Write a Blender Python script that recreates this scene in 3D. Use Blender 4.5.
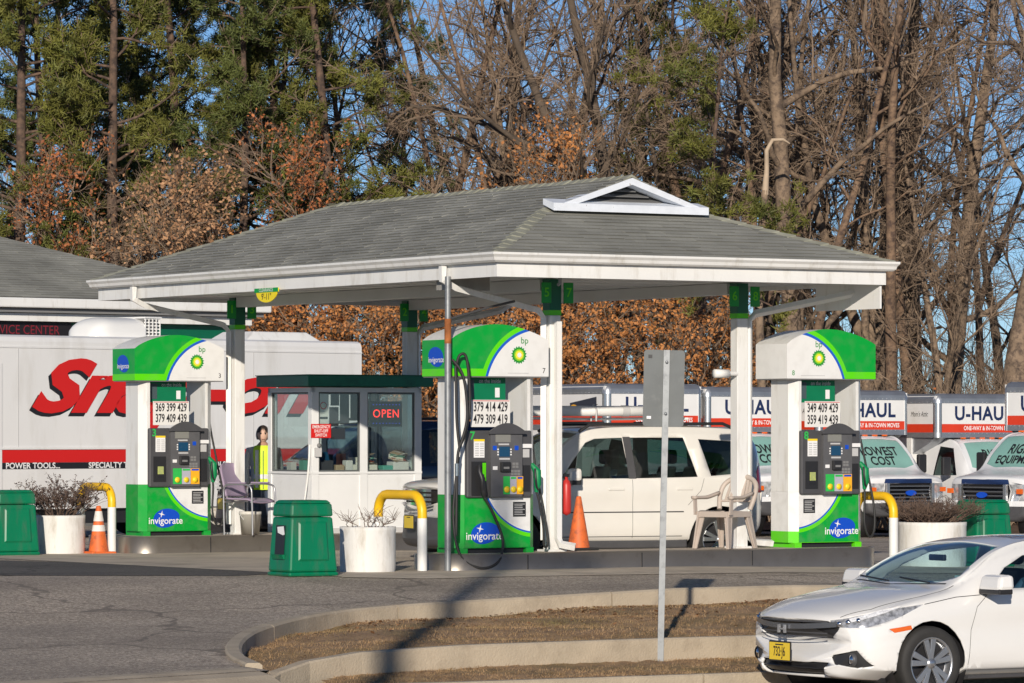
import bpy, bmesh, math, random
import numpy as np
from mathutils import Vector, Matrix

for o in list(bpy.data.objects): bpy.data.objects.remove(o, do_unlink=True)
scene = bpy.context.scene
COL = scene.collection
R = math.radians

# ---------------------------------------------------------------- camera
cd = bpy.data.cameras.new('camera'); cam = bpy.data.objects.new('camera', cd); COL.objects.link(cam)
FPX = 4200.0; EYE = 1.6
cd.sensor_width = 36.0; cd.lens = FPX / 1024 * 36.0
cd.shift_y = (430 - 341.5) / 1024
cd.clip_start = 1.0; cd.clip_end = 3000
cam.location = (0, 0, EYE); cam.rotation_euler = (R(90), 0, 0)
scene.camera = cam
# ---------------------------------------------------------------- sky, sun, exposure
SUN_EL = R(16.6); SUN_AZ = R(4.8)
w = bpy.data.worlds.new('World'); scene.world = w; w.use_nodes = True
wn = w.node_tree; bg = wn.nodes['Background']
sky = wn.nodes.new('ShaderNodeTexSky'); sky.sky_type = 'NISHITA'; sky.sun_disc = False
sky.sun_elevation = SUN_EL; sky.sun_rotation = R(180) + SUN_AZ
sky.altitude = 4200; sky.air_density = 1.0; sky.dust_density = 0.0; sky.ozone_density = 4.2
wn.links.new(sky.outputs[0], bg.inputs[0]); bg.inputs[1].default_value = 0.085
sd = bpy.data.lights.new('sun', 'SUN'); sun = bpy.data.objects.new('sun', sd); COL.objects.link(sun)
sd.energy = 4.5; sd.angle = R(0.53); sd.color = (1.0, 0.90, 0.77)
sun.rotation_euler = Vector((math.sin(SUN_AZ) * math.cos(SUN_EL), math.cos(SUN_AZ) * math.cos(SUN_EL), -math.sin(SUN_EL))).to_track_quat('-Z', 'Y').to_euler()
sun.location = (-6, -60, 25)
scene.view_settings.view_transform = 'Standard'; scene.view_settings.look = 'None'
scene.view_settings.exposure = 0.0; scene.view_settings.gamma = 1.0
try: scene.view_settings.use_curve_mapping = False
except Exception: pass

# ---------------------------------------------------------------- site frame: a runs along the fuel islands, b away from the road
TH = R(31); UX, UY = math.cos(TH), math.sin(TH)
P0 = (-0.6927, 47.727)
def W(a, b, z=0.0): return Vector((P0[0] + a * UX - b * UY, P0[1] + a * UY + b * UX, z))
def AB(x, y):
    x -= P0[0]; y -= P0[1]; return x * UX + y * UY, -x * UY + y * UX
def gz(a, b):
    z = -.02 * max(0, -(b + .8)) - .025 * max(0, -a) * min(1, max(0, -b / 4.6))
    return z - .02 * max(0, min(a, 60) - 3) - .006 * max(0, min(b, 60) - 8)
def gzw(x, y): return gz(*AB(x, y))
ROADZ = -.73

# ---------------------------------------------------------------- helpers: objects
def tag(o, label=None, cat=None, group=None, kind=None):
    if label: o['label'] = label
    if cat: o['category'] = cat
    if group: o['group'] = group
    if kind: o['kind'] = kind
    return o
def thing(name, label, cat, loc=(0, 0, 0), rz=0.0, group=None):
    o = bpy.data.objects.new(name, None); COL.objects.link(o)
    o.empty_display_size = .2; o.location = loc; o.rotation_euler = (0, 0, rz)
    return tag(o, label, cat, group)
def link(name, me, m=None, parent=None, loc=None, rz=0.0, bevel=0, label=None):
    o = bpy.data.objects.new(name, me); COL.objects.link(o)
    if m is not None and not me.materials: me.materials.append(m)
    if parent: o.parent = parent
    if loc is not None: o.location = loc
    if rz: o.rotation_euler = (0, 0, rz)
    if bevel:
        b = o.modifiers.new('bevel', 'BEVEL'); b.width = bevel; b.segments = 2; b.limit_method = 'ANGLE'; b.angle_limit = R(40)
    if label: o['label'] = label
    return o
def copy_tree(o, parent=None):
    c = o.copy(); COL.objects.link(c)
    if parent: c.parent = parent
    for ch in list(o.children): copy_tree(ch, c)
    return c

class MB:
    """collects simple shapes into one mesh"""
    def __init__(s): s.v = []; s.f = []; s.sm = []
    def _add(s, vs, fs, smooth=False):
        n = len(s.v); s.v += [tuple(p) for p in vs]
        for f in fs: s.f.append(tuple(i + n for i in f)); s.sm.append(smooth)
        return s
    def box(s, x0, y0, z0, x1, y1, z1):
        v = [(x0, y0, z0), (x1, y0, z0), (x1, y1, z0), (x0, y1, z0), (x0, y0, z1), (x1, y0, z1), (x1, y1, z1), (x0, y1, z1)]
        return s._add(v, [(3, 2, 1, 0), (4, 5, 6, 7), (0, 1, 5, 4), (1, 2, 6, 5), (2, 3, 7, 6), (3, 0, 4, 7)])
    def hexa(s, p):                       # eight corners, bottom ring then top ring
        return s._add(p, [(3, 2, 1, 0), (4, 5, 6, 7), (0, 1, 5, 4), (1, 2, 6, 5), (2, 3, 7, 6), (3, 0, 4, 7)])
    def poly(s, pts, smooth=False): return s._add(pts, [tuple(range(len(pts)))], smooth)
    def prism(s, poly, d0, d1, axis='z', smooth=False):
        n = len(poly)
        def m(p, d): return {'z': (p[0], p[1], d), 'y': (p[0], d, p[1]), 'x': (d, p[0], p[1])}[axis]
        v = [m(p, d0) for p in poly] + [m(p, d1) for p in poly]
        s._add(v, [tuple(range(n - 1, -1, -1)), tuple(range(n, 2 * n))])
        return s._add(v, [(i, (i + 1) % n, n + (i + 1) % n, n + i) for i in range(n)], smooth)
    def tube(s, pts, r, k=8, cap=True, smooth=True):
        pts = [Vector(p) for p in pts]; n = len(pts)
        rr = r if hasattr(r, '__len__') else [r] * n
        vs = []; up = None
        for i, p in enumerate(pts):
            d = (pts[min(i + 1, n - 1)] - pts[max(i - 1, 0)])
            d = d.normalized() if d.length > 1e-9 else Vector((0, 0, 1))
            if up is None: up = Vector((0, 0, 1)) if abs(d.z) < .9 else Vector((1, 0, 0))
            a = (up - d * up.dot(d)); a = a.normalized() if a.length > 1e-6 else d.orthogonal().normalized(); b = d.cross(a); up = a
            for j in range(k):
                t = 2 * math.pi * (j + .5) / k; vs.append(p + (a * math.cos(t) + b * math.sin(t)) * rr[i])
        fs = [(i * k + j, i * k + (j + 1) % k, (i + 1) * k + (j + 1) % k, (i + 1) * k + j) for i in range(n - 1) for j in range(k)]
        s._add(vs, fs, smooth)
        if cap: s._add(vs[:k], [tuple(range(k - 1, -1, -1))]); s._add(vs[-k:], [tuple(range(k))])
        return s
    def lathe(s, prof, k=24, c=(0, 0, 0), axis='z', smooth=True):
        vs = []
        for r, h in prof:
            for j in range(k):
                t = 2 * math.pi * j / k; x, y = r * math.cos(t), r * math.sin(t)
                p = {'z': (x, y, h), 'y': (x, h, y), 'x': (h, x, y)}[axis]
                vs.append((p[0] + c[0], p[1] + c[1], p[2] + c[2]))
        fs = [(i * k + j, i * k + (j + 1) % k, (i + 1) * k + (j + 1) % k, (i + 1) * k + j) for i in range(len(prof) - 1) for j in range(k)]
        return s._add(vs, fs, smooth)
    def grid(s, fn, nu, nv, smooth=True):
        vs = [fn(i / nu, j / nv) for i in range(nu + 1) for j in range(nv + 1)]
        return s._add(vs, [(i * (nv + 1) + j, (i + 1) * (nv + 1) + j, (i + 1) * (nv + 1) + j + 1, i * (nv + 1) + j + 1) for i in range(nu) for j in range(nv)], smooth)
    def mesh(s, name='m', fix=True):
        me = bpy.data.meshes.new(name); me.from_pydata(s.v, [], s.f)
        me.polygons.foreach_set('use_smooth', s.sm)
        if fix:
            bm = bmesh.new(); bm.from_mesh(me); bmesh.ops.recalc_face_normals(bm, faces=bm.faces); bm.to_mesh(me); bm.free()
        me.update(); return me
    def build(s, name, m, parent=None, **k): return link(name, s.mesh(name), m, parent, **k)

def B(parent, name, m, *b, bevel=0, label=None):
    return MB().box(*b).build(name, m, parent, bevel=bevel, label=label)

TXT = {}
def text_mesh(t, size, shear=0.0, bold=0.0, align='CENTER', sx=1.0, spacing=1.0):
    c = bpy.data.curves.new('lettering', 'FONT'); c.body = t; c.size = size; c.shear = shear; c.offset = bold
    c.align_x = align; c.align_y = 'CENTER'; c.space_character = spacing; c.resolution_u = 3
    o = bpy.data.objects.new('t', c); COL.objects.link(o)
    me = bpy.data.meshes.new_from_object(o); bpy.data.objects.remove(o); bpy.data.curves.remove(c)
    me.transform(Matrix(((sx, 0, 0, 0), (0, 0, -1, 0), (0, 1, 0, 0), (0, 0, 0, 1))))   # lie in xz, facing -y
    return me
def text(parent, t, size, m, x, y, z, name='lettering', rot=None, **k):
    me = text_mesh(t, size, **k)
    if rot: me.transform(Matrix.Rotation(rot, 4, 'Z'))
    me.transform(Matrix.Translation((x, y, z)))
    me.materials.clear(); me.materials.append(m)
    return link(name, me, None, parent)

# ---------------------------------------------------------------- helpers: materials
def mat(name, col, rough=.5, metal=0.0, var=0.0, vs=3.0, col2=None, c2scale=2.0, c2lo=.5, c2hi=.7, bump=0.0, bs=60.0, coat=0.0, emis=None, es=0.0, spec=.5, streak=0.0):
    m = bpy.data.materials.new(name); m.use_nodes = True; nt = m.node_tree; bs_ = nt.nodes['Principled BSDF']
    bs_.inputs['Base Color'].default_value = (*col, 1); bs_.inputs['Roughness'].default_value = rough; bs_.inputs['Metallic'].default_value = metal
    bs_.inputs['Specular IOR Level'].default_value = spec
    if coat: bs_.inputs['Coat Weight'].default_value = coat; bs_.inputs['Coat Roughness'].default_value = .05
    if emis: bs_.inputs['Emission Color'].default_value = (*emis, 1); bs_.inputs['Emission Strength'].default_value = es
    tc = nt.nodes.new('ShaderNodeTexCoord'); out = None
    if var or col2 or bump:
        src = tc.outputs['Object']
        if streak:          # dirt that runs downwards
            mp = nt.nodes.new('ShaderNodeMapping'); mp.inputs['Scale'].default_value = (1, 1, streak); nt.links.new(src, mp.inputs['Vector']); src = mp.outputs[0]
    if var or col2:
        cur = None
        if col2:
            n = nt.nodes.new('ShaderNodeTexNoise'); n.inputs['Scale'].default_value = c2scale; n.inputs['Detail'].default_value = 8; n.inputs['Roughness'].default_value = .65; nt.links.new(src, n.inputs['Vector'])
            r = nt.nodes.new('ShaderNodeMapRange'); r.inputs[1].default_value = c2lo; r.inputs[2].default_value = c2hi; nt.links.new(n.outputs['Fac'], r.inputs[0])
            mx = nt.nodes.new('ShaderNodeMix'); mx.data_type = 'RGBA'; mx.inputs[6].default_value = (*col, 1); mx.inputs[7].default_value = (*col2, 1); nt.links.new(r.outputs[0], mx.inputs[0]); cur = mx.outputs[2]
        if var:
            n = nt.nodes.new('ShaderNodeTexNoise'); n.inputs['Scale'].default_value = vs; n.inputs['Detail'].default_value = 6; nt.links.new(src, n.inputs['Vector'])
            r = nt.nodes.new('ShaderNodeMapRange'); r.inputs[1].default_value = .25; r.inputs[2].default_value = .75; r.inputs[3].default_value = 1 - var; r.inputs[4].default_value = 1 + var; nt.links.new(n.outputs['Fac'], r.inputs[0])
            mx = nt.nodes.new('ShaderNodeMix'); mx.data_type = 'RGBA'; mx.blend_type = 'MULTIPLY'; mx.inputs[0].default_value = 1
            if cur: nt.links.new(cur, mx.inputs[6])
            else: mx.inputs[6].default_value = (*col, 1)
            nt.links.new(r.outputs[0], mx.inputs[7]); cur = mx.outputs[2]
        nt.links.new(cur, bs_.inputs['Base Color'])
    if bump:
        n = nt.nodes.new('ShaderNodeTexNoise'); n.inputs['Scale'].default_value = bs; n.inputs['Detail'].default_value = 4; nt.links.new(src, n.inputs['Vector'])
        b = nt.nodes.new('ShaderNodeBump'); b.inputs['Strength'].default_value = bump; b.inputs['Distance'].default_value = .02; nt.links.new(n.outputs['Fac'], b.inputs['Height']); nt.links.new(b.outputs[0], bs_.inputs['Normal'])
    return m
def glass(name, tint=(.75, .85, .85), rough=.02, mixf=.75):
    """thin window glass: part see-through tint, part mirror"""
    m = bpy.data.materials.new(name); m.use_nodes = True; nt = m.node_tree; nt.nodes.clear()
    o = nt.nodes.new('ShaderNodeOutputMaterial'); t = nt.nodes.new('ShaderNodeBsdfTransparent'); t.inputs[0].default_value = (*tint, 1)
    g = nt.nodes.new('ShaderNodeBsdfGlossy'); g.inputs['Roughness'].default_value = rough; g.inputs[0].default_value = (1, 1, 1, 1)
    fr = nt.nodes.new('ShaderNodeFresnel'); ge = nt.nodes.new('ShaderNodeNewGeometry'); io = nt.nodes.new('ShaderNodeMapRange')
    io.inputs[3].default_value = 1.5; io.inputs[4].default_value = 1 / 1.5; nt.links.new(ge.outputs['Backfacing'], io.inputs[0]); nt.links.new(io.outputs[0], fr.inputs[0])   # same reflection from both sides of the pane
    mx = nt.nodes.new('ShaderNodeMixShader'); ml = nt.nodes.new('ShaderNodeMath'); ml.operation = 'MULTIPLY_ADD'; ml.inputs[1].default_value = 1.1; ml.inputs[2].default_value = .03
    nt.links.new(fr.outputs[0], ml.inputs[0]); nt.links.new(ml.outputs[0], mx.inputs[0]); nt.links.new(t.outputs[0], mx.inputs[1]); nt.links.new(g.outputs[0], mx.inputs[2]); nt.links.new(mx.outputs[0], o.inputs[0])
    return m

class NT:
    """tiny node expression helper for printed graphics (object coordinates)"""
    def __init__(s, name, rough=.35):
        s.m = bpy.data.materials.new(name); s.m.use_nodes = True; s.nt = s.m.node_tree; s.b = s.nt.nodes['Principled BSDF']; s.b.inputs['Roughness'].default_value = rough
        tc = s.nt.nodes.new('ShaderNodeTexCoord'); sp = s.nt.nodes.new('ShaderNodeSeparateXYZ'); s.nt.links.new(tc.outputs['Object'], sp.inputs[0]); s.x, s.y, s.z = sp.outputs; s.obj = tc.outputs['Object']
    def op(s, o, a, b=None):
        n = s.nt.nodes.new('ShaderNodeMath'); n.operation = o
        for i, q in enumerate((a, b)):
            if q is None: continue
            if isinstance(q, (int, float)): n.inputs[i].default_value = q
            else: s.nt.links.new(q, n.inputs[i])
        return n.outputs[0]
    def dist(s, cx, cz, sx=1.0, sz=1.0):
        dx = s.op('MULTIPLY', s.op('SUBTRACT', s.x, cx), 1 / sx); dz = s.op('MULTIPLY', s.op('SUBTRACT', s.z, cz), 1 / sz)
        return s.op('SQRT', s.op('ADD', s.op('MULTIPLY', dx, dx), s.op('MULTIPLY', dz, dz)))
    def mix(s, f, a, b):
        n = s.nt.nodes.new('ShaderNodeMix'); n.data_type = 'RGBA'; s.nt.links.new(f, n.inputs[0])
        for i, q in ((6, a), (7, b)):
            if isinstance(q, tuple): n.inputs[i].default_value = (*q, 1)
            else: s.nt.links.new(q, n.inputs[i])
        return n.outputs[2]
    def done(s, c): s.nt.links.new(c, s.b.inputs['Base Color']); return s.m
    def grime(s, c, amt=.12, sc=4.0):
        n = s.nt.nodes.new('ShaderNodeTexNoise'); n.inputs['Scale'].default_value = sc; n.inputs['Detail'].default_value = 7; s.nt.links.new(s.obj, n.inputs['Vector'])
        f = s.op('MULTIPLY', s.op('SUBTRACT', n.outputs['Fac'], .45), amt * 4); f = s.op('MAXIMUM', s.op('MINIMUM', f, amt * 1.5), 0)
        return s.mix(f, c, (.25, .23, .2))

WHITE = mat('white_paint', (.78, .78, .76), .4, var=.05, vs=2)
WMETAL = mat('white_sheet_metal', (.76, .76, .74), .38, var=.06, vs=1.3, col2=(.50, .47, .41), c2scale=7, c2lo=.52, c2hi=.85, streak=.22)
SOFFIT = mat('soffit_white', (.62, .63, .62), .5, var=.08, vs=1.5)
GREEN = mat('bp_green', (.0, .30, .04), .35, var=.05)
LIME = mat('lime_green', (.10, .62, .0), .35)
DKGREEN = mat('dark_green_paint', (.0, .11, .055), .4, var=.1)
BLUE = mat('logo_blue', (.005, .07, .52), .35)
YELLOW = mat('yellow_paint', (.85, .50, .01), .4, var=.1, vs=5, col2=(.5, .28, .02), c2scale=9, c2lo=.62, c2hi=.78)
BLACK = mat('black_plastic', (.02, .02, .022), .45)
RUBBER = mat('black_rubber', (.022, .022, .022), .6)
DGREY = mat('dark_grey_plastic', (.065, .065, .07), .5, var=.1, vs=8)
MGREY = mat('mid_grey_plastic', (.2, .2, .2), .5)
LGREY = mat('light_grey', (.5, .5, .5), .5)
GALV = mat('galvanised_steel', (.27, .285, .295), .45, .45, var=.12, vs=6, col2=(.19, .2, .21), c2scale=14)
STEEL = mat('stainless_steel', (.30, .27, .23), .36, .75, var=.12, vs=3, col2=(.2, .17, .14), c2scale=5, c2lo=.55, c2hi=.8)
CHROME = mat('chrome', (.75, .75, .77), .12, 1.0)
RED = mat('red_print', (.62, .015, .012), .4)
SCREEN = mat('screen_blue', (.01, .06, .13), .15)
SIGNW = mat('white_sticker', (.8, .8, .8), .4)
INK = mat('black_ink', (.015, .015, .018), .5)
WINGLASS = glass('window_glass', (.90, .94, .93))

# ================================================================ THE SETTING
rnd = random.Random(7)
def asphalt(name, base, lightest, stain):
    m = bpy.data.materials.new(name); m.use_nodes = True; nt = m.node_tree; b = nt.nodes['Principled BSDF']; L = nt.links
    tc = nt.nodes.new('ShaderNodeTexCoord')
    def noise(sc, det, rough=.6):
        n = nt.nodes.new('ShaderNodeTexNoise'); n.inputs['Scale'].default_value = sc; n.inputs['Detail'].default_value = det; n.inputs['Roughness'].default_value = rough; L.new(tc.outputs['Object'], n.inputs['Vector']); return n.outputs['Fac']
    def rng(f, a, c, lo=0., hi=1.):
        r = nt.nodes.new('ShaderNodeMapRange'); r.inputs[1].default_value = a; r.inputs[2].default_value = c; r.inputs[3].default_value = lo; r.inputs[4].default_value = hi; L.new(f, r.inputs[0]); return r.outputs[0]
    def mix(f, a, c, bl='MIX'):
        n = nt.nodes.new('ShaderNodeMix'); n.data_type = 'RGBA'; n.blend_type = bl
        if isinstance(f, float): n.inputs[0].default_value = f
        else: L.new(f, n.inputs[0])
        for i, q in ((6, a), (7, c)):
            if isinstance(q, tuple): n.inputs[i].default_value = (*q, 1)
            else: L.new(q, n.inputs[i])
        return n.outputs[2]
    v = nt.nodes.new('ShaderNodeTexVoronoi'); v.inputs['Scale'].default_value = 55; L.new(tc.outputs['Object'], v.inputs['Vector'])
    sep = nt.nodes.new('ShaderNodeSeparateColor'); L.new(v.outputs['Color'], sep.inputs[0])
    c = mix(rng(sep.outputs[0], .35, 1.), base, lightest)
    c = mix(rng(noise(.35, 8), .42, .68), c, mix(.5, c, stain))
    c = mix(rng(noise(2.2, 6), .58, .75), c, mix(.35, c, stain))
    w_ = nt.nodes.new('ShaderNodeTexWave'); w_.wave_type = 'BANDS'; w_.bands_direction = 'Y'; w_.inputs['Scale'].default_value = .16; w_.inputs['Distortion'].default_value = 9; w_.inputs['Detail'].default_value = 4; L.new(tc.outputs['Object'], w_.inputs['Vector'])
    c = mix(rng(w_.outputs['Fac'], .992, 1., 0, .25), c, stain)
    # oil spots and fine cracks
    c = mix(rng(noise(1.1, 3, .5), .70, .76, 0, .55), c, stain)
    wv = nt.nodes.new('ShaderNodeTexNoise'); wv.inputs['Scale'].default_value = .8; wv.inputs['Detail'].default_value = 5; L.new(tc.outputs['Object'], wv.inputs['Vector'])
    ad = nt.nodes.new('ShaderNodeVectorMath'); ad.operation = 'MULTIPLY_ADD'; ad.inputs[1].default_value = (1.6, 1.6, 0); L.new(wv.outputs['Color'], ad.inputs[0]); L.new(tc.outputs['Object'], ad.inputs[2])
    cv = nt.nodes.new('ShaderNodeTexVoronoi'); cv.feature = 'DISTANCE_TO_EDGE'; cv.inputs['Scale'].default_value = .22; L.new(ad.outputs[0], cv.inputs['Vector'])
    c = mix(rng(cv.outputs['Distance'], .004, .010, .75, 0), c, stain)
    L.new(c, b.inputs['Base Color']); b.inputs['Roughness'].default_value = .85
    bp = nt.nodes.new('ShaderNodeBump'); bp.inputs['Strength'].default_value = .55; bp.inputs['Distance'].default_value = .015; L.new(v.outputs['Distance'], bp.inputs['Height']); L.new(bp.outputs[0], b.inputs['Normal'])
    return m
ASPH = asphalt('worn_asphalt', (.29, .238, .186), (.74, .63, .50), (.16, .134, .106))
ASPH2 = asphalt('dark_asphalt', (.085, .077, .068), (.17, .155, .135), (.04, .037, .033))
CONC = mat('old_concrete', (.50, .43, .34), .85, var=.18, vs=1.6, col2=(.30, .255, .20), c2scale=1.1, c2lo=.48, c2hi=.72, bump=.25, bs=70)
KERB = mat('kerb_concrete', (.44, .37, .275), .85, var=.14, vs=2.5, col2=(.32, .26, .19), c2scale=3.0, c2lo=.5, c2hi=.75, bump=.35, bs=50)
SOIL = mat('dry_grass_soil', (.34, .215, .115), .95, var=.35, vs=5, col2=(.24, .17, .075), c2scale=1.3, c2lo=.45, c2hi=.65, bump=1.0, bs=35)
STRAW = mat('dry_grass', (.40, .26, .135), .9, var=.4, vs=2.5, col2=(.16, .15, .045), c2scale=1.1, c2lo=.52, c2hi=.7)
LITTER = mat('leaf_litter', (.26, .13, .055), .9, var=.4, vs=9)
FOREST = mat('forest_floor', (.13, .075, .04), .95, var=.4, vs=2, bump=1, bs=4)

KPATH = [(30, -4.55), (1.38, -4.56), (-.84, -4.66), (-2.9, -4.78), (-3.7, -4.92), (-4.3, -5.15), (-5.0, -5.66), (-5.7, -6.36), (-6.3, -7.10), (-6.95, -8.13), (-7.45, -9.15), (-7.75, -10.05)]
def smooth_path(p, n=6):
    out = []
    for i in range(len(p) - 1):
        a, b, c, d = p[max(i - 1, 0)], p[i], p[i + 1], p[min(i + 2, len(p) - 1)]
        for k in range(n):
            t = k / n
            out.append(tuple(.5 * ((2 * b[j]) + (-a[j] + c[j]) * t + (2 * a[j] - 5 * b[j] + 4 * c[j] - d[j]) * t * t + (-a[j] + 3 * b[j] - 3 * c[j] + d[j]) * t ** 3) for j in range(len(b))))
    return out + [p[-1]]
KS = smooth_path(KPATH[1:], 6); KS = [KPATH[0]] + KS
BED = KS + [(-7.75, -10.95), (30, -10.95)]
def inside(poly, a, b):
    r = False; j = len(poly) - 1
    for i in range(len(poly)):
        if (poly[i][1] > b) != (poly[j][1] > b) and a < (poly[j][0] - poly[i][0]) * (b - poly[i][1]) / (poly[j][1] - poly[i][1]) + poly[i][0]: r = not r
        j = i
    return r
def lst(*seg):
    o = []
    for x0, x1, s in seg:
        n = max(1, round((x1 - x0) / s)); o += [x0 + (x1 - x0) * i / n for i in range(n)]
    return o + [seg[-1][1]]
As = lst((-500, -60, 110), (-60, -12, 6), (-12, 3, .11), (3, 32, .8), (32, 60, 4), (60, 700, 160))
Bs = lst((-10.45, -4.3, .11), (-4.3, 12, .6), (12, 60, 4), (60, 1200, 150))
def zg(a, b):
    z = gz(a, b)
    return z - .6 if (b < -4.3 and inside(BED, a, b)) else z
mb = MB()
mb.v = [tuple(W(a, b, zg(a, b))) for a in As for b in Bs]; nb = len(Bs)
mb.f = [(i * nb + j, (i + 1) * nb + j, (i + 1) * nb + j + 1, i * nb + j + 1) for i in range(len(As) - 1) for j in range(nb - 1)]; mb.sm = [False] * len(mb.f)
tag(link('ground', mb.mesh(fix=False), ASPH), 'worn grey asphalt of the filling station yard and driveway', 'asphalt', kind='structure')
# concrete pad round the fuel islands, dark patch, forest floor, road
def sheet(name, poly, m, dz, label, cat, n=24, kind='structure'):
    a0, a1 = min(p[0] for p in poly), max(p[0] for p in poly); b0, b1 = min(p[1] for p in poly), max(p[1] for p in poly)
    bm = bmesh.new(); bm.faces.new([bm.verts.new((p[0], p[1], 0)) for p in poly])
    for i in range(1, n):
        bmesh.ops.bisect_plane(bm, geom=bm.verts[:] + bm.edges[:] + bm.faces[:], plane_co=(a0 + (a1 - a0) * i / n, 0, 0), plane_no=(1, 0, 0))
        bmesh.ops.bisect_plane(bm, geom=bm.verts[:] + bm.edges[:] + bm.faces[:], plane_co=(0, b0 + (b1 - b0) * i / n, 0), plane_no=(0, 1, 0))
    for v in bm.verts:
        a, b = v.co.x, v.co.y; v.co = W(a, b, gz(a, b) + dz)
    me = bpy.data.meshes.new(name); bm.to_mesh(me); bm.free()
    for p in me.polygons:
        if p.normal.z < 0: p.flip()
    return tag(link(name, me, m), label, cat, kind=kind)
sheet('concrete_pad', [(-1.9, -1.0), (-1.2, -1.55), (3.0, -1.9), (12, -1.9), (12, 12.5), (-2.6, 12.5), (-2.6, 7.0)], CONC, .006, 'stained tan concrete pad around the fuel islands', 'concrete')
sheet('darker_asphalt_area', [(-14, 6.6), (-3.4, 7.05), (-2.4, 5.0), (-1.9, .2), (-2.9, -.25), (-5.2, 1.2), (-9.5, 3.6), (-16, 5.2)], ASPH2, .004, 'darker area of asphalt left of the green bin', 'asphalt')  # asphalt coloured darker over this stretch of the yard
mb = MB(); xs = lst((-160, -30, 20), (-30, 60, 2), (60, 200, 20)); ys = lst((97, 130, 1.5), (130, 420, 30))
def fz(x, y): return gzw(x, y) + .02 + max(0, min(y - 97, 20)) * .02 + .12 * math.sin(x * .9 + y * .4)
mb.v = [(x, y, fz(x, y)) for x in xs for y in ys]; n = len(ys)
mb.f = [(i * n + j, (i + 1) * n + j, (i + 1) * n + j + 1, i * n + j + 1) for i in range(len(xs) - 1) for j in range(n - 1)]; mb.sm = [True] * len(mb.f)
tag(link('forest_floor', mb.mesh(fix=False), FOREST), 'brown leaf strewn ground under the trees', 'ground', kind='structure')
mb = MB(); mb.v = [tuple(W(a, b, z)) for a in (-400, 400) for b, z in ((-400, ROADZ), (-10.62, ROADZ), (-10.62, ROADZ - .6))]
mb.f = [(0, 3, 4, 1), (1, 4, 5, 2)]; mb.sm = [False] * 2
tag(link('road', mb.mesh(fix=False), ASPH), 'grey asphalt road in the foreground', 'road', kind='structure')
# driveway apron between yard and road
mb = MB(); aa = [-60 + i * .5 for i in range(102)] + [-8.9, -8.3, -7.9]
mb.v = [q for a in aa for q in (tuple(W(a, -10.12, gz(a, -10.12) + .008)), tuple(W(a, -10.30, gz(a, -10.3) + .010)), tuple(W(a, -10.64, gz(a, -10.64) - .02)), tuple(W(a, -11.6, ROADZ + .03)), tuple(W(a, -11.62, ROADZ - .3)))]
mb.f = [(i * 5 + j, (i + 1) * 5 + j, (i + 1) * 5 + j + 1, i * 5 + j + 1) for i in range(len(aa) - 1) for j in range(4)]; mb.sm = [False] * len(mb.f)
tag(link('driveway_apron', mb.mesh(), KERB), 'pale concrete apron where the driveway meets the road', 'concrete', kind='structure')

def sweep(path, prof):
    """path of (a,b,ztop); prof of (offset to the road side, dz); closed profile"""
    mb = MB(); n = len(path); k = len(prof); vs = []
    for i, (a, b, z) in enumerate(path):
        p, q = path[max(i - 1, 0)], path[min(i + 1, n - 1)]; dx, dy = q[0] - p[0], q[1] - p[1]; l = math.hypot(dx, dy); nx, ny = -dy / l, dx / l
        for o, dz in prof: vs.append(W(a + nx * o, b + ny * o, z + dz))
    mb._add(vs, [(i * k + j, i * k + (j + 1) % k, (i + 1) * k + (j + 1) % k, (i + 1) * k + j) for i in range(n - 1) for j in range(k)])
    mb._add(vs[:k], [tuple(range(k))]); mb._add(vs[-k:], [tuple(range(k))[::-1]])
    return mb
KPROF = [(-.07, -.6), (-.07, -.015), (-.055, 0), (.05, 0), (.075, -.02), (.09, -.6)]
def kerb_run(name, path, cuts, label):
    root = tag(thing(name, label, 'kerb'), kind='structure')
    seg = []; cur = [path[0]]; d = 0; L = 0
    for i in range(1, len(path)):
        p, q = path[i - 1], path[i]; l = math.hypot(q[0] - p[0], q[1] - p[1]); n = max(1, int(l / .35))
        for j in range(1, n + 1):
            t = j / n; r = tuple(p[k] + (q[k] - p[k]) * t for k in range(3)); cur.append(r); L += l / n
            if L > cuts and len(cur) > 1: seg.append(cur); cur = [r]; L = 0
    if len(cur) > 1: seg.append(cur)
    for s in seg:
        s = [list(p) for p in s]
        for e, f in ((0, 1), (-1, -2)):     # open a narrow joint
            l = math.hypot(s[f][0] - s[e][0], s[f][1] - s[e][1])
            for k in range(2): s[e][k] += (s[f][k] - s[e][k]) * .009 / l
        sweep([tuple(p) for p in s], KPROF).build('kerb_stone', KERB, root)
    return root
k1 = [(a, b, gz(a, b) + .03) for a, b in KS[1:]]
k1 = [(22, -4.55, gz(22, -4.55) + .03), (8, -4.55, gz(8, -4.55) + .03)] + k1
kerb_run('kerb', k1, 2.65, 'pale concrete kerb curving round the dry grass bed')
k2 = [(-7.55, -9.75, -.52), (-7.3, -9.55, -.46), (-6.9, -9.35, -.39), (-6.3, -9.2, -.335), (-5.2, -9.1, -.305), (-3, -9.06, -.30), (2, -9.06, -.31), (20, -9.06, -.4)]
kerb_run('kerb', k2, 6, 'lower concrete kerb between the grass bed and the narrow verge')
k3 = [(-7.6, -10.42, -.53), (-6, -10.42, -.54), (0, -10.42, -.555), (20, -10.42, -.6)]
kerb_run('kerb', k3, 4, 'road kerb at the bottom edge beside the white sedan')
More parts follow.
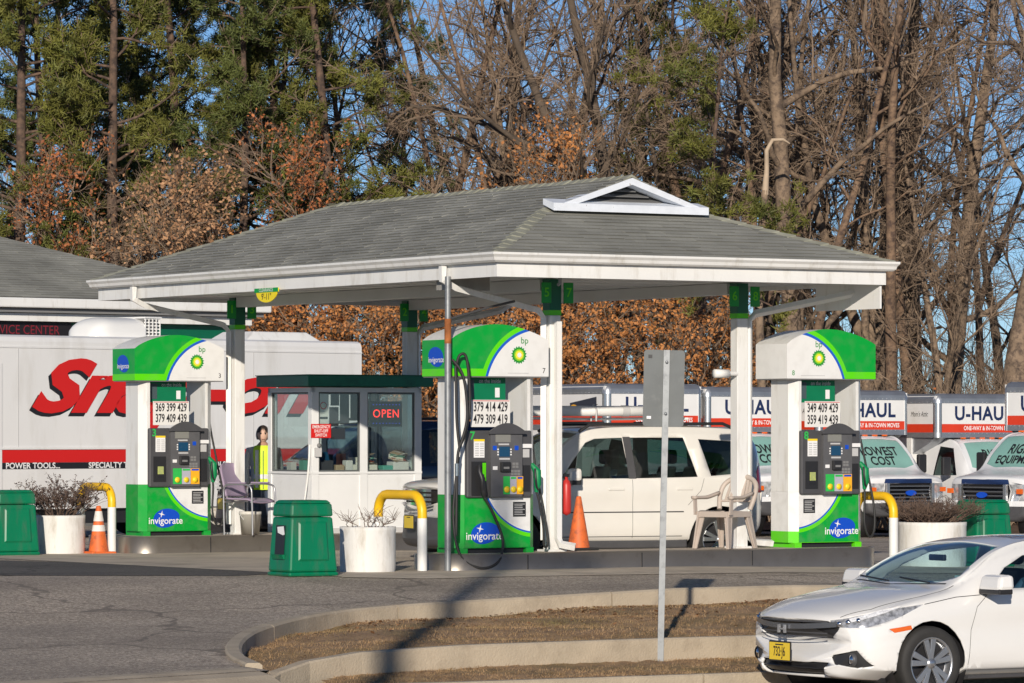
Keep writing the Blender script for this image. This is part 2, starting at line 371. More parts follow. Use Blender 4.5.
# bed surfaces
def bed_mesh(poly, zf, step):
    a0, a1 = min(p[0] for p in poly), min(14, max(p[0] for p in poly)); b0, b1 = min(p[1] for p in poly), max(p[1] for p in poly)
    mb = MB(); na = int((a1 - a0) / step) + 1; nb = int((b1 - b0) / step) + 1; idx = {}
    for i in range(na + 1):
        for j in range(nb + 1):
            a, b = a0 + i * step, b0 + j * step
            idx[i, j] = len(mb.v); mb.v.append(tuple(W(a, b, zf(a, b) + rnd.uniform(-.012, .012))))
    for i in range(na):
        for j in range(nb):
            if inside(poly, a0 + (i + .5) * step, b0 + (j + .5) * step): mb.f.append((idx[i, j], idx[i + 1, j], idx[i + 1, j + 1], idx[i, j + 1])); mb.sm.append(True)
    return mb
def kb(a):                                     # b of the upper kerb at a
    for p, q in zip(KS[:-1], KS[1:]):
        if q[0] <= a <= p[0]: return p[1] + (q[1] - p[1]) * (a - p[0]) / (q[0] - p[0])
    return -4.6
def bedz(a, b):
    t = max(0, min(1, (b + 9.06) / (kb(a) + 9.06 + 1e-6))) if a > -7 else .1
    low = -.33 - .06 * max(0, -a - 4.6); hi = gz(a, b) - .135
    return low + (hi - low) * t + .05 * math.sin(3.1 * t) + .02 * math.sin(a * 2.1 + b * 3)
tag(bed_mesh(BED[:-2] + [(-7.45, -9.6), (-6.3, -9.12), (-5, -9.06), (30, -9.06)], bedz, .11).build('grass_bed', SOIL), 'bed of dry brown grass between the two kerbs', 'grass bed', kind='structure')
def vz(a, b): return -.50 - .05 * (-9.1 - b) / 1.3 - .02 * max(0, -a - 5)
VERGE = [(-7.5, -10.4), (-6.4, -9.12), (30, -9.06), (30, -10.42)]
tag(bed_mesh(VERGE, vz, .11).build('verge', SOIL), 'narrow strip of dry grass in front of the lower kerb', 'verge', kind='structure')
# tufts and fallen leaves
def tufts(n, poly, zf, arng, brng, seed, h0, h1):
    rng = random.Random(seed); mb = MB()
    while len(mb.f) < n:
        a, b = rng.uniform(*arng), rng.uniform(*brng)
        if not inside(poly, a, b): continue
        if math.sin(a * 1.7 + 2 * math.sin(b * 2.3)) + math.sin(b * 3.1 + a) < rng.uniform(-2.0, 1.6): continue
        p = W(a, b, zf(a, b)); h = rng.uniform(h0, h1); t = rng.uniform(0, 6.28); l = rng.uniform(.3, 2.2) * h; wd = rng.uniform(.0015, .0035)
        dx, dy = math.cos(t), math.sin(t); q = p + Vector((dx * l, dy * l, h))
        mb._add([p + Vector((-dy * wd, dx * wd, 0)), p - Vector((-dy * wd, dx * wd, 0)), q], [(0, 1, 2)])
    return mb.mesh(fix=False)
bp = BED[:-2] + [(-7.3, -9.4), (-6.3, -9.1), (30, -9.0)]
tag(link('dry_grass', tufts(52000, bp, bedz, (-7.6, 5), (-9.6, -4.6), 3, .008, .034), STRAW), 'dry brown grass covering the kerbed bed', 'grass', kind='stuff')
tag(link('dry_grass', tufts(20000, VERGE, vz, (-7.4, 3), (-10.4, -9.1), 4, .008, .028), STRAW), 'dry grass tufts on the narrow verge by the road kerb', 'grass', kind='stuff')
mb = MB(); rng = random.Random(5)
while len(mb.f) < 1500:
    a, b = rng.uniform(-7.7, 4), -4.75 - abs(rng.gauss(0, 1.6)) * rng.random()
    if not inside(BED, a, b) or b < -9: continue
    p = W(a, b, bedz(a, b) + .012); s_ = rng.uniform(.012, .035); t = rng.uniform(0, 6.3); e = Vector((math.cos(t), math.sin(t), rng.uniform(-.3, .5))) * s_; g_ = Vector((-math.sin(t), math.cos(t), rng.uniform(-.3, .4))) * s_ * .6
    mb._add([p - e, p + g_, p + e, p - g_], [(0, 1, 2, 3)])
tag(link('fallen_leaves', mb.mesh(fix=False), LITTER), 'brown fallen leaves blown against the upper kerb', 'leaves', kind='stuff')

# ---------------------------------------------------------------- fuel islands
def round_rect(a0, b0, a1, b1, r, n=6):
    out = []
    for cx, cy, s in ((a1 - r, b1 - r, 0), (a0 + r, b1 - r, 90), (a0 + r, b0 + r, 180), (a1 - r, b0 + r, 270)):
        for i in range(n + 1):
            t = R(s + 90 * i / n); out.append((cx + r * math.cos(t), cy + r * math.sin(t)))
    return out
def island(a0, b0, a1, b1, r, h, label):
    root = thing('fuel_island', label, 'fuel island', W(0, 0, gz((a0 + a1) / 2, b0)), TH)
    out = round_rect(a0, b0, a1, b1, r); inn = round_rect(a0 + .04, b0 + .04, a1 - .04, b1 - .04, r - .04); n = len(out); mb = MB()
    mb._add([(x, y, -.1) for x, y in out] + [(x, y, h - .012) for x, y in out] + [(x, y, h) for x, y in inn], [(k * n + i, k * n + (i + 1) % n, (k + 1) * n + (i + 1) % n, (k + 1) * n + i) for k in range(2) for i in range(n)], True)
    mb.build('steel_edge', STEEL, root)
    MB().prism(inn, -.1, h - .004).build('concrete_top', CONC, root)
    x = a0 + 1.1
    while x < a1 - .6:
        MB().box(x - .006, b0 - .004, 0, x + .006, b0 + .02, h - .02).build('joint_strip', BLACK, root); x += 1.55
    return root
IZ = .195
island(-.2, -.2, 5.95, .76, .36, IZ, 'steel edged fuel island under the two right hand fuel pumps')
island(-.3, 7.6, 6.3, 9.25, .36, IZ + .03, 'steel edged fuel island under the kiosk and the left fuel pump')
def itop(a, b): return gz(3, 0) + IZ if b < 4 else gz(3, 7.6) + IZ + .03

# ================================================================ CANOPY
SHING = None
def shingle_mat():
    m = bpy.data.materials.new('asphalt_shingles'); m.use_nodes = True; nt = m.node_tree; b = nt.nodes['Principled BSDF']; L = nt.links
    at = nt.nodes.new('ShaderNodeAttribute'); at.attribute_name = 'tone'
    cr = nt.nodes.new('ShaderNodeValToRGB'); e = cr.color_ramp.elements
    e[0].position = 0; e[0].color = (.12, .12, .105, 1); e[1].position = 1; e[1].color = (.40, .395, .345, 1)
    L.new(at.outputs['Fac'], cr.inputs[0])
    tc = nt.nodes.new('ShaderNodeTexCoord'); n = nt.nodes.new('ShaderNodeTexNoise'); n.inputs['Scale'].default_value = .8; n.inputs['Detail'].default_value = 9; L.new(tc.outputs['Object'], n.inputs['Vector'])
    r = nt.nodes.new('ShaderNodeMapRange'); r.inputs[1].default_value = .3; r.inputs[2].default_value = .7; r.inputs[3].default_value = .75; r.inputs[4].default_value = 1.2; L.new(n.outputs['Fac'], r.inputs[0])
    mx = nt.nodes.new('ShaderNodeMix'); mx.data_type = 'RGBA'; mx.blend_type = 'MULTIPLY'; mx.inputs[0].default_value = 1; L.new(cr.outputs[0], mx.inputs[6]); L.new(r.outputs[0], mx.inputs[7]); L.new(mx.outputs[2], b.inputs['Base Color'])
    b.inputs['Roughness'].default_value = .9
    n2 = nt.nodes.new('ShaderNodeTexNoise'); n2.inputs['Scale'].default_value = 150; L.new(tc.outputs['Object'], n2.inputs['Vector'])
    bp = nt.nodes.new('ShaderNodeBump'); bp.inputs['Strength'].default_value = .4; bp.inputs['Distance'].default_value = .01; L.new(n2.outputs['Fac'], bp.inputs['Height']); L.new(bp.outputs[0], b.inputs['Normal'])
    return m
SHING = shingle_mat()
CAPM = mat('hip_cap_shingle', (.29, .29, .23), .9, var=.25, vs=6)
def set_tone(me, vals):
    at = me.attributes.new('tone', 'FLOAT', 'FACE'); at.data.foreach_set('value', vals)
def shingles(parent, eL, eR, tL, tR, seed, exp=.128, name='shingles'):
    """courses of tabs between an eave (eL-eR) and a top edge (tL-tR), all Vectors; tops are parallel to eaves"""
    rng = random.Random(seed); eL, eR, tL, tR = map(Vector, (eL, eR, tL, tR))
    s = (eR - eL).normalized(); nrm = s.cross(((tL + tR) / 2 - (eL + eR) / 2)).normalized()
    if nrm.z < 0: nrm = -nrm
    up = nrm.cross(s); 
    if up.z < 0: up = -up
    H = (tL - eL).dot(up); n = int(round(H / exp)); ex = H / n
    lo0, lo1 = 0.0, (eR - eL).length; hi0, hi1 = (tL - eL).dot(s), (tR - eL).dot(s)
    mb = MB(); tone = []
    for i in range(n):
        t0 = i * ex; t1 = min(t0 + ex * 1.25, H)
        def l(t): return lo0 + (hi0 - lo0) * t / H
        def r(t): return lo1 + (hi1 - lo1) * t / H
        x = l(t0) - rng.uniform(0, .3); row = rng.uniform(-.12, .12)
        while x < r(t0):
            x2 = x + rng.choice((.22, .30, .33, .36)); a0, a1 = max(x, l(t0)), min(x2, r(t0)); b0, b1 = max(x, l(t1)), min(x2, r(t1)); x = x2
            if a1 - a0 < .01: continue
            if b1 < b0: b0 = b1 = max(min((b0 + b1) / 2, r(t1)), l(t1))
            th = rng.choice((.010, .012, .014, .016)); lowd = rng.uniform(-.006, .006)
            A = eL + s * a0 + up * (t0 + lowd); Bq = eL + s * a1 + up * (t0 + lowd); C = eL + s * b1 + up * t1; D = eL + s * b0 + up * t1
            v = [A, Bq, A + nrm * th, Bq + nrm * th, C + nrm * .003, D + nrm * .003]
            mb._add(v, [(0, 1, 3, 2), (2, 3, 4, 5), (0, 2, 5), (1, 4, 3)])
            tn = min(1, max(.3, rng.gauss(.62, .055) + row * .25)); tone += [0.0] + [tn] * 3  # front butt edge gets the darkest tone, a shadow line put in its colour
    me = mb.mesh(fix=False); set_tone(me, tone)
    o = link(name, me, SHING, parent); o['kind'] = 'stuff'; return o
CA0, CA1, CB0, CB1 = -.05, 5.29, -1.1, 9.2
FZ0, FZ1, GZ0, GZ1 = 3.31, 3.50, 3.47, 3.58
can = thing('station_canopy', 'grey shingled hip roof canopy on white posts over the fuel pumps', 'canopy', W(0, 0, 0), TH)
ov = .08; ez = 3.565
ea0, ea1, eb0, eb1 = CA0 - ov, CA1 + ov, CB0 - ov, CB1 + ov; ac = (CA0 + CA1) / 2; rz_ = 4.57; k_ = (rz_ - ez) / (ac - ea0)
gb = .50; gd = gb - eb0; gzz = ez + k_ * gd; g0, g1 = ea0 + gd, ea1 - gd; rb = 7.5
deck = MB()
V_ = lambda a, b, z, d=.03: (a, b, z - d)
deck.poly([V_(ea0, eb0, ez), V_(ea1, eb0, ez), V_(g1, gb, gzz), V_(g0, gb, gzz)])
deck.poly([V_(ea0, eb1, ez), V_(ea0, eb0, ez), V_(g0, gb, gzz), V_(ac, gb, rz_), V_(ac, rb, rz_)])
deck.poly([V_(ea1, eb0, ez), V_(ea1, eb1, ez), V_(ac, rb, rz_), V_(ac, gb, rz_), V_(g1, gb, gzz)])
deck.poly([V_(ea1, eb1, ez), V_(ea0, eb1, ez), V_(ac, rb, rz_)])
deck.poly([V_(g0, gb + .02, gzz), V_(g1, gb + .02, gzz), V_(ac, gb + .02, rz_)])
roof = deck.build('roof', mat('roof_deck', (.1, .1, .09), .9), can)
# shingled slopes (front slope; side slopes split at the gable line)
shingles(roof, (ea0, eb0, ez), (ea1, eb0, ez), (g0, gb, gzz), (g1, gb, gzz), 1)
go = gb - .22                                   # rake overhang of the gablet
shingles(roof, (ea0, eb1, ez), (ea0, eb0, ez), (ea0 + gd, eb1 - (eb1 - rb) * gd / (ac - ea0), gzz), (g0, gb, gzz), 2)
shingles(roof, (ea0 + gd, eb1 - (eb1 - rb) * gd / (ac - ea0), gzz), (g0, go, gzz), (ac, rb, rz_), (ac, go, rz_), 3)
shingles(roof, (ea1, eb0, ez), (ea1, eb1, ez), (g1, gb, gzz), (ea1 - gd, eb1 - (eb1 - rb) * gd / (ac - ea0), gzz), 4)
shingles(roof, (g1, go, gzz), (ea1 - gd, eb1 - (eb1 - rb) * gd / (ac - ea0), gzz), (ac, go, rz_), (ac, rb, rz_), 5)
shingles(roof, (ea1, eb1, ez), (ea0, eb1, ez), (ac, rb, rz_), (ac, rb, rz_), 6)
def caps(p, q, nl, nr, wdt=.13):
    p, q, nl, nr = map(Vector, (p, q, nl, nr)); L = (q - p).length; d = (q - p) / L; n = int(L / .19); rg = random.Random(int(L * 100))
    for i in range(n):
        a = p + d * (L * i / n); b = a + d * (L / n * 1.3); r = .034 + rg.uniform(-.004, .004)
        up = (nl.cross(d) * -1 + nr.cross(d)).normalized() if False else Vector((0, 0, 1))
        v = [a + nl * wdt + up * (r - .02), a + up * r, a + nr * wdt + up * (r - .02), b + nl * wdt + up * (r - .034), b + up * (r - .016), b + nr * wdt + up * (r - .034), a + nl * wdt - up * .02, a, a + nr * wdt - up * .02]
        MB()._add(v, [(0, 1, 4, 3), (1, 2, 5, 4), (6, 7, 1, 0), (7, 8, 2, 1)]).build('hip_cap', CAPM, roof)
def sl(d, s): return Vector(d)                   # direction helper
caps((ea0, eb0, ez), (g0, gb, gzz), (-.02, .99, -.02), (.99, -.02, -.02))
caps((ea1, eb0, ez), (g1, gb, gzz), (-.99, -.02, -.02), (.02, .99, -.02))
caps((ac, go, rz_), (ac, rb, rz_), (-.93, 0, -.36), (.93, 0, -.36))
caps((ea0, eb1, ez), (ac, rb, rz_), (-.02, -.99, -.02), (.99, .02, -.02))
caps((ea1, eb1, ez), (ac, rb, rz_), (-.99, .02, -.02), (.02, -.99, -.02))
# gablet with louvre
gl = MB().prism([(g0 + .16, gzz + .02), (g1 - .16, gzz + .02), (ac, rz_ - .06)], gb - .02, gb + .01, 'y').build('gablet', mat('louvre_dark', (.035, .035, .035), .8), can)
for i in range(5):
    z = gzz + .05 + i * .062; hw = (ac - g0 - .20) * (rz_ - .09 - z) / (rz_ - .09 - gzz) - .04
    if hw > .06: MB().hexa([(ac - hw, gb - .075, z - .012), (ac + hw, gb - .075, z - .012), (ac + hw, gb - .02, z + .02), (ac - hw, gb - .02, z + .02), (ac - hw, gb - .075, z - .002), (ac + hw, gb - .075, z - .002), (ac + hw, gb - .02, z + .028), (ac - hw, gb - .02, z + .028)]).build('louvre_slat', mat('louvre_slat', (.14, .14, .14), .7) if i == 0 else bpy.data.materials['louvre_slat'], gl)
TRIM = mat('peeling_white_trim', (.70, .74, .80), .55, var=.08, vs=8, col2=(.30, .27, .24), c2scale=16, c2lo=.66, c2hi=.72)
MB().hexa([(g0 - .02, gb - .24, gzz - .03), (g1 + .0, gb - .24, gzz - .03), (g1 + .0, gb + .0, gzz + .05), (g0 - .02, gb + .0, gzz + .05), (g0 - .02, gb - .24, gzz + .06), (g1 + .0, gb - .24, gzz + .06), (g1 + .0, gb + .0, gzz + .12), (g0 - .02, gb + .0, gzz + .12)]).build('base_trim', TRIM, gl)
for sgn, e in ((-1, g0), (1, g1)):
    x0, x1 = e - .06 * -sgn * -1, ac
    MB().hexa([(e, go - .01, gzz + .02), (ac, go - .01, rz_ - .01), (ac, gb, rz_ - .01), (e, gb, gzz + .02), (e + sgn * -.19, go - .01, gzz + .02), (ac, go - .01, rz_ - .09), (ac, gb, rz_ - .09), (e + sgn * -.19, gb, gzz + .02)]).build('rake_board', TRIM, gl)
# fascia, gutter
def frame_ring(z0, z1, o, t, m, name):
    a0, a1, b0, b1 = CA0 - o, CA1 + o, CB0 - o, CB1 + o
    for q in ((a0, b0, a1, b0 + t), (a0, b1 - t, a1, b1), (a0, b0 + t, a0 + t, b1 - t), (a1 - t, b0 + t, a1, b1 - t)):
        MB().box(q[0], q[1], z0, q[2], q[3], z1).build(name, m, can)
frame_ring(FZ0, FZ1, 0, .03, WMETAL, 'fascia_board')
def gutter(p, q, out):
    p, q, out = Vector(p), Vector(q), Vector(out)
    prof = [(0, GZ1), (0, GZ0), (.06, GZ0), (.085, GZ0 + .02), (.095, GZ0 + .055), (.12, GZ1 - .025), (.12, GZ1), (.108, GZ1), (.108, GZ1 - .02), (.01, GZ1 - .03)]
    mb = MB(); d = (q - p).normalized()
    vs = []
    for base, sg in ((p, -1), (q, 1)):
        for o, z in prof: vs.append(base + out * (o + .002) + d * sg * o + Vector((0, 0, z)))
    n = len(prof); mb._add(vs, [(i, (i + 1) % n, n + (i + 1) % n, n + i) for i in range(n)]); mb._add(vs[:n], [tuple(range(n))]); mb._add(vs[n:], [tuple(range(n))])
    mb.build('gutter', WMETAL, can)
gutter((CA0, CB0, 0), (CA1, CB0, 0), (0, -1, 0)); gutter((CA0, CB1, 0), (CA1, CB1, 0), (0, 1, 0)); gutter((CA0, CB0, 0), (CA0, CB1, 0), (-1, 0, 0)); gutter((CA1, CB0, 0), (CA1, CB1, 0), (1, 0, 0))
# soffit panels running along the islands
x = CB0 + .03; i = 0
while x < CB1 - .05:
    x2 = min(x + .40, CB1 - .03)
    MB().box(CA0 + .03, x + .006, 3.355 + .004 * (i % 2), CA1 - .03, x2 - .006, 3.37).build('soffit_panel', SOFFIT, can); x = x2; i += 1
MB().box(CA0 + .031, CB0 + .031, 3.372, CA1 - .031, CB1 - .031, 3.39).build('soffit_backing', BLACK, can)
COLS = [(1.53, .30, '5', '7'), (4.15, .30, '6', '8'), (1.53, 8.26, '1', '3'), (4.15, 8.26, '2', '4')]
CA_, CB_ = (1.53, 4.15), (.30, 8.26)
for a in CA_: MB().box(a - .09, .42, 3.22, a + .09, 8.12, 3.352).build('cross_beam', SOFFIT, can)
MB().box(.05, .18, 3.20, .62, .42, 3.354).build('junction_box', mat('grey_box', (.30, .29, .27), .6, var=.2, vs=5), can)
cw = .075
for a, b, n1, n2 in COLS:
    z0 = itop(a, b) - .01
    c = MB().box(a - cw, b - cw, z0, a + cw, b + cw, 2.93).build('column', WMETAL, can, bevel=.008)
    MB().box(a - cw - .05, b - cw - .05, z0, a + cw + .05, b + cw + .05, z0 + .03).build('base_plate', WMETAL, c)
    MB().box(a - cw - .004, b - cw - .004, 2.932, a + cw + .004, b + cw + .004, 2.99).build('lime_band', LIME, c)
    MB().box(a - cw - .004, b - cw - .004, 2.992, a + cw + .004, b + cw + .004, 3.35).build('green_sleeve', DKGREEN, c, label='dark green sleeve at the top of the white post')
    for n_, dx in ((n1, -.20), (n2, .10)):
        p = MB().box(a + dx, b - cw - .03, 3.07, a + dx + .13, b - cw - .01, 3.31).build('number_plate', GREEN, c, bevel=.006)
        text(c, n_, .15, LIME, a + dx + .065, b - cw - .034, 3.19, bold=.002, name='pump_number')
def downspout(pts, bare=None):
    return MB().tube(pts, .047, 4, smooth=False).build('downspout', WMETAL, can)
def spout(eave, col, side, foot=True):
    (x0, y0), (x1, y1) = eave, col
    z0 = itop(x1, y1)
    pts = [(x0, y0, 3.46), (x0, y0, 3.30)]
    ix, iy = x0 + (x1 - x0) * .12, y0 + (y1 - y0) * .12
    pts += [(ix, iy, 3.22), (x1 - (x1 - x0) * .06, y1 - (y1 - y0) * .06, 2.99), (x1, y1, 2.90), (x1, y1, z0 + .13)]
    if foot: pts += [(x1 + side[0] * .06, y1 + side[1] * .06, z0 + .07), (x1 + side[0] * .32, y1 + side[1] * .32, z0 + .05)]
    downspout(pts)
spout((CA0 - .06, .0), (1.53 - .125, .30 - .02), (.0, 0), False)
spout((CA0 - .06, 8.02), (1.53 - .125, 8.26), (0, 0), False)
spout((CA1 + .06, -.6), (4.15 + .125, .30 - .02), (1, -.1))
spout((CA0 - .06, .62), (1.53 + .125, .30 + .02), (1, -.3)) if False else None
MB().tube([(1.53, .165, 2.86), (1.53, .165, itop(1.5, 0) + .15), (1.55, .13, itop(1.5, 0) + .08), (1.68, .03, itop(1.5, 0) + .05)], .047, 4, smooth=False).build('downspout', WMETAL, can)
spout((CA1 + .06, 7.6), (4.15 + .125, 8.26), (1, 0))
MB().box(CA1 - .06, CB0 + .04, 3.03, CA1 - .035, CB0 + 1.35, 3.354).build('end_panel', WMETAL, can)
# small camera arms on the right hand column, drain stub under the fascia
MB().tube([(4.15 - .08, .24, 2.27), (4.15 - .27, .20, 2.27)], .03, 8).build('camera_arm', WHITE, can)
MB().lathe([(.001, -.1), (.05, -.1), (.05, .1), (.001, .1)], 12, (4.15 - .33, .19, 2.27), 'x').build('camera', WHITE, can)
MB().tube([(.9, -.9, 3.36), (.9, -.9, 3.26), (.9, -.86, 3.24)], .02, 6).build('conduit', GALV, can)
# clearance sign under the left eave
cs = thing('clearance_sign', 'yellow and green clearance sign hanging under the left eave', 'sign', W(CA0 - .035, 4.33, 0), TH)
pts = [(.31, 3.335), (.31, 3.285)] + [(.27 * math.cos(t), 3.285 - .125 * math.sin(t)) for t in np.linspace(0, math.pi, 13)] + [(-.31, 3.285), (-.31, 3.335)]
MB().prism([(p[0], p[1]) for p in pts], -.012, .0, 'x').build('board', mat('sign_yellow', (.85, .68, .01), .4), cs)
MB().box(-.016, -.31, 3.285, -.0125, .31, 3.337).build('green_band', GREEN, cs)
text(cs, 'CLEARANCE', .06, SIGNW, -.018, 0, 3.311, rot=R(-90), sx=1.1)
text(cs, "9'-11\"", .11, INK, -.0135, 0, 3.228, rot=R(-90), bold=.001)

# ================================================================ FUEL PUMPS
BW, BD, BZ0, BZS, BZP = 1.30, .66, 2.02, 2.435, 2.615
gC, lC, bC, wC = (.0, .33, .035), (.10, .66, .0), (.01, .10, .55), (.76, .76, .75)
def arch(t): return BZS + (BZP - BZS) * (math.sin(math.pi * t ** .92)) ** .85 if 0 < t < 1 else BZS
def bonnet_front(flip):
    n = NT('bonnet_print_' + ('mirrored' if flip else 'plain'), .3)
    if flip: n.x = n.op('SUBTRACT', BW, n.x)
    d = n.dist(1.2, BZ0 - .2)
    c = n.mix(n.op('LESS_THAN', n.z, BZ0 + .085), gC, lC)
    c = n.mix(n.op('LESS_THAN', d, .825), c, lC); c = n.mix(n.op('LESS_THAN', d, .77), c, bC); c = n.mix(n.op('LESS_THAN', d, .737), c, wC)
    return n.done(n.grime(c, .11, 7))
def bonnet_side(flip):
    n = NT('bonnet_side_' + ('white' if flip else 'green'), .3)
    c = n.mix(n.op('LESS_THAN', n.z, BZ0 + .085), gC, lC) if not flip else n.mix(n.op('LESS_THAN', n.z, -5.), wC, wC)
    return n.done(n.grime(c, .11, 6))
def lower_front(flip):
    n = NT('door_print_' + ('mirrored' if flip else 'plain'), .35)
    if flip: n.x = n.op('SUBTRACT', BW, n.x)
    d = n.dist(1.18, .97)
    f = n.mix(n.op('LESS_THAN', d, .80), gC, lC); f = n.mix(n.op('LESS_THAN', d, .755), f, bC); f = n.mix(n.op('LESS_THAN', d, .735), f, wC)
    return n.done(n.grime(f, .18, 9))
def lower_side(flip):
    n = NT('cabinet_side_' + ('white' if flip else 'green'), .4)
    c = n.mix(n.op('LESS_THAN', n.z, .19 if flip else 9.), wC, lC if flip else gC)
    return n.done(n.grime(c, .18, 7))
PM = {f: (bonnet_front(f), bonnet_side(f), lower_front(f), lower_side(f)) for f in (False, True)}
PILLAR = mat('pump_pillar_white', (.74, .74, .72), .4, var=.05, vs=3, col2=(.50, .47, .42), c2scale=6, c2lo=.52, c2hi=.8, streak=.25)
BEIGE = mat('price_card', (.74, .73, .70), .5)
GREYG = mat('lilac_grey', (.42, .42, .5), .4); ORANGE_ = mat('orange_button', (.85, .42, .02), .4); YBTN = mat('yellow_button', (.85, .62, .02), .4)
HELIO = [mat('helios_green', (.0, .25, .03), .3), mat('helios_lime', (.22, .58, .02), .3), mat('helios_yellow', (.85, .72, .05), .3), SIGNW]
GTINT = mat('banner_green', (.0, .17, .07), .45, var=.1)
def disc(pts, y, parent, name, m): return MB().prism(pts, y, y + .002, 'y').build(name, m, parent)
def helios(p, cx, cz, r, y):
    root = None
    for k, (ro, ri, m) in enumerate(((r, r * .80, HELIO[0]), (r * .72, r * .60, HELIO[1]), (r * .54, r * .44, HELIO[2]), (r * .30, r * .22, HELIO[3]))):
        pts = [((ro if i % 2 == 0 else ri) * math.sin(math.pi * i / 18) + cx, (ro if i % 2 == 0 else ri) * math.cos(math.pi * i / 18) + cz) for i in range(36)]
        o = disc(pts, y - .003 * k, p if root is None else root, 'sunflower_logo' if k == 0 else 'logo_ring', m)
        root = root or o
def oval(parent, cx, y, cz, rx, rz, ax='y', ts=.1):
    pts = [(cx + rx * math.cos(t) * (1 + .08 * math.cos(t)), cz + rz * math.sin(t + .15)) for t in np.linspace(0, 2 * math.pi, 28, endpoint=False)]
    if ax == 'y':
        o = MB().prism(pts, y, y + .002, 'y').build('invigorate_logo', BLUE, parent)
        st = [(cx - rx * .3 + (.05 if i % 2 == 0 else .012) * math.sin(math.pi * i / 4 + .2), cz + rz * .42 + (.05 if i % 2 == 0 else .012) * math.cos(math.pi * i / 4 + .2)) for i in range(8)]
        MB().prism(st, y - .004, y - .002, 'y').build('star', SIGNW, o)
        text(o, 'invigorate', ts, SIGNW, cx, y - .005, cz - rz * .28, bold=.0015)
    else:
        o = MB().prism([(p[0], p[1]) for p in pts], y, y + .002, 'x').build('invigorate_logo', BLUE, parent)
        text(o, 'invigorate', ts, SIGNW, y - .004, cx, cz - rz * .3, rot=R(-90), bold=.001)
    return o
def hose_curve(pts, n=8): return smooth_path(pts, n)
def fuel_pump(a, b, num, flip, label, hoses, left_nozzle, prices):
    p = thing('fuel_pump', label, 'fuel pump', W(a, b, itop(a, b)), TH, 'fuel pumps on the islands')
    mf, ms, ml, mls = PM[flip]; X = (lambda x: BW - x) if flip else (lambda x: x)
    # bonnet
    N_ = 20; xs = [BW * i / N_ for i in range(N_ + 1)]
    prof = [(x, arch(x / BW)) for x in xs]
    bon = MB()
    bon._add([(x, 0.004, z) for x, z in prof] + [(x, BD - .004, z) for x, z in prof], [(i, i + 1, N_ + 2 + i, N_ + 1 + i) for i in range(N_)], True)
    bon.box(.004, .004, BZ0 + .002, BW - .004, BD - .004, BZS - .002)
    bo = bon.build('bonnet', PILLAR, p)
    for y0, y1 in ((0, .003), (BD - .003, BD)):
        MB().prism([(0, BZ0), (BW, BZ0)] + prof[::-1], y0, y1, 'y').build('printed_panel', mf, bo)
    for x0, x1 in ((0, .003), (BW - .003, BW)):
        g = (x0 == 0)
        MB().box(x0, .0035, BZ0, x1, BD - .0035, BZS).build('side_panel', ms if g else PM[not flip][1], bo)
    MB().box(.01, .01, BZ0 - .012, BW - .01, BD - .01, BZ0 - .001).build('underside', MGREY, bo)
    if not flip: oval(bo, BD * .50, -.003, 2.24, .17, .115, 'x', .09)
    lx = X(.90) if not flip else .46
    helios(bo, lx, BZ0 + .245, .105, -.004)
    text(bo, 'bp', .105, HELIO[0], lx + (.0 if flip else .075), -.004, BZ0 + .41)
    MB().box(X(.87) - .12 if not flip else .20, -.003, BZ0 + .034, (X(.87) + .16) if not flip else .55, -.001, BZ0 + .040).build('small_print', LGREY, bo)
    text(bo, num, .085, INK if not flip else HELIO[0], 1.235 if not flip else .09, -.004, BZ0 + .065)
    # cabinet with chamfered corners
    x0, x1, y0, y1, c = .12, 1.18, .06, .60, .09
    plan = [(x0 + c, y0), (x1 - c, y0), (x1, y0 + c), (x1, y1 - c), (x1 - c, y1), (x0 + c, y1), (x0, y1 - c), (x0, y0 + c)]
    cab = MB().prism(plan, .055, .665, 'z').build('cabinet', mls, p)
    for xx in (x0 + .04, x1 - .14): MB().box(xx, y0 + .01, -.005, xx + .10, y1 - .01, .055).build('foot', mls, cab)
    MB().box(x0 + .15, y0 + .06, -.005, x1 - .15, y1 - .06, .054).build('sump', BLACK, cab)
    door = MB().box(x0 + c + .004, y0 - .004, .062, x1 - c - .004, y0 - .0005, .655).build('door_panel', ml, cab)
    oval(door, X(.47) if not flip else .83, y0 - .008, .225, .19, .125, 'y', .125)
    lab = MB().box(X(.94) - .085, y0 - .008, .41, X(.94) + .085, y0 - .005, .58).build('caution_label', BLACK, door)
    for i in range(7): MB().box(X(.94) - .07, y0 - .010, .43 + i * .02, X(.94) + (.04 if i % 3 else .07), y0 - .0085, .437 + i * .02).build('small_print', LGREY, lab)
    # pillars
    for s in (0, 1):
        q = [(x0, y0 + c), (x0 + c, y0), (x0 + c + .04, y0), (x0 + c + .04, y1), (x0 + c, y1), (x0, y1 - c)]
        if s: q = [(BW - x, y) for x, y in q]
        MB().prism(q, .666, BZ0 - .012, 'z').build('pillar', PILLAR, p)
    # head
    hx0, hx1 = .215, 1.085; hd = MB().box(hx0, .012, .63, hx1, BD - .012, 1.40).build('head', DGREY, p, bevel=.02)
    mx0, mx1 = .50, .92
    cp = [(mx0, .64), (mx1, .64)] + [(mx1 - (mx1 - mx0) * i / 12, 1.385 + .075 * math.sin(math.pi * i / 12)) for i in range(13)]
    MB().prism(cp, -.045, .011, 'y').build('console', mat_console, hd, bevel=.012)
    MB().prism([(x, z) for x, z in [(mx0 - .035, 1.36), (mx1 + .035, 1.36)] + [(mx1 + .035 - (mx1 - mx0 + .07) * i / 12, 1.385 + .10 * math.sin(math.pi * i / 12)) for i in range(13)]], -.075, -.046, 'y').build('console_brow', DGREY, hd)
    def dec(nm, m, a0, z0, a1, z1, y=-.05): return MB().box(a0, y, z0, a1, y + .004, z1).build(nm, m, hd)
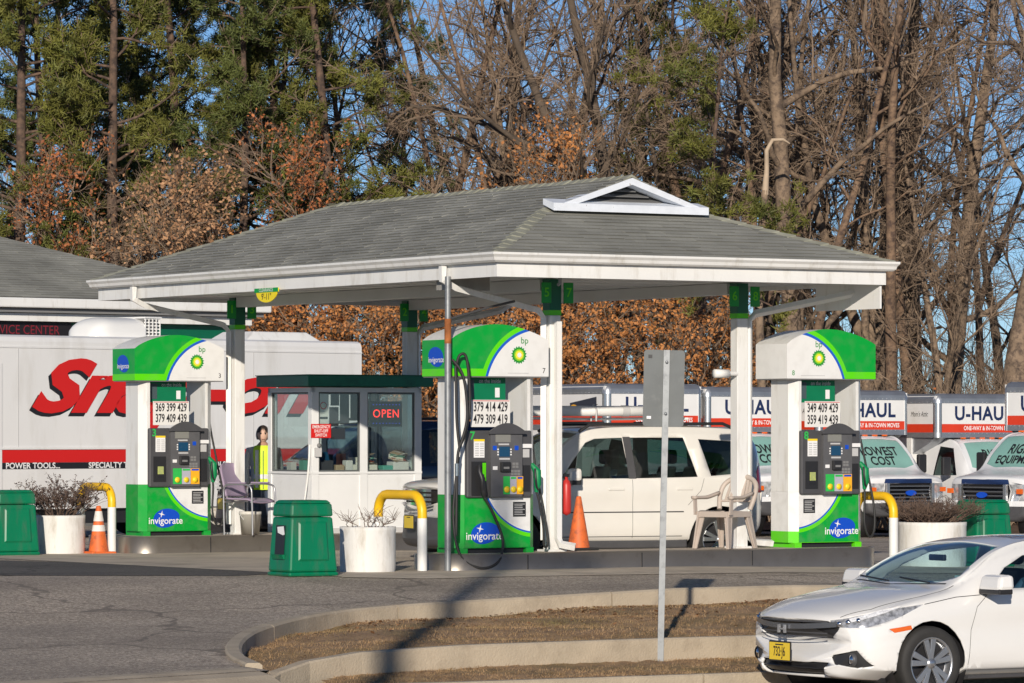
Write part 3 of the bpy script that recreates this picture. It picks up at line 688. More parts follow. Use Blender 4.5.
    dec('screen', mat_screen, .56, 1.265, .76, 1.355); dec('screen_label', LGREY, .60, 1.232, .74, 1.25)
    dec('display', SCREEN, .61, 1.10, .75, 1.215)
    for i in range(3):
        dec('side_key', SIGNW, .585, 1.115 + i * .03, .602, 1.132 + i * .03); dec('side_key', SIGNW, .757, 1.115 + i * .03, .774, 1.132 + i * .03)
    dec('display_label', LGREY, .61, 1.065, .75, 1.085); dec('icon', BLUE, .815, 1.175, .865, 1.225)
    if not flip and left_nozzle: dec('icon', BLUE, .525, 1.175, .575, 1.225)
    MB().box(.62, -.085, .925, .745, -.046, 1.04).build('card_reader', BLACK, hd, bevel=.008); dec('card_slot', MGREY, .645, .96, .72, .985, -.09)
    dec('label', SIGNW, .525, .95, .585, .99)
    for k, (kx, kz, kn) in enumerate(((.785, .97, 2), (.765, .885, 3))):
        for i in range(kn):
            for j in range(2): dec('key', MGREY, kx + i * .043, kz + j * .034, kx + i * .043 + .036, kz + j * .034 + .028)
    bx = .53 if not left_nozzle else .665
    bwid = .125 if not left_nozzle else .085
    for i, m in enumerate((LIME if False else mat_btn_green, GREYG, ORANGE_)):
        dec('grade_panel', m, bx + i * (bwid + .004), .67, bx + i * (bwid + .004) + bwid, .875)
        MB().lathe([(.001, -.062), (.036, -.062), (.036, -.05)], 14, (bx + i * (bwid + .004) + bwid / 2, 0, .725), 'y').build('grade_button', YBTN, hd)
        dec('grade_label', BLUE if i == 2 else mat_btn_green, bx + i * (bwid + .004) + .01, .845, bx + i * (bwid + .004) + bwid - .01, .868, -.0535)
    # left sticker, right labels, pump number
    text(hd, num, .13, mat_btn_green, .285, .006, 1.335, bold=.003, name='pump_number')
    st = dec('price_notice', SIGNW, .305, 1.09, .445, 1.30, .006); MB().box(.305, .0035, 1.275, .445, .0055, 1.30).build('yellow_header', YBTN, st)
    for i in range(6):
        for j in range(2): MB().box(.32 + j * .065, .0035, 1.11 + i * .026, .37 + j * .065, .0055, 1.122 + i * .026).build('small_print', LGREY, st)
    dec('label', SIGNW, .93, 1.20, 1.08, 1.245, .006); dec('label', LGREY, .955, 1.09, 1.045, 1.185, .006)
    if not left_nozzle:
        s2 = dec('notice_card', SIGNW, .31, .74, .445, .98, .006); MB().box(.335, .0035, .80, .42, .0055, .90).build('photo', mat_notice, s2); MB().box(.33, .0035, .75, .425, .0055, .775).build('small_print', INK, s2)
        MB().box(.275, .005, .70, .455, .012, 1.03).build('holster_recess', BLACK, hd)
    else:
        MB().box(.275, -.004, .66, .46, .012, 1.045).build('holster_recess', BLACK, hd); dec('holster_label', LIME, .41, .82, .455, 1.03, -.012)
        nz = MB().tube([(.36, -.03, 1.0), (.34, -.06, .93), (.37, -.075, .84), (.385, -.075, .70), (.40, -.07, .64)], [.022, .03, .035, .04, .022], 8)
        nz.box(.355, -.11, .72, .375, -.085, .90); nz.build('nozzle', BLACK, p)
    MB().box(.96, -.0, .70, 1.05, .012, 1.0).build('holster_recess', BLACK, hd)
    nz = MB().tube([(1.03, .10, 1.02), (1.10, .03, 1.0), (1.145, .0, .93), (1.15, 0, .78), (1.14, .01, .69)], [.02, .03, .05, .045, .022], 8).build('nozzle', NOZG, p)
    MB().tube([(1.10, -.03, .96), (1.085, -.06, .88), (1.10, -.06, .76), (1.14, -.03, .72)], .012, 6).build('lever', BLACK, nz)
    # price card and banner in the open bay
    pc = MB().box(.28, .03, 1.44, .80, .036, 1.75).build('price_card', BEIGE, p)
    for i, r_ in enumerate(prices): text(pc, r_, .15, INK, .54, .028, 1.665 - i * .14, bold=.003, sx=.60, name='price_digits')
    MB().box(.29, .0275, 1.735, .79, .0295, 1.742).build('card_rule', RED, pc)
    bn = MB().box(.30, .20, 1.735, .84, .206, BZ0 - .015).build('banner', GTINT, p)
    text(bn, 'on the inside', .07, SIGNW, .63, .197, 1.965, sx=.8)
    MB().box(.70, .196, 1.78, .76, .199, 1.89).build('phone_picture', SIGNW, bn); MB().box(.30, .197, 1.78, .42, .199, 1.98).build('dark_strip', mat_slate, bn)
    # hoses
    for pts, r_ in hoses: MB().tube(hose_curve(pts), r_, 7).build('hose', RUBBER, p)
    return p
mat_console = mat('console_grey', (.10, .10, .105), .45, var=.1, vs=10); mat_screen = mat('lcd_grey', (.22, .22, .2), .25); mat_btn_green = mat('button_green', (.03, .45, .08), .4)
mat_notice = mat('notice_photo', (.35, .4, .15), .5, col2=(.7, .75, .1), c2scale=20); mat_slate = mat('slate', (.06, .09, .10), .4); NOZG = mat('nozzle_green', (.0, .22, .07), .5, var=.1, vs=20)
hr = [([(1.22, .33, 2.0), (1.21, .25, 1.5), (1.26, .15, 1.0), (1.33, .08, .5), (1.30, .03, .2), (1.20, .0, .12), (1.12, -.02, .3), (1.14, .0, .6), (1.14, .01, .70)], .014)]
hl = [([(1.24, .33, 2.0), (1.23, .28, 1.5), (1.24, .2, 1.0), (1.30, .12, .5), (1.34, .08, .12), (1.27, .05, .07), (1.24, .02, .3), (1.17, .0, .6), (1.14, .01, .70)], .014),
      ([(.40, -.07, .64), (.50, -.1, .45), (.60, -.14, .15), (.50, -.20, -.10), (.25, -.2, -.16), (.02, -.16, .0), (-.04, -.12, .4), (.0, -.12, .9), (.03, -.12, 1.1)], .016)]
fuel_pump(0, 0, '7', False, 'fuel pump numbered 7, green bonnet, nearest, beside the grey pole', hl, True, ('379 414 429', '479 309 419'))
fuel_pump(4.637, 0, '8', True, 'fuel pump numbered 8 with mostly white bonnet beside the right column', hr, False, ('349 409 429', '359 419 439'))
fuel_pump(-.12, 7.96, '3', False, 'fuel pump numbered 3 in front of the white tool truck', hr, False, ('369 399 429', '379 409 439'))

# ================================================================ HOOP GUARDS, PLANTERS, BINS, CONES
def hoop(a, b0, b1, label):
    z = gz(a, b0); t = thing('hoop_bollard', label, 'bollard', W(a, b0, z), TH, 'yellow and white pipe guards')
    L = b1 - b0; h = .86; r = .055; q = .20
    pts = [(0, 0, h - .26), (0, 0, h - q)] + [(0, q - q * math.cos(s), h - q + q * math.sin(s)) for s in np.linspace(.2, math.pi / 2, 6)] + [(0, L - q + q * math.sin(s), h - q + q * math.cos(s)) for s in np.linspace(0, math.pi / 2 - .2, 6)] + [(0, L, h - q), (0, L, h - .26)]
    MB().tube(pts, r, 14, cap=False).build('hoop', YELLOW, t)
    for y in (0, L): MB().lathe([(r + .001, -.05), (r + .001, h - .26)], 14, (0, y, 0)).build('leg', WPIPE, t)
    return t
WPIPE = mat('chipped_white_pipe', (.76, .76, .74), .45, var=.05, col2=(.16, .15, .14), c2scale=5, c2lo=.68, c2hi=.72)
hoop(-.36, .03, 1.05, 'yellow topped pipe guard beside pump 7 and the round planter')
hoop(-.38, 8.1, 9.05, 'yellow topped pipe guard behind the leafless shrub and striped cone')
hoop(6.22, .02, .80, 'yellow topped pipe guard right of pump 8')
PLW = mat('planter_white', (.75, .74, .71), .7, var=.07, vs=3, col2=(.46, .42, .35), c2scale=7, c2lo=.5, c2hi=.78, bump=.2, bs=30, streak=.3)
TWIG = mat('dry_twig', (.15, .10, .075), .9, var=.3, vs=8); DEADLEAF = mat('dead_leaf', (.085, .055, .045), .8, var=.35, vs=9)
def shrub(parent, n, h, spread, leaves, seed, zb, r0):
    rg = random.Random(seed); mb = MB(); lf = MB()
    for i in range(n):
        t = rg.uniform(0, 6.28); q = rg.random() ** .5; d = Vector((math.cos(t) * spread * q, math.sin(t) * spread * q, h * rg.uniform(.6, 1.05) * (1 - .25 * q))); s0 = Vector((math.cos(t) * r0 * q, math.sin(t) * r0 * q, zb))
        pts = [s0]; 
        for k in range(1, 6): pts.append(s0 + d * (k / 5) + Vector((rg.gauss(0, .018), rg.gauss(0, .018), rg.gauss(0, .01))))
        mb.tube(pts, [.006, .005, .0045, .004, .003, .002], 4, cap=False)
        for k in range(6):
            f = rg.uniform(.35, 1); p = pts[min(4, int(f * 5))].lerp(pts[min(5, int(f * 5) + 1)], (f * 5) % 1); e = Vector((rg.gauss(0, .08), rg.gauss(0, .08), rg.uniform(.02, .14)))
            mb.tube([p, p + e * .5 + Vector((0, 0, .01)), p + e], [.003, .0025, .0015], 3, cap=False)
            for _ in range(leaves):
                c = p + e * rg.uniform(.3, 1.1) + Vector((rg.gauss(0, .012), rg.gauss(0, .012), rg.gauss(0, .012))); u_ = Vector((rg.gauss(0, 1), rg.gauss(0, 1), rg.gauss(0, 1))).normalized() * rg.uniform(.010, .02); v_ = u_.orthogonal().normalized() * u_.length * .6
                lf._add([c - u_, c + v_, c + u_, c - v_], [(0, 1, 2, 3)])
    o = mb.build('twigs', TWIG, parent); o['kind'] = 'stuff'
    if leaves: link('dead_leaves', lf.mesh(fix=False), DEADLEAF, parent)['kind'] = 'stuff'
def planter(a, b, r, ph, label, slabel=None, **k):
    h = ph
    t = thing('planter', label, 'planter', W(a, b, gz(a, b)), TH, 'round white planters')
    MB().lathe([(r * .975, 0), (r * .99, .03), (r, .10), (r, h - .06), (r * 1.01, h - .04), (r * 1.01, h), (r * .92, h), (r * .90, h - .05), (.001, h - .05)], 36).build('tub', PLW, t)
    MB().lathe([(r * .89, h - .06), (r * .5, h - .02), (.001, h - .01)], 20).build('soil', SOIL, t)
    if slabel:
        s = thing('shrub', slabel, 'shrub', W(a, b, gz(a, b)), TH); shrub(s, zb=ph - .03, r0=r * .6, **k)
planter(-.97, .20, .315, .51, 'small round white planter beside the green bin', 'few bare twigs in the planter beside the green bin', n=12, h=.22, spread=.2, leaves=0, seed=1)
planter(-.98, 8.38, .32, .50, 'round white planter beside the striped cone', 'leafless dark shrub in the planter beside the striped cone', n=70, h=.50, spread=.44, leaves=7, seed=2)
planter(7.10, .42, .42, .55, 'round white planter behind the white sedan', 'bare brown twiggy shrub in the planter behind the white sedan', n=150, h=.34, spread=.46, leaves=0, seed=3)
BING = mat('bin_green', (.0, .17, .075), .36, var=.1, vs=3, col2=(.05, .13, .08), c2scale=8, c2lo=.5, c2hi=.75, streak=.3)
def bin_(a, b, rz, label, opening=True):
    t = thing('litter_bin', label, 'bin', W(a, b, gz(a, b)), TH + rz, 'green forecourt bins')
    wd, dp, h = .60, .52, .80
    body = MB()
    def ring(z, s): return [(-wd / 2 * s, -dp / 2 * s, z), (wd / 2 * s, -dp / 2 * s, z), (wd / 2 * s, dp / 2 * s, z), (-wd / 2 * s, dp / 2 * s, z)]
    for z0, s0, z1, s1 in ((0, 1.03, .05, 1.03), (.05, 1.0, h - .15, .86), (h - .145, .88, h, .84)): body.hexa(ring(z0, s0) + ring(z1, s1))
    bo = body.build('body', BING, t, bevel=.025)
    MB().hexa(ring(h, .82) + ring(h + .035, .70)).build('lid', BING, t, bevel=.012)
    # moulded panel on the wide face and hand opening on the end face
    fr = lambda x, z: -dp / 2 * (1.0 - .14 * (z - .05) / (h - .2)) - .004
    MB()._add([(-.19, fr(0, .17), .17), (.19, fr(0, .17), .17), (.175, fr(0, .60), .60), (-.175, fr(0, .60), .60), (-.17, fr(0, .19) - .012, .19), (.17, fr(0, .19) - .012, .19), (.155, fr(0, .58) - .012, .58), (-.155, fr(0, .58) - .012, .58)], [(0, 1, 5, 4), (1, 2, 6, 5), (2, 3, 7, 6), (3, 0, 4, 7), (4, 5, 6, 7)]).build('moulded_panel', BING, bo, bevel=.006)
    if opening:
        g = lambda z: -wd / 2 * (1.0 - .14 * (z - .05) / (h - .2)) - .006
        MB()._add([(g(.24), -.11, .24), (g(.24), .11, .24), (g(.56), .11, .56), (g(.56), -.11, .56)], [(0, 1, 2, 3)]).build('opening', BLACK, bo)
        MB().hexa([(g(.25) - .02, -.13, .19), (g(.25), -.13, .19), (g(.25), .13, .19), (g(.25) - .02, .13, .19), (g(.25) - .035, -.13, .24), (g(.25), -.13, .24), (g(.25), .13, .24), (g(.25) - .035, .13, .24)]).build('opening_lip', BING, bo)
        MB()._add([(g(.48) - .002, -.10, .46), (g(.48) - .002, .05, .43), (g(.54) - .002, .08, .54), (g(.54) - .002, -.07, .55)], [(0, 1, 2, 3)]).build('paper_towel', SIGNW, bo)
    return t
bin_(-2.15, -.45, 0, 'green plastic bin with a hand opening beside the small planter')
bin_(-1.84, 8.05, 0, 'green plastic bin cut by the left edge of the photo', False)
bin_(7.98, .55, 0, 'green plastic bin partly hidden behind the white sedan', False)
CONE_O = mat('cone_orange', (.72, .15, .03), .6, var=.15, vs=6, col2=(.32, .085, .04), c2scale=9, c2lo=.48, c2hi=.68); CONE_W = mat('cone_white', (.72, .70, .66), .6, var=.1, col2=(.5, .3, .2), c2scale=12, c2lo=.6, c2hi=.75)
def cone(a, b, z, h, stripes, label, m=CONE_O):
    t = thing('traffic_cone', label, 'traffic cone', W(a, b, z), TH, 'traffic cones')
    rb = .125 * h / .6; rt = .03; MB().box(-rb * 1.35, -rb * 1.35, 0, rb * 1.35, rb * 1.35, .03).build('base', m if stripes else RUBBER, t, bevel=.01)
    rr = lambda z_: rb + (rt - rb) * (z_ - .03) / (h - .03)
    MB().lathe([(rb, .03), (rr(h * .5), h * .5), (rt, h - .01), (rt * .7, h), (.001, h)], 24).build('cone_body', m, t)
    for z0, z1 in stripes: MB().lathe([(rr(z0) + .004, z0), (rr(z1) + .004, z1)], 24).build('white_stripe', CONE_W, t)
cone(-.56, 8.12, gz(-.6, 8.1), .62, ((.29, .37), (.42, .55)), 'orange and white striped cone beside the leafless shrub planter')
cone(2.02, .50, itop(2, 0), .63, (), 'dirty all orange cone on the island beside the white post')

# ================================================================ POLES AND SIGN
pl = thing('hose_mast', 'grey steel pole with rusty top standing in front of pump 7', 'pole', W(-.10, -.10, gz(0, 0)), TH)
MB().lathe([(.038, -.02), (.038, 2.58)], 12).build('shaft', GALV, pl)
MB().lathe([(.039, 2.58), (.039, 2.86)], 12).build('rusty_top', mat('rust', (.33, .11, .03), .85, var=.4, vs=12), pl)
MB().lathe([(.034, 2.86), (.034, 3.34)], 12).build('upper_sleeve', GALV, pl)
MB().tube([(.03, 0, 2.86), (.6, .1, 3.0), (1.0, .2, 3.08)], .016, 6).build('stay', DGREY, pl)
hz = [[(.10, .0, 2.30), (.14, -.03, 2.45), (.22, -.05, 2.40), (.26, -.05, 1.9), (.20, -.04, 1.55), (.12, -.03, 1.35), (.10, -.03, 1.0), (.09, -.03, .4)],
      [(.10, .0, 2.30), (.09, -.03, 2.1), (.10, -.03, 1.7), (.13, -.04, 1.4)], [(.06, 0, 2.4), (.17, -.06, 2.2), (.22, -.06, 1.75), (.14, -.04, 1.42)]]
for h_ in hz: MB().tube(hose_curve(h_), .017, 7).build('hose', RUBBER, pl)
MB().lathe([(.024, 1.08), (.024, 1.22)], 10, (.10, -.03, 0)).build('swivel', CHROME, pl)
sx, sy, sz = 1.352, 38.3, -.50
sp = thing('road_sign', 'back of a tall blank grey metal sign on a galvanised post', 'sign', (sx, sy, sz), R(4))
sp.rotation_euler = (0, R(1.2), R(4))
MB().prism([(-.028, -.012), (-.028, .012), (-.012, .016), (-.012, -.004), (.012, -.004), (.012, .016), (.028, .012), (.028, -.012)], -.1, 2.83, 'z').build('post', GALV, sp)
sg = MB(); 
sg.prism(round_rect(-.205, 2.13, .17, 2.83, .03, 4), .018, .021, 'y').build('panel', mat('aluminium_sign_back', (.105, .115, .118), .5, .25, var=.15, vs=4, col2=(.15, .16, .16), c2scale=6, c2lo=.55, c2hi=.75), sp)
for z in (2.25, 2.72): MB().lathe([(.001, -.03), (.014, -.03), (.014, .02)], 8, (0, 0, z), 'y').build('bolt', GALV, sp)
MB().box(-.17, .012, 2.20, -.13, .0175, 2.225).build('sticker', SIGNW, sp); MB().box(-.165, .012, 2.755, -.13, .0175, 2.785).build('sticker', BLACK, sp)
# utility pole behind the photographer's left: only its shadow is in view
up = thing('utility_pole', 'tall wooden utility pole whose shadow crosses the driveway', 'utility pole', (-3.15, 12.0, ROADZ), 0)
MB().lathe([(.17, -.1), (.10, 12.6), (.001, 12.62)], 14).build('shaft', mat('pole_wood', (.12, .085, .06), .9, var=.3), up)
MB().box(-1.1, -.05, 11.6, 1.1, .06, 11.72).build('crossarm', bpy.data.materials['pole_wood'], up)

# ================================================================ KIOSK
kz = itop(3, 8); KA, KB = 2.43, 7.85; KX, KY, KH = 1.67, 1.25, 2.10
ki = thing('kiosk', 'small white attendant kiosk with green roof band and large windows', 'kiosk', W(KA, KB, kz), TH)
KW = mat('kiosk_white', (.74, .75, .75), .45, var=.05, vs=2, col2=(.55, .54, .50), c2scale=2.5, c2lo=.58, c2hi=.85)
wt, SILL, HEAD = .05, .82, 1.88
def wall(p0, p1, posts, nm='wall'):
    """a wall panel from p0 to p1 (local xy) with posts at given fractions, windows between"""
    p0, p1 = Vector((*p0, 0)), Vector((*p1, 0)); d = (p1 - p0); L = d.length; d /= L; nrm = Vector((d.y, -d.x, 0)); root = None
    def bx(s0, s1, z0, z1, o0, o1, name, m, par):
        c = [p0 + d * s + nrm * o for s, o in ((s0, -o0), (s1, -o0), (s1, -o1), (s0, -o1))]
        return MB().hexa([(v.x, v.y, z0) for v in c] + [(v.x, v.y, z1) for v in c]).build(name, m, par)
    root = bx(0, L, .0, SILL - .03, .012, wt, nm, KW, ki)
    bx(-.0, L, SILL - .03, SILL, -.012, wt + .002, 'sill', KW, root); bx(0, L, HEAD, HEAD + .06, .0, wt, 'header', KW, root)
    bx(0, L, 0, .07, -.006, .011, 'skirting', LGREY, root)
    for s0, s1 in posts: bx(s0, s1, .07, HEAD, -.004, wt - .003, 'post', KW, root)
    for (a0, a1), (b0, b1) in zip(posts[:-1], posts[1:]):
        bx(a1, b0, SILL, HEAD, .022, .027, 'pane', WINGLASS, root)
        fr = .022
        for q in ((a1, a1 + fr, SILL, HEAD), (b0 - fr, b0, SILL, HEAD), (a1 + fr, b0 - fr, SILL, SILL + fr), (a1 + fr, b0 - fr, HEAD - fr, HEAD)): bx(q[0], q[1], q[2], q[3], .012, .04, 'window_frame', mat_wfr, root)
        mid = (a1 + b0) / 2; bx((a0 + a1) / 2 - .006, (a0 + a1) / 2 + .006, .08, SILL - .04, .004, .0115, 'panel_joint', LGREY, root)
    return root
mat_wfr = mat('window_frame_dark', (.10, .11, .11), .5)
wall((0, 0), (KX, 0), [(0, .10), (.73, .84), (KX - .10, KX)])
wall((0, KY), (0, 0), [(0, .09), (KY - .10, KY)])
wall((KX, 0), (KX, KY), [(0, .09), (KY - .09, KY)])
wall((KX, KY), (0, KY), [(0, .10), (.80, .9), (KX - .10, KX)])
rf = MB().box(-.12, -.12, 1.955, KX + .12, KY + .12, KH + .0).build('roof', mat('kiosk_green_sheet', (.0, .14, .08), .38, var=.15, vs=2, col2=(.0, .085, .05), c2scale=3), ki, bevel=.006)
MB().box(-.13, -.13, KH + .001, KX + .13, KY + .13, KH + .013).build('drip_edge', DKGREEN, rf)
MB().box(.06, .06, .0, KX - .06, KY - .06, .02).build('floor', CONC, ki); MB().box(.06, .06, 1.90, KX - .06, KY - .06, 1.94).build('ceiling', LGREY, ki)
ct = MB().box(.07, .08, .74, KX - .07, .46, .79).build('counter', MGREY, ki)
rg = random.Random(11); cm = [mat('clutter_%d' % i, c, .6) for i, c in enumerate([(.6, .6, .58), (.1, .35, .28), (.4, .3, .2), (.05, .05, .06), (.5, .15, .1), (.7, .68, .6), (.12, .16, .3)])]
def clut(x, y, z, dx, dy, dz, m, name, lab, cat):
    o = thing(name, lab, cat, ki.matrix_basis @ Vector((x, y, z)), TH)
    o.location = W(KA + x, KB + y, kz + z); MB().box(-dx / 2, -dy / 2, 0, dx / 2, dy / 2, dz).build('body', m, o, bevel=.01); return o
CL = [('cash_register', .30, .25, .22, .2, .18, 3, 'dark cash register on the counter behind the left kiosk window', 'register'), ('carton', .52, .24, .13, .15, .12, 2, 'small brown carton on the counter in the left kiosk window', 'carton'), ('carton', .66, .22, .10, .12, .18, 0, 'white box against the middle post in the left kiosk window', 'box'),
      ('teal_tub', .93 + .3, .20, .16, .14, .11, 1, 'teal tub on the sill under the open sign', 'tub'), ('paper_stack', .96, .22, .20, .22, .12, 5, 'pile of papers on the sill left of the teal tub', 'papers'), ('paper_stack', 1.43, .22, .24, .2, .16, 0, 'tall pile of papers on the sill right of the teal tub', 'papers')]
for n_, x, y, dx, dy, dz, m, lab, cat in CL:
    o = clut(x, y, .79, dx, dy, dz, cm[m], n_, lab, cat)
    if n_ == 'paper_stack':
        for k in range(9): 
            q = MB().box(-.10, -.07, 0, .10, .07, .004).build('sheet', cm[(k * 2) % 7 if k % 3 else 5], o); q.location = (rg.uniform(-.05, .05), rg.uniform(-.03, .0), dz + .012 + k * .014); q.rotation_euler = (rg.uniform(-.3, .5), rg.uniform(-.3, .3), rg.uniform(-.6, .6))
    if n_ == 'cash_register': MB().hexa([(-.09, -.02, .18), (.09, -.02, .18), (.09, .08, .18), (-.09, .08, .18), (-.09, .03, .29), (.09, .03, .29), (.09, .08, .29), (-.09, .08, .29)]).build('display', SCREEN, o)
sh = MB().box(.08, KY - .35, .02, KX - .08, KY - .08, .75); sh.build('cabinet', MGREY, ki)
for k in range(14):
    x = .2 + (k % 7) * .19; z = .77 + (k // 7) * .0
    if k < 7: MB().box(x, KY - .28, .76, x + rg.uniform(.07, .13), KY - .16, .76 + rg.uniform(.10, .42)).build('stock_item', cm[k], ki)
# posters in the left window, taped inside the glass
for i, (x0, z0, x1, z1, m) in enumerate([(.13, 1.55, .27, 1.86, 0), (.28, 1.42, .42, 1.68, 3), (.44, 1.45, .58, 1.86, 3), (.30, 1.70, .43, 1.87, 3), (.60, 1.50, .71, 1.85, 3), (.30, 1.25, .52, 1.40, 3), (.13, 1.33, .26, 1.52, 0)]):
    o = MB().box(x0, .034, z0, x1, .037, z1).build('poster', cm[m], ki)
MB().lathe([(.001, .0305), (.052, .0305), (.052, .033)], 20, (.19, 0, 1.70), 'y').build('round_picture', RED, ki); MB().lathe([(.001, .0285), (.036, .0285), (.036, .0304)], 20, (.19, 0, 1.70), 'y').build('round_picture', cm[5], ki)
op = thing('open_sign', 'lit red open sign in the right kiosk window', 'sign', W(KA + .9, KB + .045, kz + 1.42), TH)
MB().box(0, .0, 0, .50, .03, .34).build('board', mat('sign_board_navy', (.008, .01, .03), .4), op, bevel=.008)
LEDR = mat('red_led', (.8, .02, .02), .5, emis=(1, .03, .02), es=2.2); LEDB = mat('blue_led', (.02, .05, .6), .5, emis=(.05, .1, 1), es=.9)
text(op, 'OPEN', .155, LEDR, .25, -.004, .17, sx=.95, spacing=1.12)
for i in range(9):
    for z in (.045, .295): MB().box(.05 + i * .05, -.004, z - .005, .06 + i * .05, -.001, z + .005).build('led', LEDB, op)
es = thing('emergency_sign', 'red emergency shut-off switch plate on the kiosk corner post', 'sign', W(KA - .02, KB - .012, kz + 1.27), TH)
MB().box(0, 0, 0, .30, .005, .185).build('plate', RED, es)
for i, t_ in enumerate(('EMERGENCY', 'SHUT-OFF', 'SWITCH')): text(es, t_, .058, SIGNW, .15, -.003, .145 - i * .055, sx=.8, bold=.001)
cdt = thing('switch_conduit', 'white conduit with switch box running down the kiosk wall', 'conduit', W(KA, KB, kz), TH)
MB().tube(smooth_path([(-.02, .02, 1.18), (-.03, .03, .95), (-.03, .06, .78), (-.03, .12, .55), (-.03, .16, .38), (-.03, .16, .05)], 5), .014, 8).build('pipe', WHITE, cdt)
MB().tube([(-.03, .24, .05), (-.03, .24, .42)], .014, 8).build('pipe', WHITE, cdt); MB().box(-.055, .13, .30, -.008, .27, .36).build('clamp', WHITE, cdt)
MB().box(.03, -.05, 1.02, .12, -.008, 1.14).build('switch_box', LGREY, cdt); MB().lathe([(.001, -.075), (.028, -.075), (.028, -.05)], 12, (.075, 0, 1.17), 'y').build('button', MGREY, cdt)

# ================================================================ CHAIRS, BUCKET, EXTINGUISHER
def lilac_chair(a, b, rz):
    t = thing('chair', 'lilac plastic chair with grey tube arms right of pump 3', 'chair', W(a, b, itop(a, b)), TH + rz)
    LIL = mat('lilac_plastic', (.33, .26, .36), .5, var=.08, vs=4); ST = mat('chair_tube', (.38, .38, .40), .35, .7)
    def se(u, v):          # seat faces +x
        x = -.22 + .46 * u; y = (v - .5) * (.50 - .06 * (1 - u)); return (x, y, .455 + .02 * (2 * v - 1) ** 2 - .03 * max(0, u - .85) / .15 + .012 * (1 - u))
    s = link('seat', MB().grid(se, 10, 8).mesh(), LIL, t); m = s.modifiers.new('s', 'SOLIDIFY'); m.thickness = .02
    def bk(u, v):
        z = .50 + .44 * u; wd = .50 * (1 - .10 * u) * (1 if u < .72 else math.sqrt(max(.02, 1 - ((u - .72) / .285) ** 2)) * .55 + .45 if u < .99 else .52)
        return (-.20 - .13 * u - .03 * (1 - (2 * v - 1) ** 2), (v - .5) * wd, z)
    s = link('backrest', MB().grid(bk, 14, 10).mesh(), LIL, t); m = s.modifiers.new('s', 'SOLIDIFY'); m.thickness = .02
    for y in (-.27, .27):
        MB().tube(smooth_path([(-.20, y, 0), (-.21, y, .45), (-.20, y, .62), (-.12, y, .66), (.12, y, .66), (.22, y, .62), (.24, y, .45), (.25, y, 0)], 4), .0125, 8).build('leg', ST, t)
        MB().box(-.14, y - .025, .672, .14, y + .025, .69).build('armrest', LIL, t, bevel=.008)
    MB().tube([(-.20, -.27, .43), (-.20, .27, .43)], .011, 6).build('stretcher', ST, t); MB().tube([(.22, -.27, .43), (.22, .27, .43)], .011, 6).build('stretcher', ST, t)
lilac_chair(1.50, 7.88, R(-62))
bu = thing('bucket', 'white plastic bucket under the lilac chair', 'bucket', W(1.55, 7.93, itop(1.5, 8)), TH)
MB().lathe([(.001, .005), (.115, .005), (.118, 0), (.14, .26), (.148, .26), (.148, .30), (.135, .30), (.11, .02), (.001, .02)], 24).build('pail', mat('bucket_white', (.66, .64, .58), .5, var=.1, col2=(.3, .27, .2), c2scale=7, c2lo=.6, c2hi=.8), bu)
MB().tube([(.149 * math.cos(t), -.149 * abs(math.sin(t)) * .6, .27 - .13 * math.sin(t)) for t in np.linspace(0, math.pi, 10)], .005, 5).build('handle', LGREY, bu)
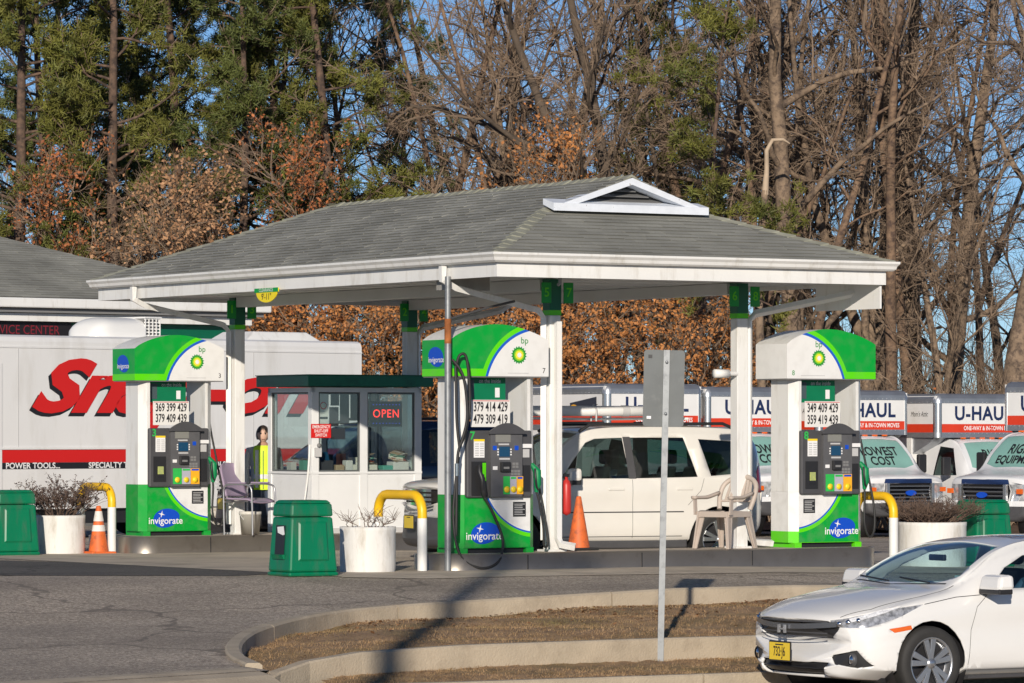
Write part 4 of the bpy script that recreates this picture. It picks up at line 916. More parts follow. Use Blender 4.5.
def mono_chair(a, b, rz):
    t = thing('chair', 'beige plastic garden chair in front of the right column', 'chair', W(a, b, itop(a, b)), rz)
    BG = mat('beige_plastic', (.47, .40, .345), .55, var=.08, vs=5, col2=(.28, .22, .18), c2scale=6, c2lo=.6, c2hi=.8)
    # faces +x ; width along y
    def se(u, v): return (-.21 + .43 * u, (v - .5) * (.42 + .05 * u), .42 + .018 * (2 * v - 1) ** 2 + .02 * u - .02 * max(0, u - .85) / .15)
    s = link('seat', MB().grid(se, 8, 8).mesh(), BG, t); m = s.modifiers.new('s', 'SOLIDIFY'); m.thickness = .015
    MB().box(-.20, -.235, .375, .235, -.222, .44).build('apron', BG, t); MB().box(-.20, .222, .375, .235, .235, .44).build('apron', BG, t); MB().box(.222, -.222, .375, .235, .222, .44).build('apron', BG, t)
    # legs: angle section, splayed
    for sx_, x0, x1, zt in ((1, .19, .26, .44), (-1, -.19, -.29, .44)):
        for sy_ in (-1, 1):
            y0, y1 = sy_ * .215, sy_ * .265; wd = .05
            l = MB()
            def L(x, y, z, r): return [(x - r, y, z), (x + r, y, z), (x + r, y - sy_ * .02, z), (x - r, y - sy_ * .02, z)]
            l.hexa(L(x1, y1, 0, .026) + L(x0, y0, zt, .06)); l.hexa([(x1 - .012 * sx_ + .0, y1 - sy_ * .0, 0), (x1 + .012, y1 - sy_ * .0, 0), (x1 + .012, y1 - sy_ * .05, 0), (x1 - .012, y1 - sy_ * .05, 0), (x0 - .012, y0, zt), (x0 + .012, y0, zt), (x0 + .012, y0 - sy_ * .08, zt), (x0 - .012, y0 - sy_ * .08, zt)])
            l.build('leg', BG, t, bevel=.004)
    # arms
    for sy_ in (-1, 1):
        MB().hexa([(.20, sy_ * .245, .40), (.255, sy_ * .245, .40), (.255, sy_ * .265, .40), (.20, sy_ * .265, .40), (.20, sy_ * .255, .615), (.255, sy_ * .255, .615), (.255, sy_ * .275, .615), (.20, sy_ * .275, .615)]).build('arm_post', BG, t)
        def arm(u, v): 
            x = .27 - .50 * u; return (x, sy_ * (.235 + .06 * v - .02 * u), .625 + .05 * max(0, u - .55) / .45 - .01 * (2 * v - 1) ** 2)
        s = link('armrest', MB().grid(arm, 8, 3).mesh(), BG, t); m = s.modifiers.new('s', 'SOLIDIFY'); m.thickness = .035
    # back: frame plus slats
    def bp(u, y): return Vector((-.20 - .16 * u - .03 * (1 - (y / .24) ** 2), y, .44 + .40 * u))
    top = [bp(0.05, -.22), bp(.4, -.25), bp(.72, -.24), bp(.90, -.18), bp(1.0, -.08), bp(1.02, 0), bp(1.0, .08), bp(.90, .18), bp(.72, .24), bp(.4, .25), bp(.05, .22)]
    MB().tube(smooth_path([tuple(p) for p in top], 4), .03, 8).build('back_frame', BG, t)
    MB().tube([bp(.30, -.24), bp(.30, -.1), bp(.30, .1), bp(.30, .24)], .016, 6).build('back_rail', BG, t)
    for i in range(7):
        y = -.165 + i * .055; tt = .98 - .10 * (abs(y) / .17) ** 2
        a_, b_ = bp(.30, y), bp(tt, y * .85); MB().hexa([(a_.x - .006, a_.y - .021, a_.z), (a_.x + .006, a_.y - .021, a_.z), (a_.x + .006, a_.y + .021, a_.z), (a_.x - .006, a_.y + .021, a_.z), (b_.x - .006, b_.y - .016, b_.z), (b_.x + .006, b_.y - .016, b_.z), (b_.x + .006, b_.y + .016, b_.z), (b_.x - .006, b_.y + .016, b_.z)]).build('back_slat', BG, t)
mono_chair(3.83, .14, R(232))
fe = thing('fire_extinguisher', 'red fire extinguisher hanging on the white post beside the orange cone', 'extinguisher', W(1.74, .32, itop(1.7, 0) + .16), TH)
MB().lathe([(.001, .25), (.045, .27), (.055, .30), (.055, .60), (.04, .65), (.018, .67), (.018, .70), (.001, .70)], 14).build('cylinder', mat('extinguisher_red', (.5, .03, .025), .4), fe)
MB().box(-.012, -.05, .70, .012, .06, .735).build('handle', BLACK, fe); MB().tube(smooth_path([(0, .05, .70), (.05, .06, .62), (.06, .03, .45), (.05, 0, .36)], 4), .009, 6).build('hose', RUBBER, fe)
MB().box(-.12, -.01, .44, -.055, .01, .50).build('bracket', GALV, fe)

# ================================================================ PEOPLE
def skin_mesh(verts, edges, sub=2):
    me = bpy.data.meshes.new('b'); me.from_pydata([v[:3] for v in verts], edges, []); o = bpy.data.objects.new('b', me); COL.objects.link(o)
    o.modifiers.new('skin', 'SKIN'); s = o.modifiers.new('sub', 'SUBSURF'); s.levels = sub; s.render_levels = sub
    for i, v in enumerate(verts):
        d = me.skin_vertices[0].data[i]; d.radius = (v[3], v[4] if len(v) > 4 else v[3]); d.use_root = (i == 0)
    dg = bpy.context.evaluated_depsgraph_get(); dg.update(); r = bpy.data.meshes.new_from_object(o.evaluated_get(dg), depsgraph=dg)
    bpy.data.objects.remove(o); r.polygons.foreach_set('use_smooth', [True] * len(r.polygons)); r.materials.clear(); return r
SKIN = mat('skin', (.62, .40, .30), .55); HAIR = mat('hair_dark', (.03, .02, .015), .7)
def clothes_mat(name, top, bottom, waist, neck, sleeve_axis=None):
    n = NT(name, .8); c = n.mix(n.op('LESS_THAN', n.z, waist), top, bottom); c = n.mix(n.op('GREATER_THAN', n.z, neck), c, (.42, .24, .16)); c = n.mix(n.op('LESS_THAN', n.z, .075), c, (.03, .028, .025))
    return n.done(n.grime(c, .08, 9))
def head(parent, x, y, z, s=1.0, hood=None, m=SKIN):
    """head facing -y ; z is the chin"""
    hd = MB()
    def f(u, v):
        t = math.pi * u; p = 2 * math.pi * v; r = math.sin(t); zz_ = .115 + .118 * -math.cos(t)
        w_ = .076 * (1 - .22 * max(0, (.09 - zz_) / .09)); d_ = .094
        return (x + s * w_ * r * math.cos(p), y + s * (d_ * r * math.sin(p) + .012), z + s * zz_)
    o = link('head', hd.grid(f, 14, 18).mesh(), m, parent)
    MB().hexa([(x - .009 * s, y - .078 * s, z + .085 * s), (x + .009 * s, y - .078 * s, z + .085 * s), (x + .017 * s, y - .06 * s, z + .075 * s), (x - .017 * s, y - .06 * s, z + .075 * s), (x - .007 * s, y - .085 * s, z + .132 * s), (x + .007 * s, y - .085 * s, z + .132 * s), (x + .008 * s, y - .07 * s, z + .138 * s), (x - .008 * s, y - .07 * s, z + .138 * s)][:8]).build('nose', m, o)
    for sx_ in (-1, 1):
        MB().lathe([(.001, -.012), (.011, -.006), (.011, .0), (.001, .006)], 10, (x + sx_ * .03 * s, y - .074 * s, z + .128 * s), 'y').build('eye', INK, o)
        MB().box(x + sx_ * .031 * s - .016 * s, y - .082 * s, z + .146 * s, x + sx_ * .031 * s + .016 * s, y - .066 * s, z + .151 * s).build('eyebrow', HAIR, o)
        MB().lathe([(.001, -.008), (.016, -.004), (.024, .006), (.001, .01)], 10, (x + sx_ * .077 * s, y + .012 * s, z + .115 * s), 'x').build('ear', m, o)
    MB().box(x - .022 * s, y - .083 * s, z + .048 * s, x + .022 * s, y - .06 * s, z + .055 * s).build('mouth', mat_lip, o)
    return o
mat_lip = mat('lips', (.3, .12, .09), .5)
def hand(parent, wrist, dirv, side, m=SKIN, curl=.5):
    """palm plus five bent fingers; dirv points from wrist to fingertips"""
    d = Vector(dirv).normalized(); up = Vector(side).normalized(); up = (up - d * up.dot(d)).normalized(); nn = d.cross(up); w_ = Vector(wrist)
    vs = []; mb = MB()
    def blk(c, l, wd, th): 
        return [c + d * a_ * l + up * b_ * wd + nn * c_ * th for c_ in (-.5, .5) for a_, b_ in ((0, -.5), (1, -.42), (1, .42), (0, .5))]
    q = blk(w_, .09, .078, .028); mb.hexa([q[0], q[1], q[2], q[3], q[4], q[5], q[6], q[7]])
    for i, l in enumerate((.062, .075, .078, .07)):
        b0 = w_ + d * .085 + up * ((i - 1.5) * -.019); mb.tube([b0, b0 + d * l * .45 + nn * .006 * curl, b0 + d * l * .75 + nn * .028 * curl, b0 + d * l * .85 + nn * .05 * curl], [.0095, .009, .0085, .007], 7)
    t0 = w_ + d * .025 + up * .036; mb.tube([t0, t0 + (d * .5 + up * .7) * .035, t0 + d * .055 + up * .035 + nn * .012], [.012, .011, .008], 7)
    return mb.build('hand', m, parent)
pz = gz(2.6, 9.9)
pe = thing('person', 'person in grey hoodie and yellow safety vest standing behind the lilac chair', 'person', W(2.53, 9.44, pz), R(4))
bodym = clothes_mat('hoodie_and_jeans', (.42, .42, .44), (.055, .075, .12), .82, 1.40)
V = [(0, 0, .93, .15, .11), (0, 0, 1.12, .145, .105), (0, .0, 1.30, .17, .11), (0, 0, 1.40, .075, .07), (0, -.01, 1.47, .055, .058),
     (-.09, 0, .86, .095, .10), (-.10, -.02, .50, .068, .07), (-.11, .01, .12, .048, .05), (-.115, -.12, .05, .045, .038),
     (.09, 0, .86, .095, .10), (.11, -.02, .50, .068, .07), (.13, .02, .12, .048, .05), (.145, -.11, .05, .045, .038),
     (-.19, 0, 1.33, .062), (-.23, .02, 1.07, .052), (-.22, -.08, .86, .04), (.19, 0, 1.33, .062), (.24, .03, 1.07, .052), (.17, -.14, .92, .04)]
E_ = [(0, 1), (1, 2), (2, 3), (3, 4), (0, 5), (5, 6), (6, 7), (7, 8), (0, 9), (9, 10), (10, 11), (11, 12), (2, 13), (13, 14), (14, 15), (2, 16), (16, 17), (17, 18)]
link('body', skin_mesh(V, E_), bodym, pe)
hd_ = head(pe, 0, -.02, 1.435, 1.0)
def hood(u, v):
    t = math.pi * (.04 + .62 * u); p = math.pi * (-.04 + 1.08 * v); return (.098 * math.sin(t) * math.cos(p), .01 + .115 * math.sin(t) * math.sin(p), 1.545 + .135 * math.cos(t))
hh = link('hood', MB().grid(hood, 10, 14).mesh(), mat('hoodie_grey', (.36, .36, .38), .85, var=.1, vs=10), pe); m = hh.modifiers.new('s', 'SOLIDIFY'); m.thickness = .02
hand(pe, (-.22, -.09, .84), (0, -.15, -1), (-.2, -1, 0)); hand(pe, (.16, -.16, .91), (-.5, -.5, -.6), (-.2, -.6, .8))
VEST = mat('hi_vis_yellow', (.62, .88, .02), .6, var=.06, vs=6); REFL = mat('reflective_strip', (.62, .62, .64), .35)
prof = [(.80, .150, .125), (.90, .152, .128), (1.02, .146, .122), (1.15, .148, .122), (1.27, .158, .126), (1.35, .145, .115), (1.40, .11, .095)]
def vest(u, v):
    i = min(len(prof) - 2, int(u * (len(prof) - 1))); f = u * (len(prof) - 1) - i; z, rx, ry = [prof[i][k] + (prof[i + 1][k] - prof[i][k]) * f for k in range(3)]
    p = 2 * math.pi * v; c, s_ = math.cos(p), math.sin(p); return (rx * math.copysign(abs(c) ** .8, c), ry * math.copysign(abs(s_) ** .8, s_), z)
vo = link('vest', MB().grid(vest, 14, 28).mesh(), VEST, pe)
for z, nm in ((.94, 'reflective_belt'),):
    MB().grid(lambda u, v: tuple(Vector(vest((z - .80 + .05 * u) / .6, v)) * 1.0 + Vector((vest(.3, v)[0] * .03, vest(.3, v)[1] * .04, 0))), 2, 28).build(nm, REFL, vo)
for sx_ in (-1, 1): MB().box(sx_ * .085 - .022, -.137, .83, sx_ * .085 + .022, -.128, 1.34).build('reflective_strip', REFL, vo)
MB().box(-.005, -.136, .81, .005, -.127, 1.33).build('zip', BLACK, vo)
def hair_cap(u, v):
    q = math.pi * (.0 + .46 * u); p = 2 * math.pi * v; return (.083 * math.sin(q) * math.cos(p), .004 + .102 * math.sin(q) * math.sin(p), 1.562 + .115 * math.cos(q))
link('hair', MB().grid(hair_cap, 8, 16).mesh(), HAIR, pe)

# ================================================================ VEHICLES
def crv(P, t):
    """Catmull-Rom through rows of array P at parameter t (in rows)"""
    n = len(P) - 1; i = min(int(t), n - 1); f = t - i
    a, b, c, d = P[max(i - 1, 0)], P[i], P[i + 1], P[min(i + 2, n)]
    return .5 * (2 * b + (c - a) * f + (2 * a - 5 * b + 4 * c - d) * f * f + (3 * b - a - 3 * c + d) * f ** 3)
def car_bm(stations, nose, tail, L, wmax, ns=6, nr=5):
    S = np.array([[(s[0], 0.0, s[1])] + [(s[0], y, z) for y, z in s[2:]] for s in stations])   # (n, K, 3)
    n, K, _ = S.shape; rows = []
    for i in range((n - 1) * ns + 1):
        ring = crv(S, i / ns); dense = []
        full = np.vstack([ring, ring[-2::-1] * np.array([1, -1, 1])])       # half ring then mirrored
        full = full[:-1]; m = len(full)
        ext = np.vstack([full, full, full])
        for j in range(m):
            for k in range(nr):
                t = m + j + k / nr; a, b, c, d = ext[int(t) - 1], ext[int(t)], ext[int(t) + 1], ext[int(t) + 2]; f = t - int(t)
                p = .5 * (2 * b + (c - a) * f * .9 + (2 * a - 5 * b + 4 * c - d) * f * f + (3 * b - a - 3 * c + d) * f ** 3) if (j not in (0, 1, m - 1, m - 2)) else b + (c - b) * f
                dense.append(p)
        d = np.array(dense); q = (np.abs(d[:, 1]) / wmax) ** 2.2
        x = d[:, 0]; d[:, 0] = x + nose * q * np.clip(1 - x / 1.1, 0, 1) ** 1.3 - tail * q * np.clip(1 - (L - x) / .9, 0, 1) ** 1.3
        rows.append(d)
    bm = bmesh.new(); V = [[bm.verts.new(p) for p in r] for r in rows]; M = len(V[0])
    for i in range(len(V) - 1):
        for j in range(M): bm.faces.new((V[i][j], V[i + 1][j], V[i + 1][(j + 1) % M], V[i][(j + 1) % M]))
    bm.faces.new(V[0]); bm.faces.new(V[-1][::-1])
    bmesh.ops.triangulate(bm, faces=[f for f in bm.faces if len(f.verts) > 4])
    bmesh.ops.recalc_face_normals(bm, faces=bm.faces)
    for f in bm.faces: f.smooth = True
    return bm
PROJ = {'side': (0, 2), 'front': (1, 2), 'plan': (0, 1)}
def regions(bm, regs):
    lay = bm.faces.layers.int.new('reg')
    for rid, poly, pr, filt in regs:
        i, j = PROJ[pr]; cx = sum(p[0] for p in poly) / len(poly); cy = sum(p[1] for p in poly) / len(poly)
        x0, x1 = min(p[0] for p in poly) - .12, max(p[0] for p in poly) + .12; y0, y1 = min(p[1] for p in poly) - .12, max(p[1] for p in poly) + .12
        hp = []
        for a, b in zip(poly, poly[1:] + poly[:1]):
            nx, ny = b[1] - a[1], -(b[0] - a[0])
            if (cx - a[0]) * nx + (cy - a[1]) * ny > 0: nx, ny = -nx, -ny
            hp.append((a, nx, ny))
        def sel():
            o = []
            for f in bm.faces:
                c = f.calc_center_median()
                if x0 < c[i] < x1 and y0 < c[j] < y1 and filt(c): o.append(f)
            return o
        for a, nx, ny in hp:
            fs = sel(); es = {e for f in fs for e in f.edges}; vs = {v for f in fs for v in f.verts}
            co = [0, 0, 0]; no = [0, 0, 0]; co[i], co[j] = a; no[i], no[j] = nx, ny
            bmesh.ops.bisect_plane(bm, geom=list(vs) + list(es) + fs, dist=1e-5, plane_co=co, plane_no=no)
        for f in sel():
            c = f.calc_center_median()
            if all((c[i] - a[0]) * nx + (c[j] - a[1]) * ny < 1e-7 for a, nx, ny in hp): f[lay] = rid
    return lay
def split(bm, lay, rid, off=0.0):
    b2 = bm.copy(); l2 = b2.faces.layers.int['reg']
    bmesh.ops.delete(b2, geom=[f for f in b2.faces if f[l2] != rid], context='FACES')
    if off:
        b2.normal_update()
        mv = [(v, v.normal.copy()) for v in b2.verts]
        for v, n in mv: v.co += n * off
    me = bpy.data.meshes.new('part'); b2.to_mesh(me); b2.free(); return me
def part_of(bm, lay, rid, name, m, parent, off=0.0, solid=0.0, label=None):
    me = split(bm, lay, rid, off)
    if not len(me.polygons): return None
    o = link(name, me, m, parent, label=label)
    if solid: s = o.modifiers.new('s', 'SOLIDIFY'); s.thickness = solid; s.offset = -1
    return o
def BVH(bm):
    from mathutils.bvhtree import BVHTree
    return BVHTree.FromBMesh(bm)
def surf_x(bm, y, z):
    from mathutils.bvhtree import BVHTree
    h = BVHTree.FromBMesh(bm).ray_cast(Vector((-2, y, z)), Vector((1, 0, 0))); return h[0].x if h[0] is not None else 0.0
def islands(me):
    """split a mesh into its separate pieces"""
    b2 = bmesh.new(); b2.from_mesh(me); bpy.data.meshes.remove(me); todo = set(b2.faces); out = []
    while todo:
        st = [next(iter(todo))]; isl = set(st)
        while st:
            f = st.pop()
            for e in f.edges:
                for g in e.link_faces:
                    if g not in isl: isl.add(g); st.append(g)
        todo -= isl; vid = {}; mb = MB()
        for f in isl:
            for v in f.verts:
                if v not in vid: vid[v] = len(mb.v); mb.v.append(tuple(v.co))
            mb.f.append(tuple(vid[v] for v in f.verts)); mb.sm.append(True)
        if len(isl) > 3: out.append(mb.mesh(fix=False))
    b2.free(); return out
def parts_of(bm, lay, rid, name, m, parent, off=0.0):
    return [link(name, me, m, parent) for me in islands(split(bm, lay, rid, off))]
def circ(x, z, r, n=18, zmin=None): return [(x + r * math.cos(2 * math.pi * i / n), z + r * math.sin(2 * math.pi * i / n)) for i in range(n)]
TYRE = mat('tyre_rubber', (.028, .027, .026), .75, var=.2, vs=9); RIMS = mat('alloy', (.55, .56, .58), .28, .85); RIMD = mat('alloy_dark', (.05, .05, .055), .35, .5)
def wheel(parent, x, y, z, r, wd, spokes=10, rim=.70, steel=False, side=-1):
    """outer face towards side*y"""
    t = bpy.data.objects.new('wheel', None); COL.objects.link(t); t.parent = parent; t.location = (x, y, z); t.empty_display_size = .1
    w2 = wd / 2
    MB().lathe([(r * rim, -w2 * .92), (r * .80, -w2), (r * .94, -w2 * .95), (r * .985, -w2 * .75), (r, -w2 * .4), (r, w2 * .4), (r * .985, w2 * .75), (r * .94, w2 * .95), (r * .80, w2), (r * rim, w2 * .92)], 40, (0, 0, 0), 'y').build('tyre', TYRE, t)
    o = side * w2
    MB().lathe([(r * rim, o * .92), (r * rim * .95, o * .93), (r * rim * .92, o * .75), (r * rim * .90, o * .1), (.001, o * .05)], 36, (0, 0, 0), 'y').build('rim', RIMS if not steel else WHEELW, t)
    MB().lathe([(r * rim * .885, o * .15), (.001, o * .15)], 30, (0, 0, 0), 'y').build('brake', RIMD if not steel else WHEELW, t)
    if steel:
        MB().lathe([(r * rim * .55, o * .3), (r * rim * .5, o * .75), (r * rim * .3, o * .8), (.001, o * .8)], 20, (0, 0, 0), 'y').build('hub', WHEELW, t)
        for i in range(8): MB().lathe([(.001, o * .5), (.03, o * .5)], 8, (r * rim * .72 * math.cos(i * .785), 0, r * rim * .72 * math.sin(i * .785)), 'y').build('hand_hole', BLACK, t)
    else:
        for i in range(spokes):
            an = 2 * math.pi * (i // 2 * 2 + (.62 if i % 2 else 0)) / spokes + .2; ca, sa = math.cos(an), math.sin(an); ri, ro = r * rim * .16, r * rim * .93; wi, wo = .017, .028
            q = []
            for yy in (o * .62, o * .86):
                for rr, ww in ((ri, -wi), (ro, -wo), (ro, wo), (ri, wi)): q.append((ca * rr - sa * ww, yy * (1.03 if rr == ro else 1), sa * rr + ca * ww))
            MB().hexa(q).build('spoke', RIMS, t, bevel=.004)
        MB().lathe([(r * rim * .22, o * .6), (r * rim * .20, o * .9), (.001, o * .92)], 18, (0, 0, 0), 'y').build('hub_cap', RIMS, t)
    return t
WHEELW = mat('white_steel_wheel', (.6, .57, .5), .5, var=.15, col2=(.3, .18, .1), c2scale=8)
PAINTW = mat('white_car_paint', (.74, .735, .72), .22, coat=.6, var=.03, vs=1.2)
PAINTC = mat('cream_white_car_paint', (.72, .70, .655), .24, coat=.6, var=.03)
TRUCKW = mat('truck_white_paint', (.72, .73, .74), .35, coat=.3, var=.06, vs=2)
NAVYP = mat('dark_blue_car_paint', (.008, .02, .06), .2, coat=.8)
HLGLASS = mat('headlight_glass', (.40, .41, .43), .12, .35, var=.7, vs=24, coat=1.0); AMBER = mat('amber_lens', (.75, .13, .01), .25, coat=.5); TAILR = mat('tail_red', (.20, .008, .01), .2, coat=.5)
GUNM = mat('gunmetal_bar', (.20, .205, .22), .25, .7); SEAT = mat('car_seat', (.10, .10, .10), .8); PLATEY = mat('plate_yellow', (.78, .56, .04), .4)
CARGLASS = glass('car_glass', (.72, .86, .87)); DARKGLASS = glass('tinted_glass', (.55, .65, .66))
def plate(parent, x, z, txt, y=0):
    p = MB().box(x - .012, y - .165, z - .088, x, y + .165, z + .088).build('plate_frame', BLACK, parent, bevel=.004)
    MB().box(x - .016, y - .152, z - .075, x - .0125, y + .152, z + .075).build('licence_plate', PLATEY, p)
    text(p, txt, .115, INK, x - .018, y, z - .005, rot=R(-90), sx=.62, bold=.002)
    MB().box(x - .0175, y - .06, z + .052, x - .0165, y + .06, z + .062).build('small_print', INK, p)
def line_on(bm, parent, pts, pr, side, wd=.0045, name='panel_gap'):
    """thin dark seam laid on the body along points in a projection"""
    from mathutils.bvhtree import BVHTree
    tree = BVHTree.FromBMesh(bm); mb = MB(); prev = None; i, j = PROJ[pr]
    P = []
    for a, b in zip(pts[:-1], pts[1:]):
        n = max(2, int(math.hypot(b[0] - a[0], b[1] - a[1]) / .05))
        P += [(a[0] + (b[0] - a[0]) * k / n, a[1] + (b[1] - a[1]) * k / n) for k in range(n)]
    P.append(pts[-1]); H = []
    for p in P:
        if pr == 'side': o, d = Vector((p[0], side * 2, p[1])), Vector((0, -side, 0))
        elif pr == 'plan': o, d = Vector((p[0], p[1], 3)), Vector((0, 0, -1))
        else: o, d = Vector((-2, p[0], p[1])), Vector((1, 0, 0))
        h = tree.ray_cast(o, d)
        if h[0] is not None: H.append((h[0] + h[1] * .0025 * (1 if h[1].dot(d) < 0 else -1), h[1]))
    for (p, n), (q, n2) in zip(H[:-1], H[1:]):
        t = (q - p)
        if t.length < 1e-5 or t.length > .3: continue
        s_ = t.normalized().cross(n).normalized() * wd / 2
        mb._add([p - s_, p + s_, q + s_, q - s_], [(0, 1, 2, 3)])
    if mb.f: return link(name, mb.mesh(fix=False), BLACK, parent)
near = lambda c: abs(c.y) > .45
def interior(t, x0, x1, w_, zf, zs, seats):
    MB().box(x0, -w_, zf, x1, w_, zf + .04).build('cabin_floor', BLACK, t)
    MB().hexa([(x0 - .1, -w_ * .9, zf + .3), (x0 + .32, -w_ * .9, zf + .3), (x0 + .32, w_ * .9, zf + .3), (x0 - .1, w_ * .9, zf + .3), (x0 - .1, -w_ * .9, zs - .03), (x0 + .25, -w_ * .9, zs - .01), (x0 + .25, w_ * .9, zs - .01), (x0 - .1, w_ * .9, zs - .03)]).build('dashboard', BLACK, t)
    for sx, yy in seats:
        s = MB().box(sx, yy - .24, zf + .1, sx + .5, yy + .24, zf + .32).build('seat', SEAT, t, bevel=.05)
        MB().hexa([(sx + .45, yy - .23, zf + .25), (sx + .57, yy - .23, zf + .25), (sx + .57, yy + .23, zf + .25), (sx + .45, yy + .23, zf + .25), (sx + .62, yy - .2, zs + .15), (sx + .72, yy - .2, zs + .15), (sx + .72, yy + .2, zs + .15), (sx + .62, yy + .2, zs + .15)]).build('seat_back', SEAT, s, bevel=.03)
        MB().box(sx + .66, yy - .13, zs + .18, sx + .76, yy + .13, zs + .36).build('headrest', SEAT, s, bevel=.04)
    if seats:
        pts = [(x0 + .42, seats[0][1] + .19 * math.cos(q), zs - .08 + .18 * math.sin(q)) for q in np.linspace(0, 2 * math.pi, 19)]
        MB().tube(pts, .016, 6, cap=False).build('steering_wheel', BLACK, t)
def mirror_(t, x, y, z, m, s=1.0, hs=1.0):
    sg_ = 1 if y > 0 else -1
    mb = MB().hexa([(x, y - .11 * s, z - .06 * s * hs), (x + .12 * s, y - .12 * s, z - .055 * s * hs), (x + .12 * s, y + .12 * s, z - .055 * s * hs), (x, y + .11 * s, z - .06 * s * hs), (x + .03, y - .10 * s, z + .075 * s * hs), (x + .12 * s, y - .11 * s, z + .085 * s * hs), (x + .12 * s, y + .11 * s, z + .085 * s * hs), (x + .03, y + .10 * s, z + .075 * s * hs)])
    o = mb.build('wing_mirror', m, t, bevel=.035 * s * hs)
    MB().box(x + .01, y - .105 * s, z - .095 * s * hs, x + .115 * s, y + .105 * s, z - .045 * s * hs).build('mirror_base', BLACK, o, bevel=.012)
    MB().tube([(x + .07, y - sg_ * .08, z - .06), (x + .08, y - sg_ * .26, z - .12)], .022, 6).build('mirror_arm', BLACK, o)

# ---------------------------------------------------------------- white sedan in the foreground
CIV = [
 (0.00, .28, (.45, .28), (.62, .32), (.72, .45), (.71, .58), (.64, .665), (.42, .70), (0, .705)),
 (0.08, .21, (.60, .21), (.80, .29), (.84, .46), (.82, .61), (.74, .71), (.5, .755), (0, .765)),
 (0.35, .18, (.66, .18), (.87, .27), (.895, .50), (.88, .68), (.80, .79), (.52, .842), (0, .858)),
 (0.80, .17, (.70, .17), (.885, .27), (.90, .52), (.89, .75), (.815, .868), (.55, .92), (0, .94)),
 (1.18, .17, (.70, .17), (.885, .27), (.90, .54), (.89, .81), (.80, .935), (.60, .972), (0, .99)),
 (1.45, .17, (.70, .17), (.885, .27), (.90, .55), (.885, .87), (.775, 1.045), (.67, 1.12), (0, 1.17)),
 (1.80, .17, (.70, .17), (.885, .27), (.90, .56), (.885, .90), (.69, 1.225), (.585, 1.28), (0, 1.318)),
 (2.20, .17, (.70, .17), (.885, .27), (.90, .57), (.885, .915), (.64, 1.31), (.52, 1.355), (0, 1.378)),
 (2.80, .17, (.70, .17), (.885, .27), (.90, .58), (.885, .935), (.61, 1.325), (.49, 1.375), (0, 1.395)),
 (3.40, .18, (.70, .18), (.885, .28), (.90, .60), (.88, .955), (.595, 1.29), (.48, 1.345), (0, 1.365)),
 (3.90, .20, (.70, .20), (.88, .30), (.895, .62), (.86, .98), (.63, 1.13), (.5, 1.19), (0, 1.22)),
 (4.30, .24, (.66, .24), (.86, .34), (.875, .62), (.82, .99), (.70, 1.045), (.5, 1.08), (0, 1.09)),
 (4.55, .28, (.60, .28), (.80, .38), (.82, .62), (.76, .95), (.66, 1.0), (.45, 1.02), (0, 1.03)),
 (4.63, .36, (.50, .36), (.66, .42), (.70, .62), (.66, .85), (.56, .92), (.4, .93), (0, .94))]
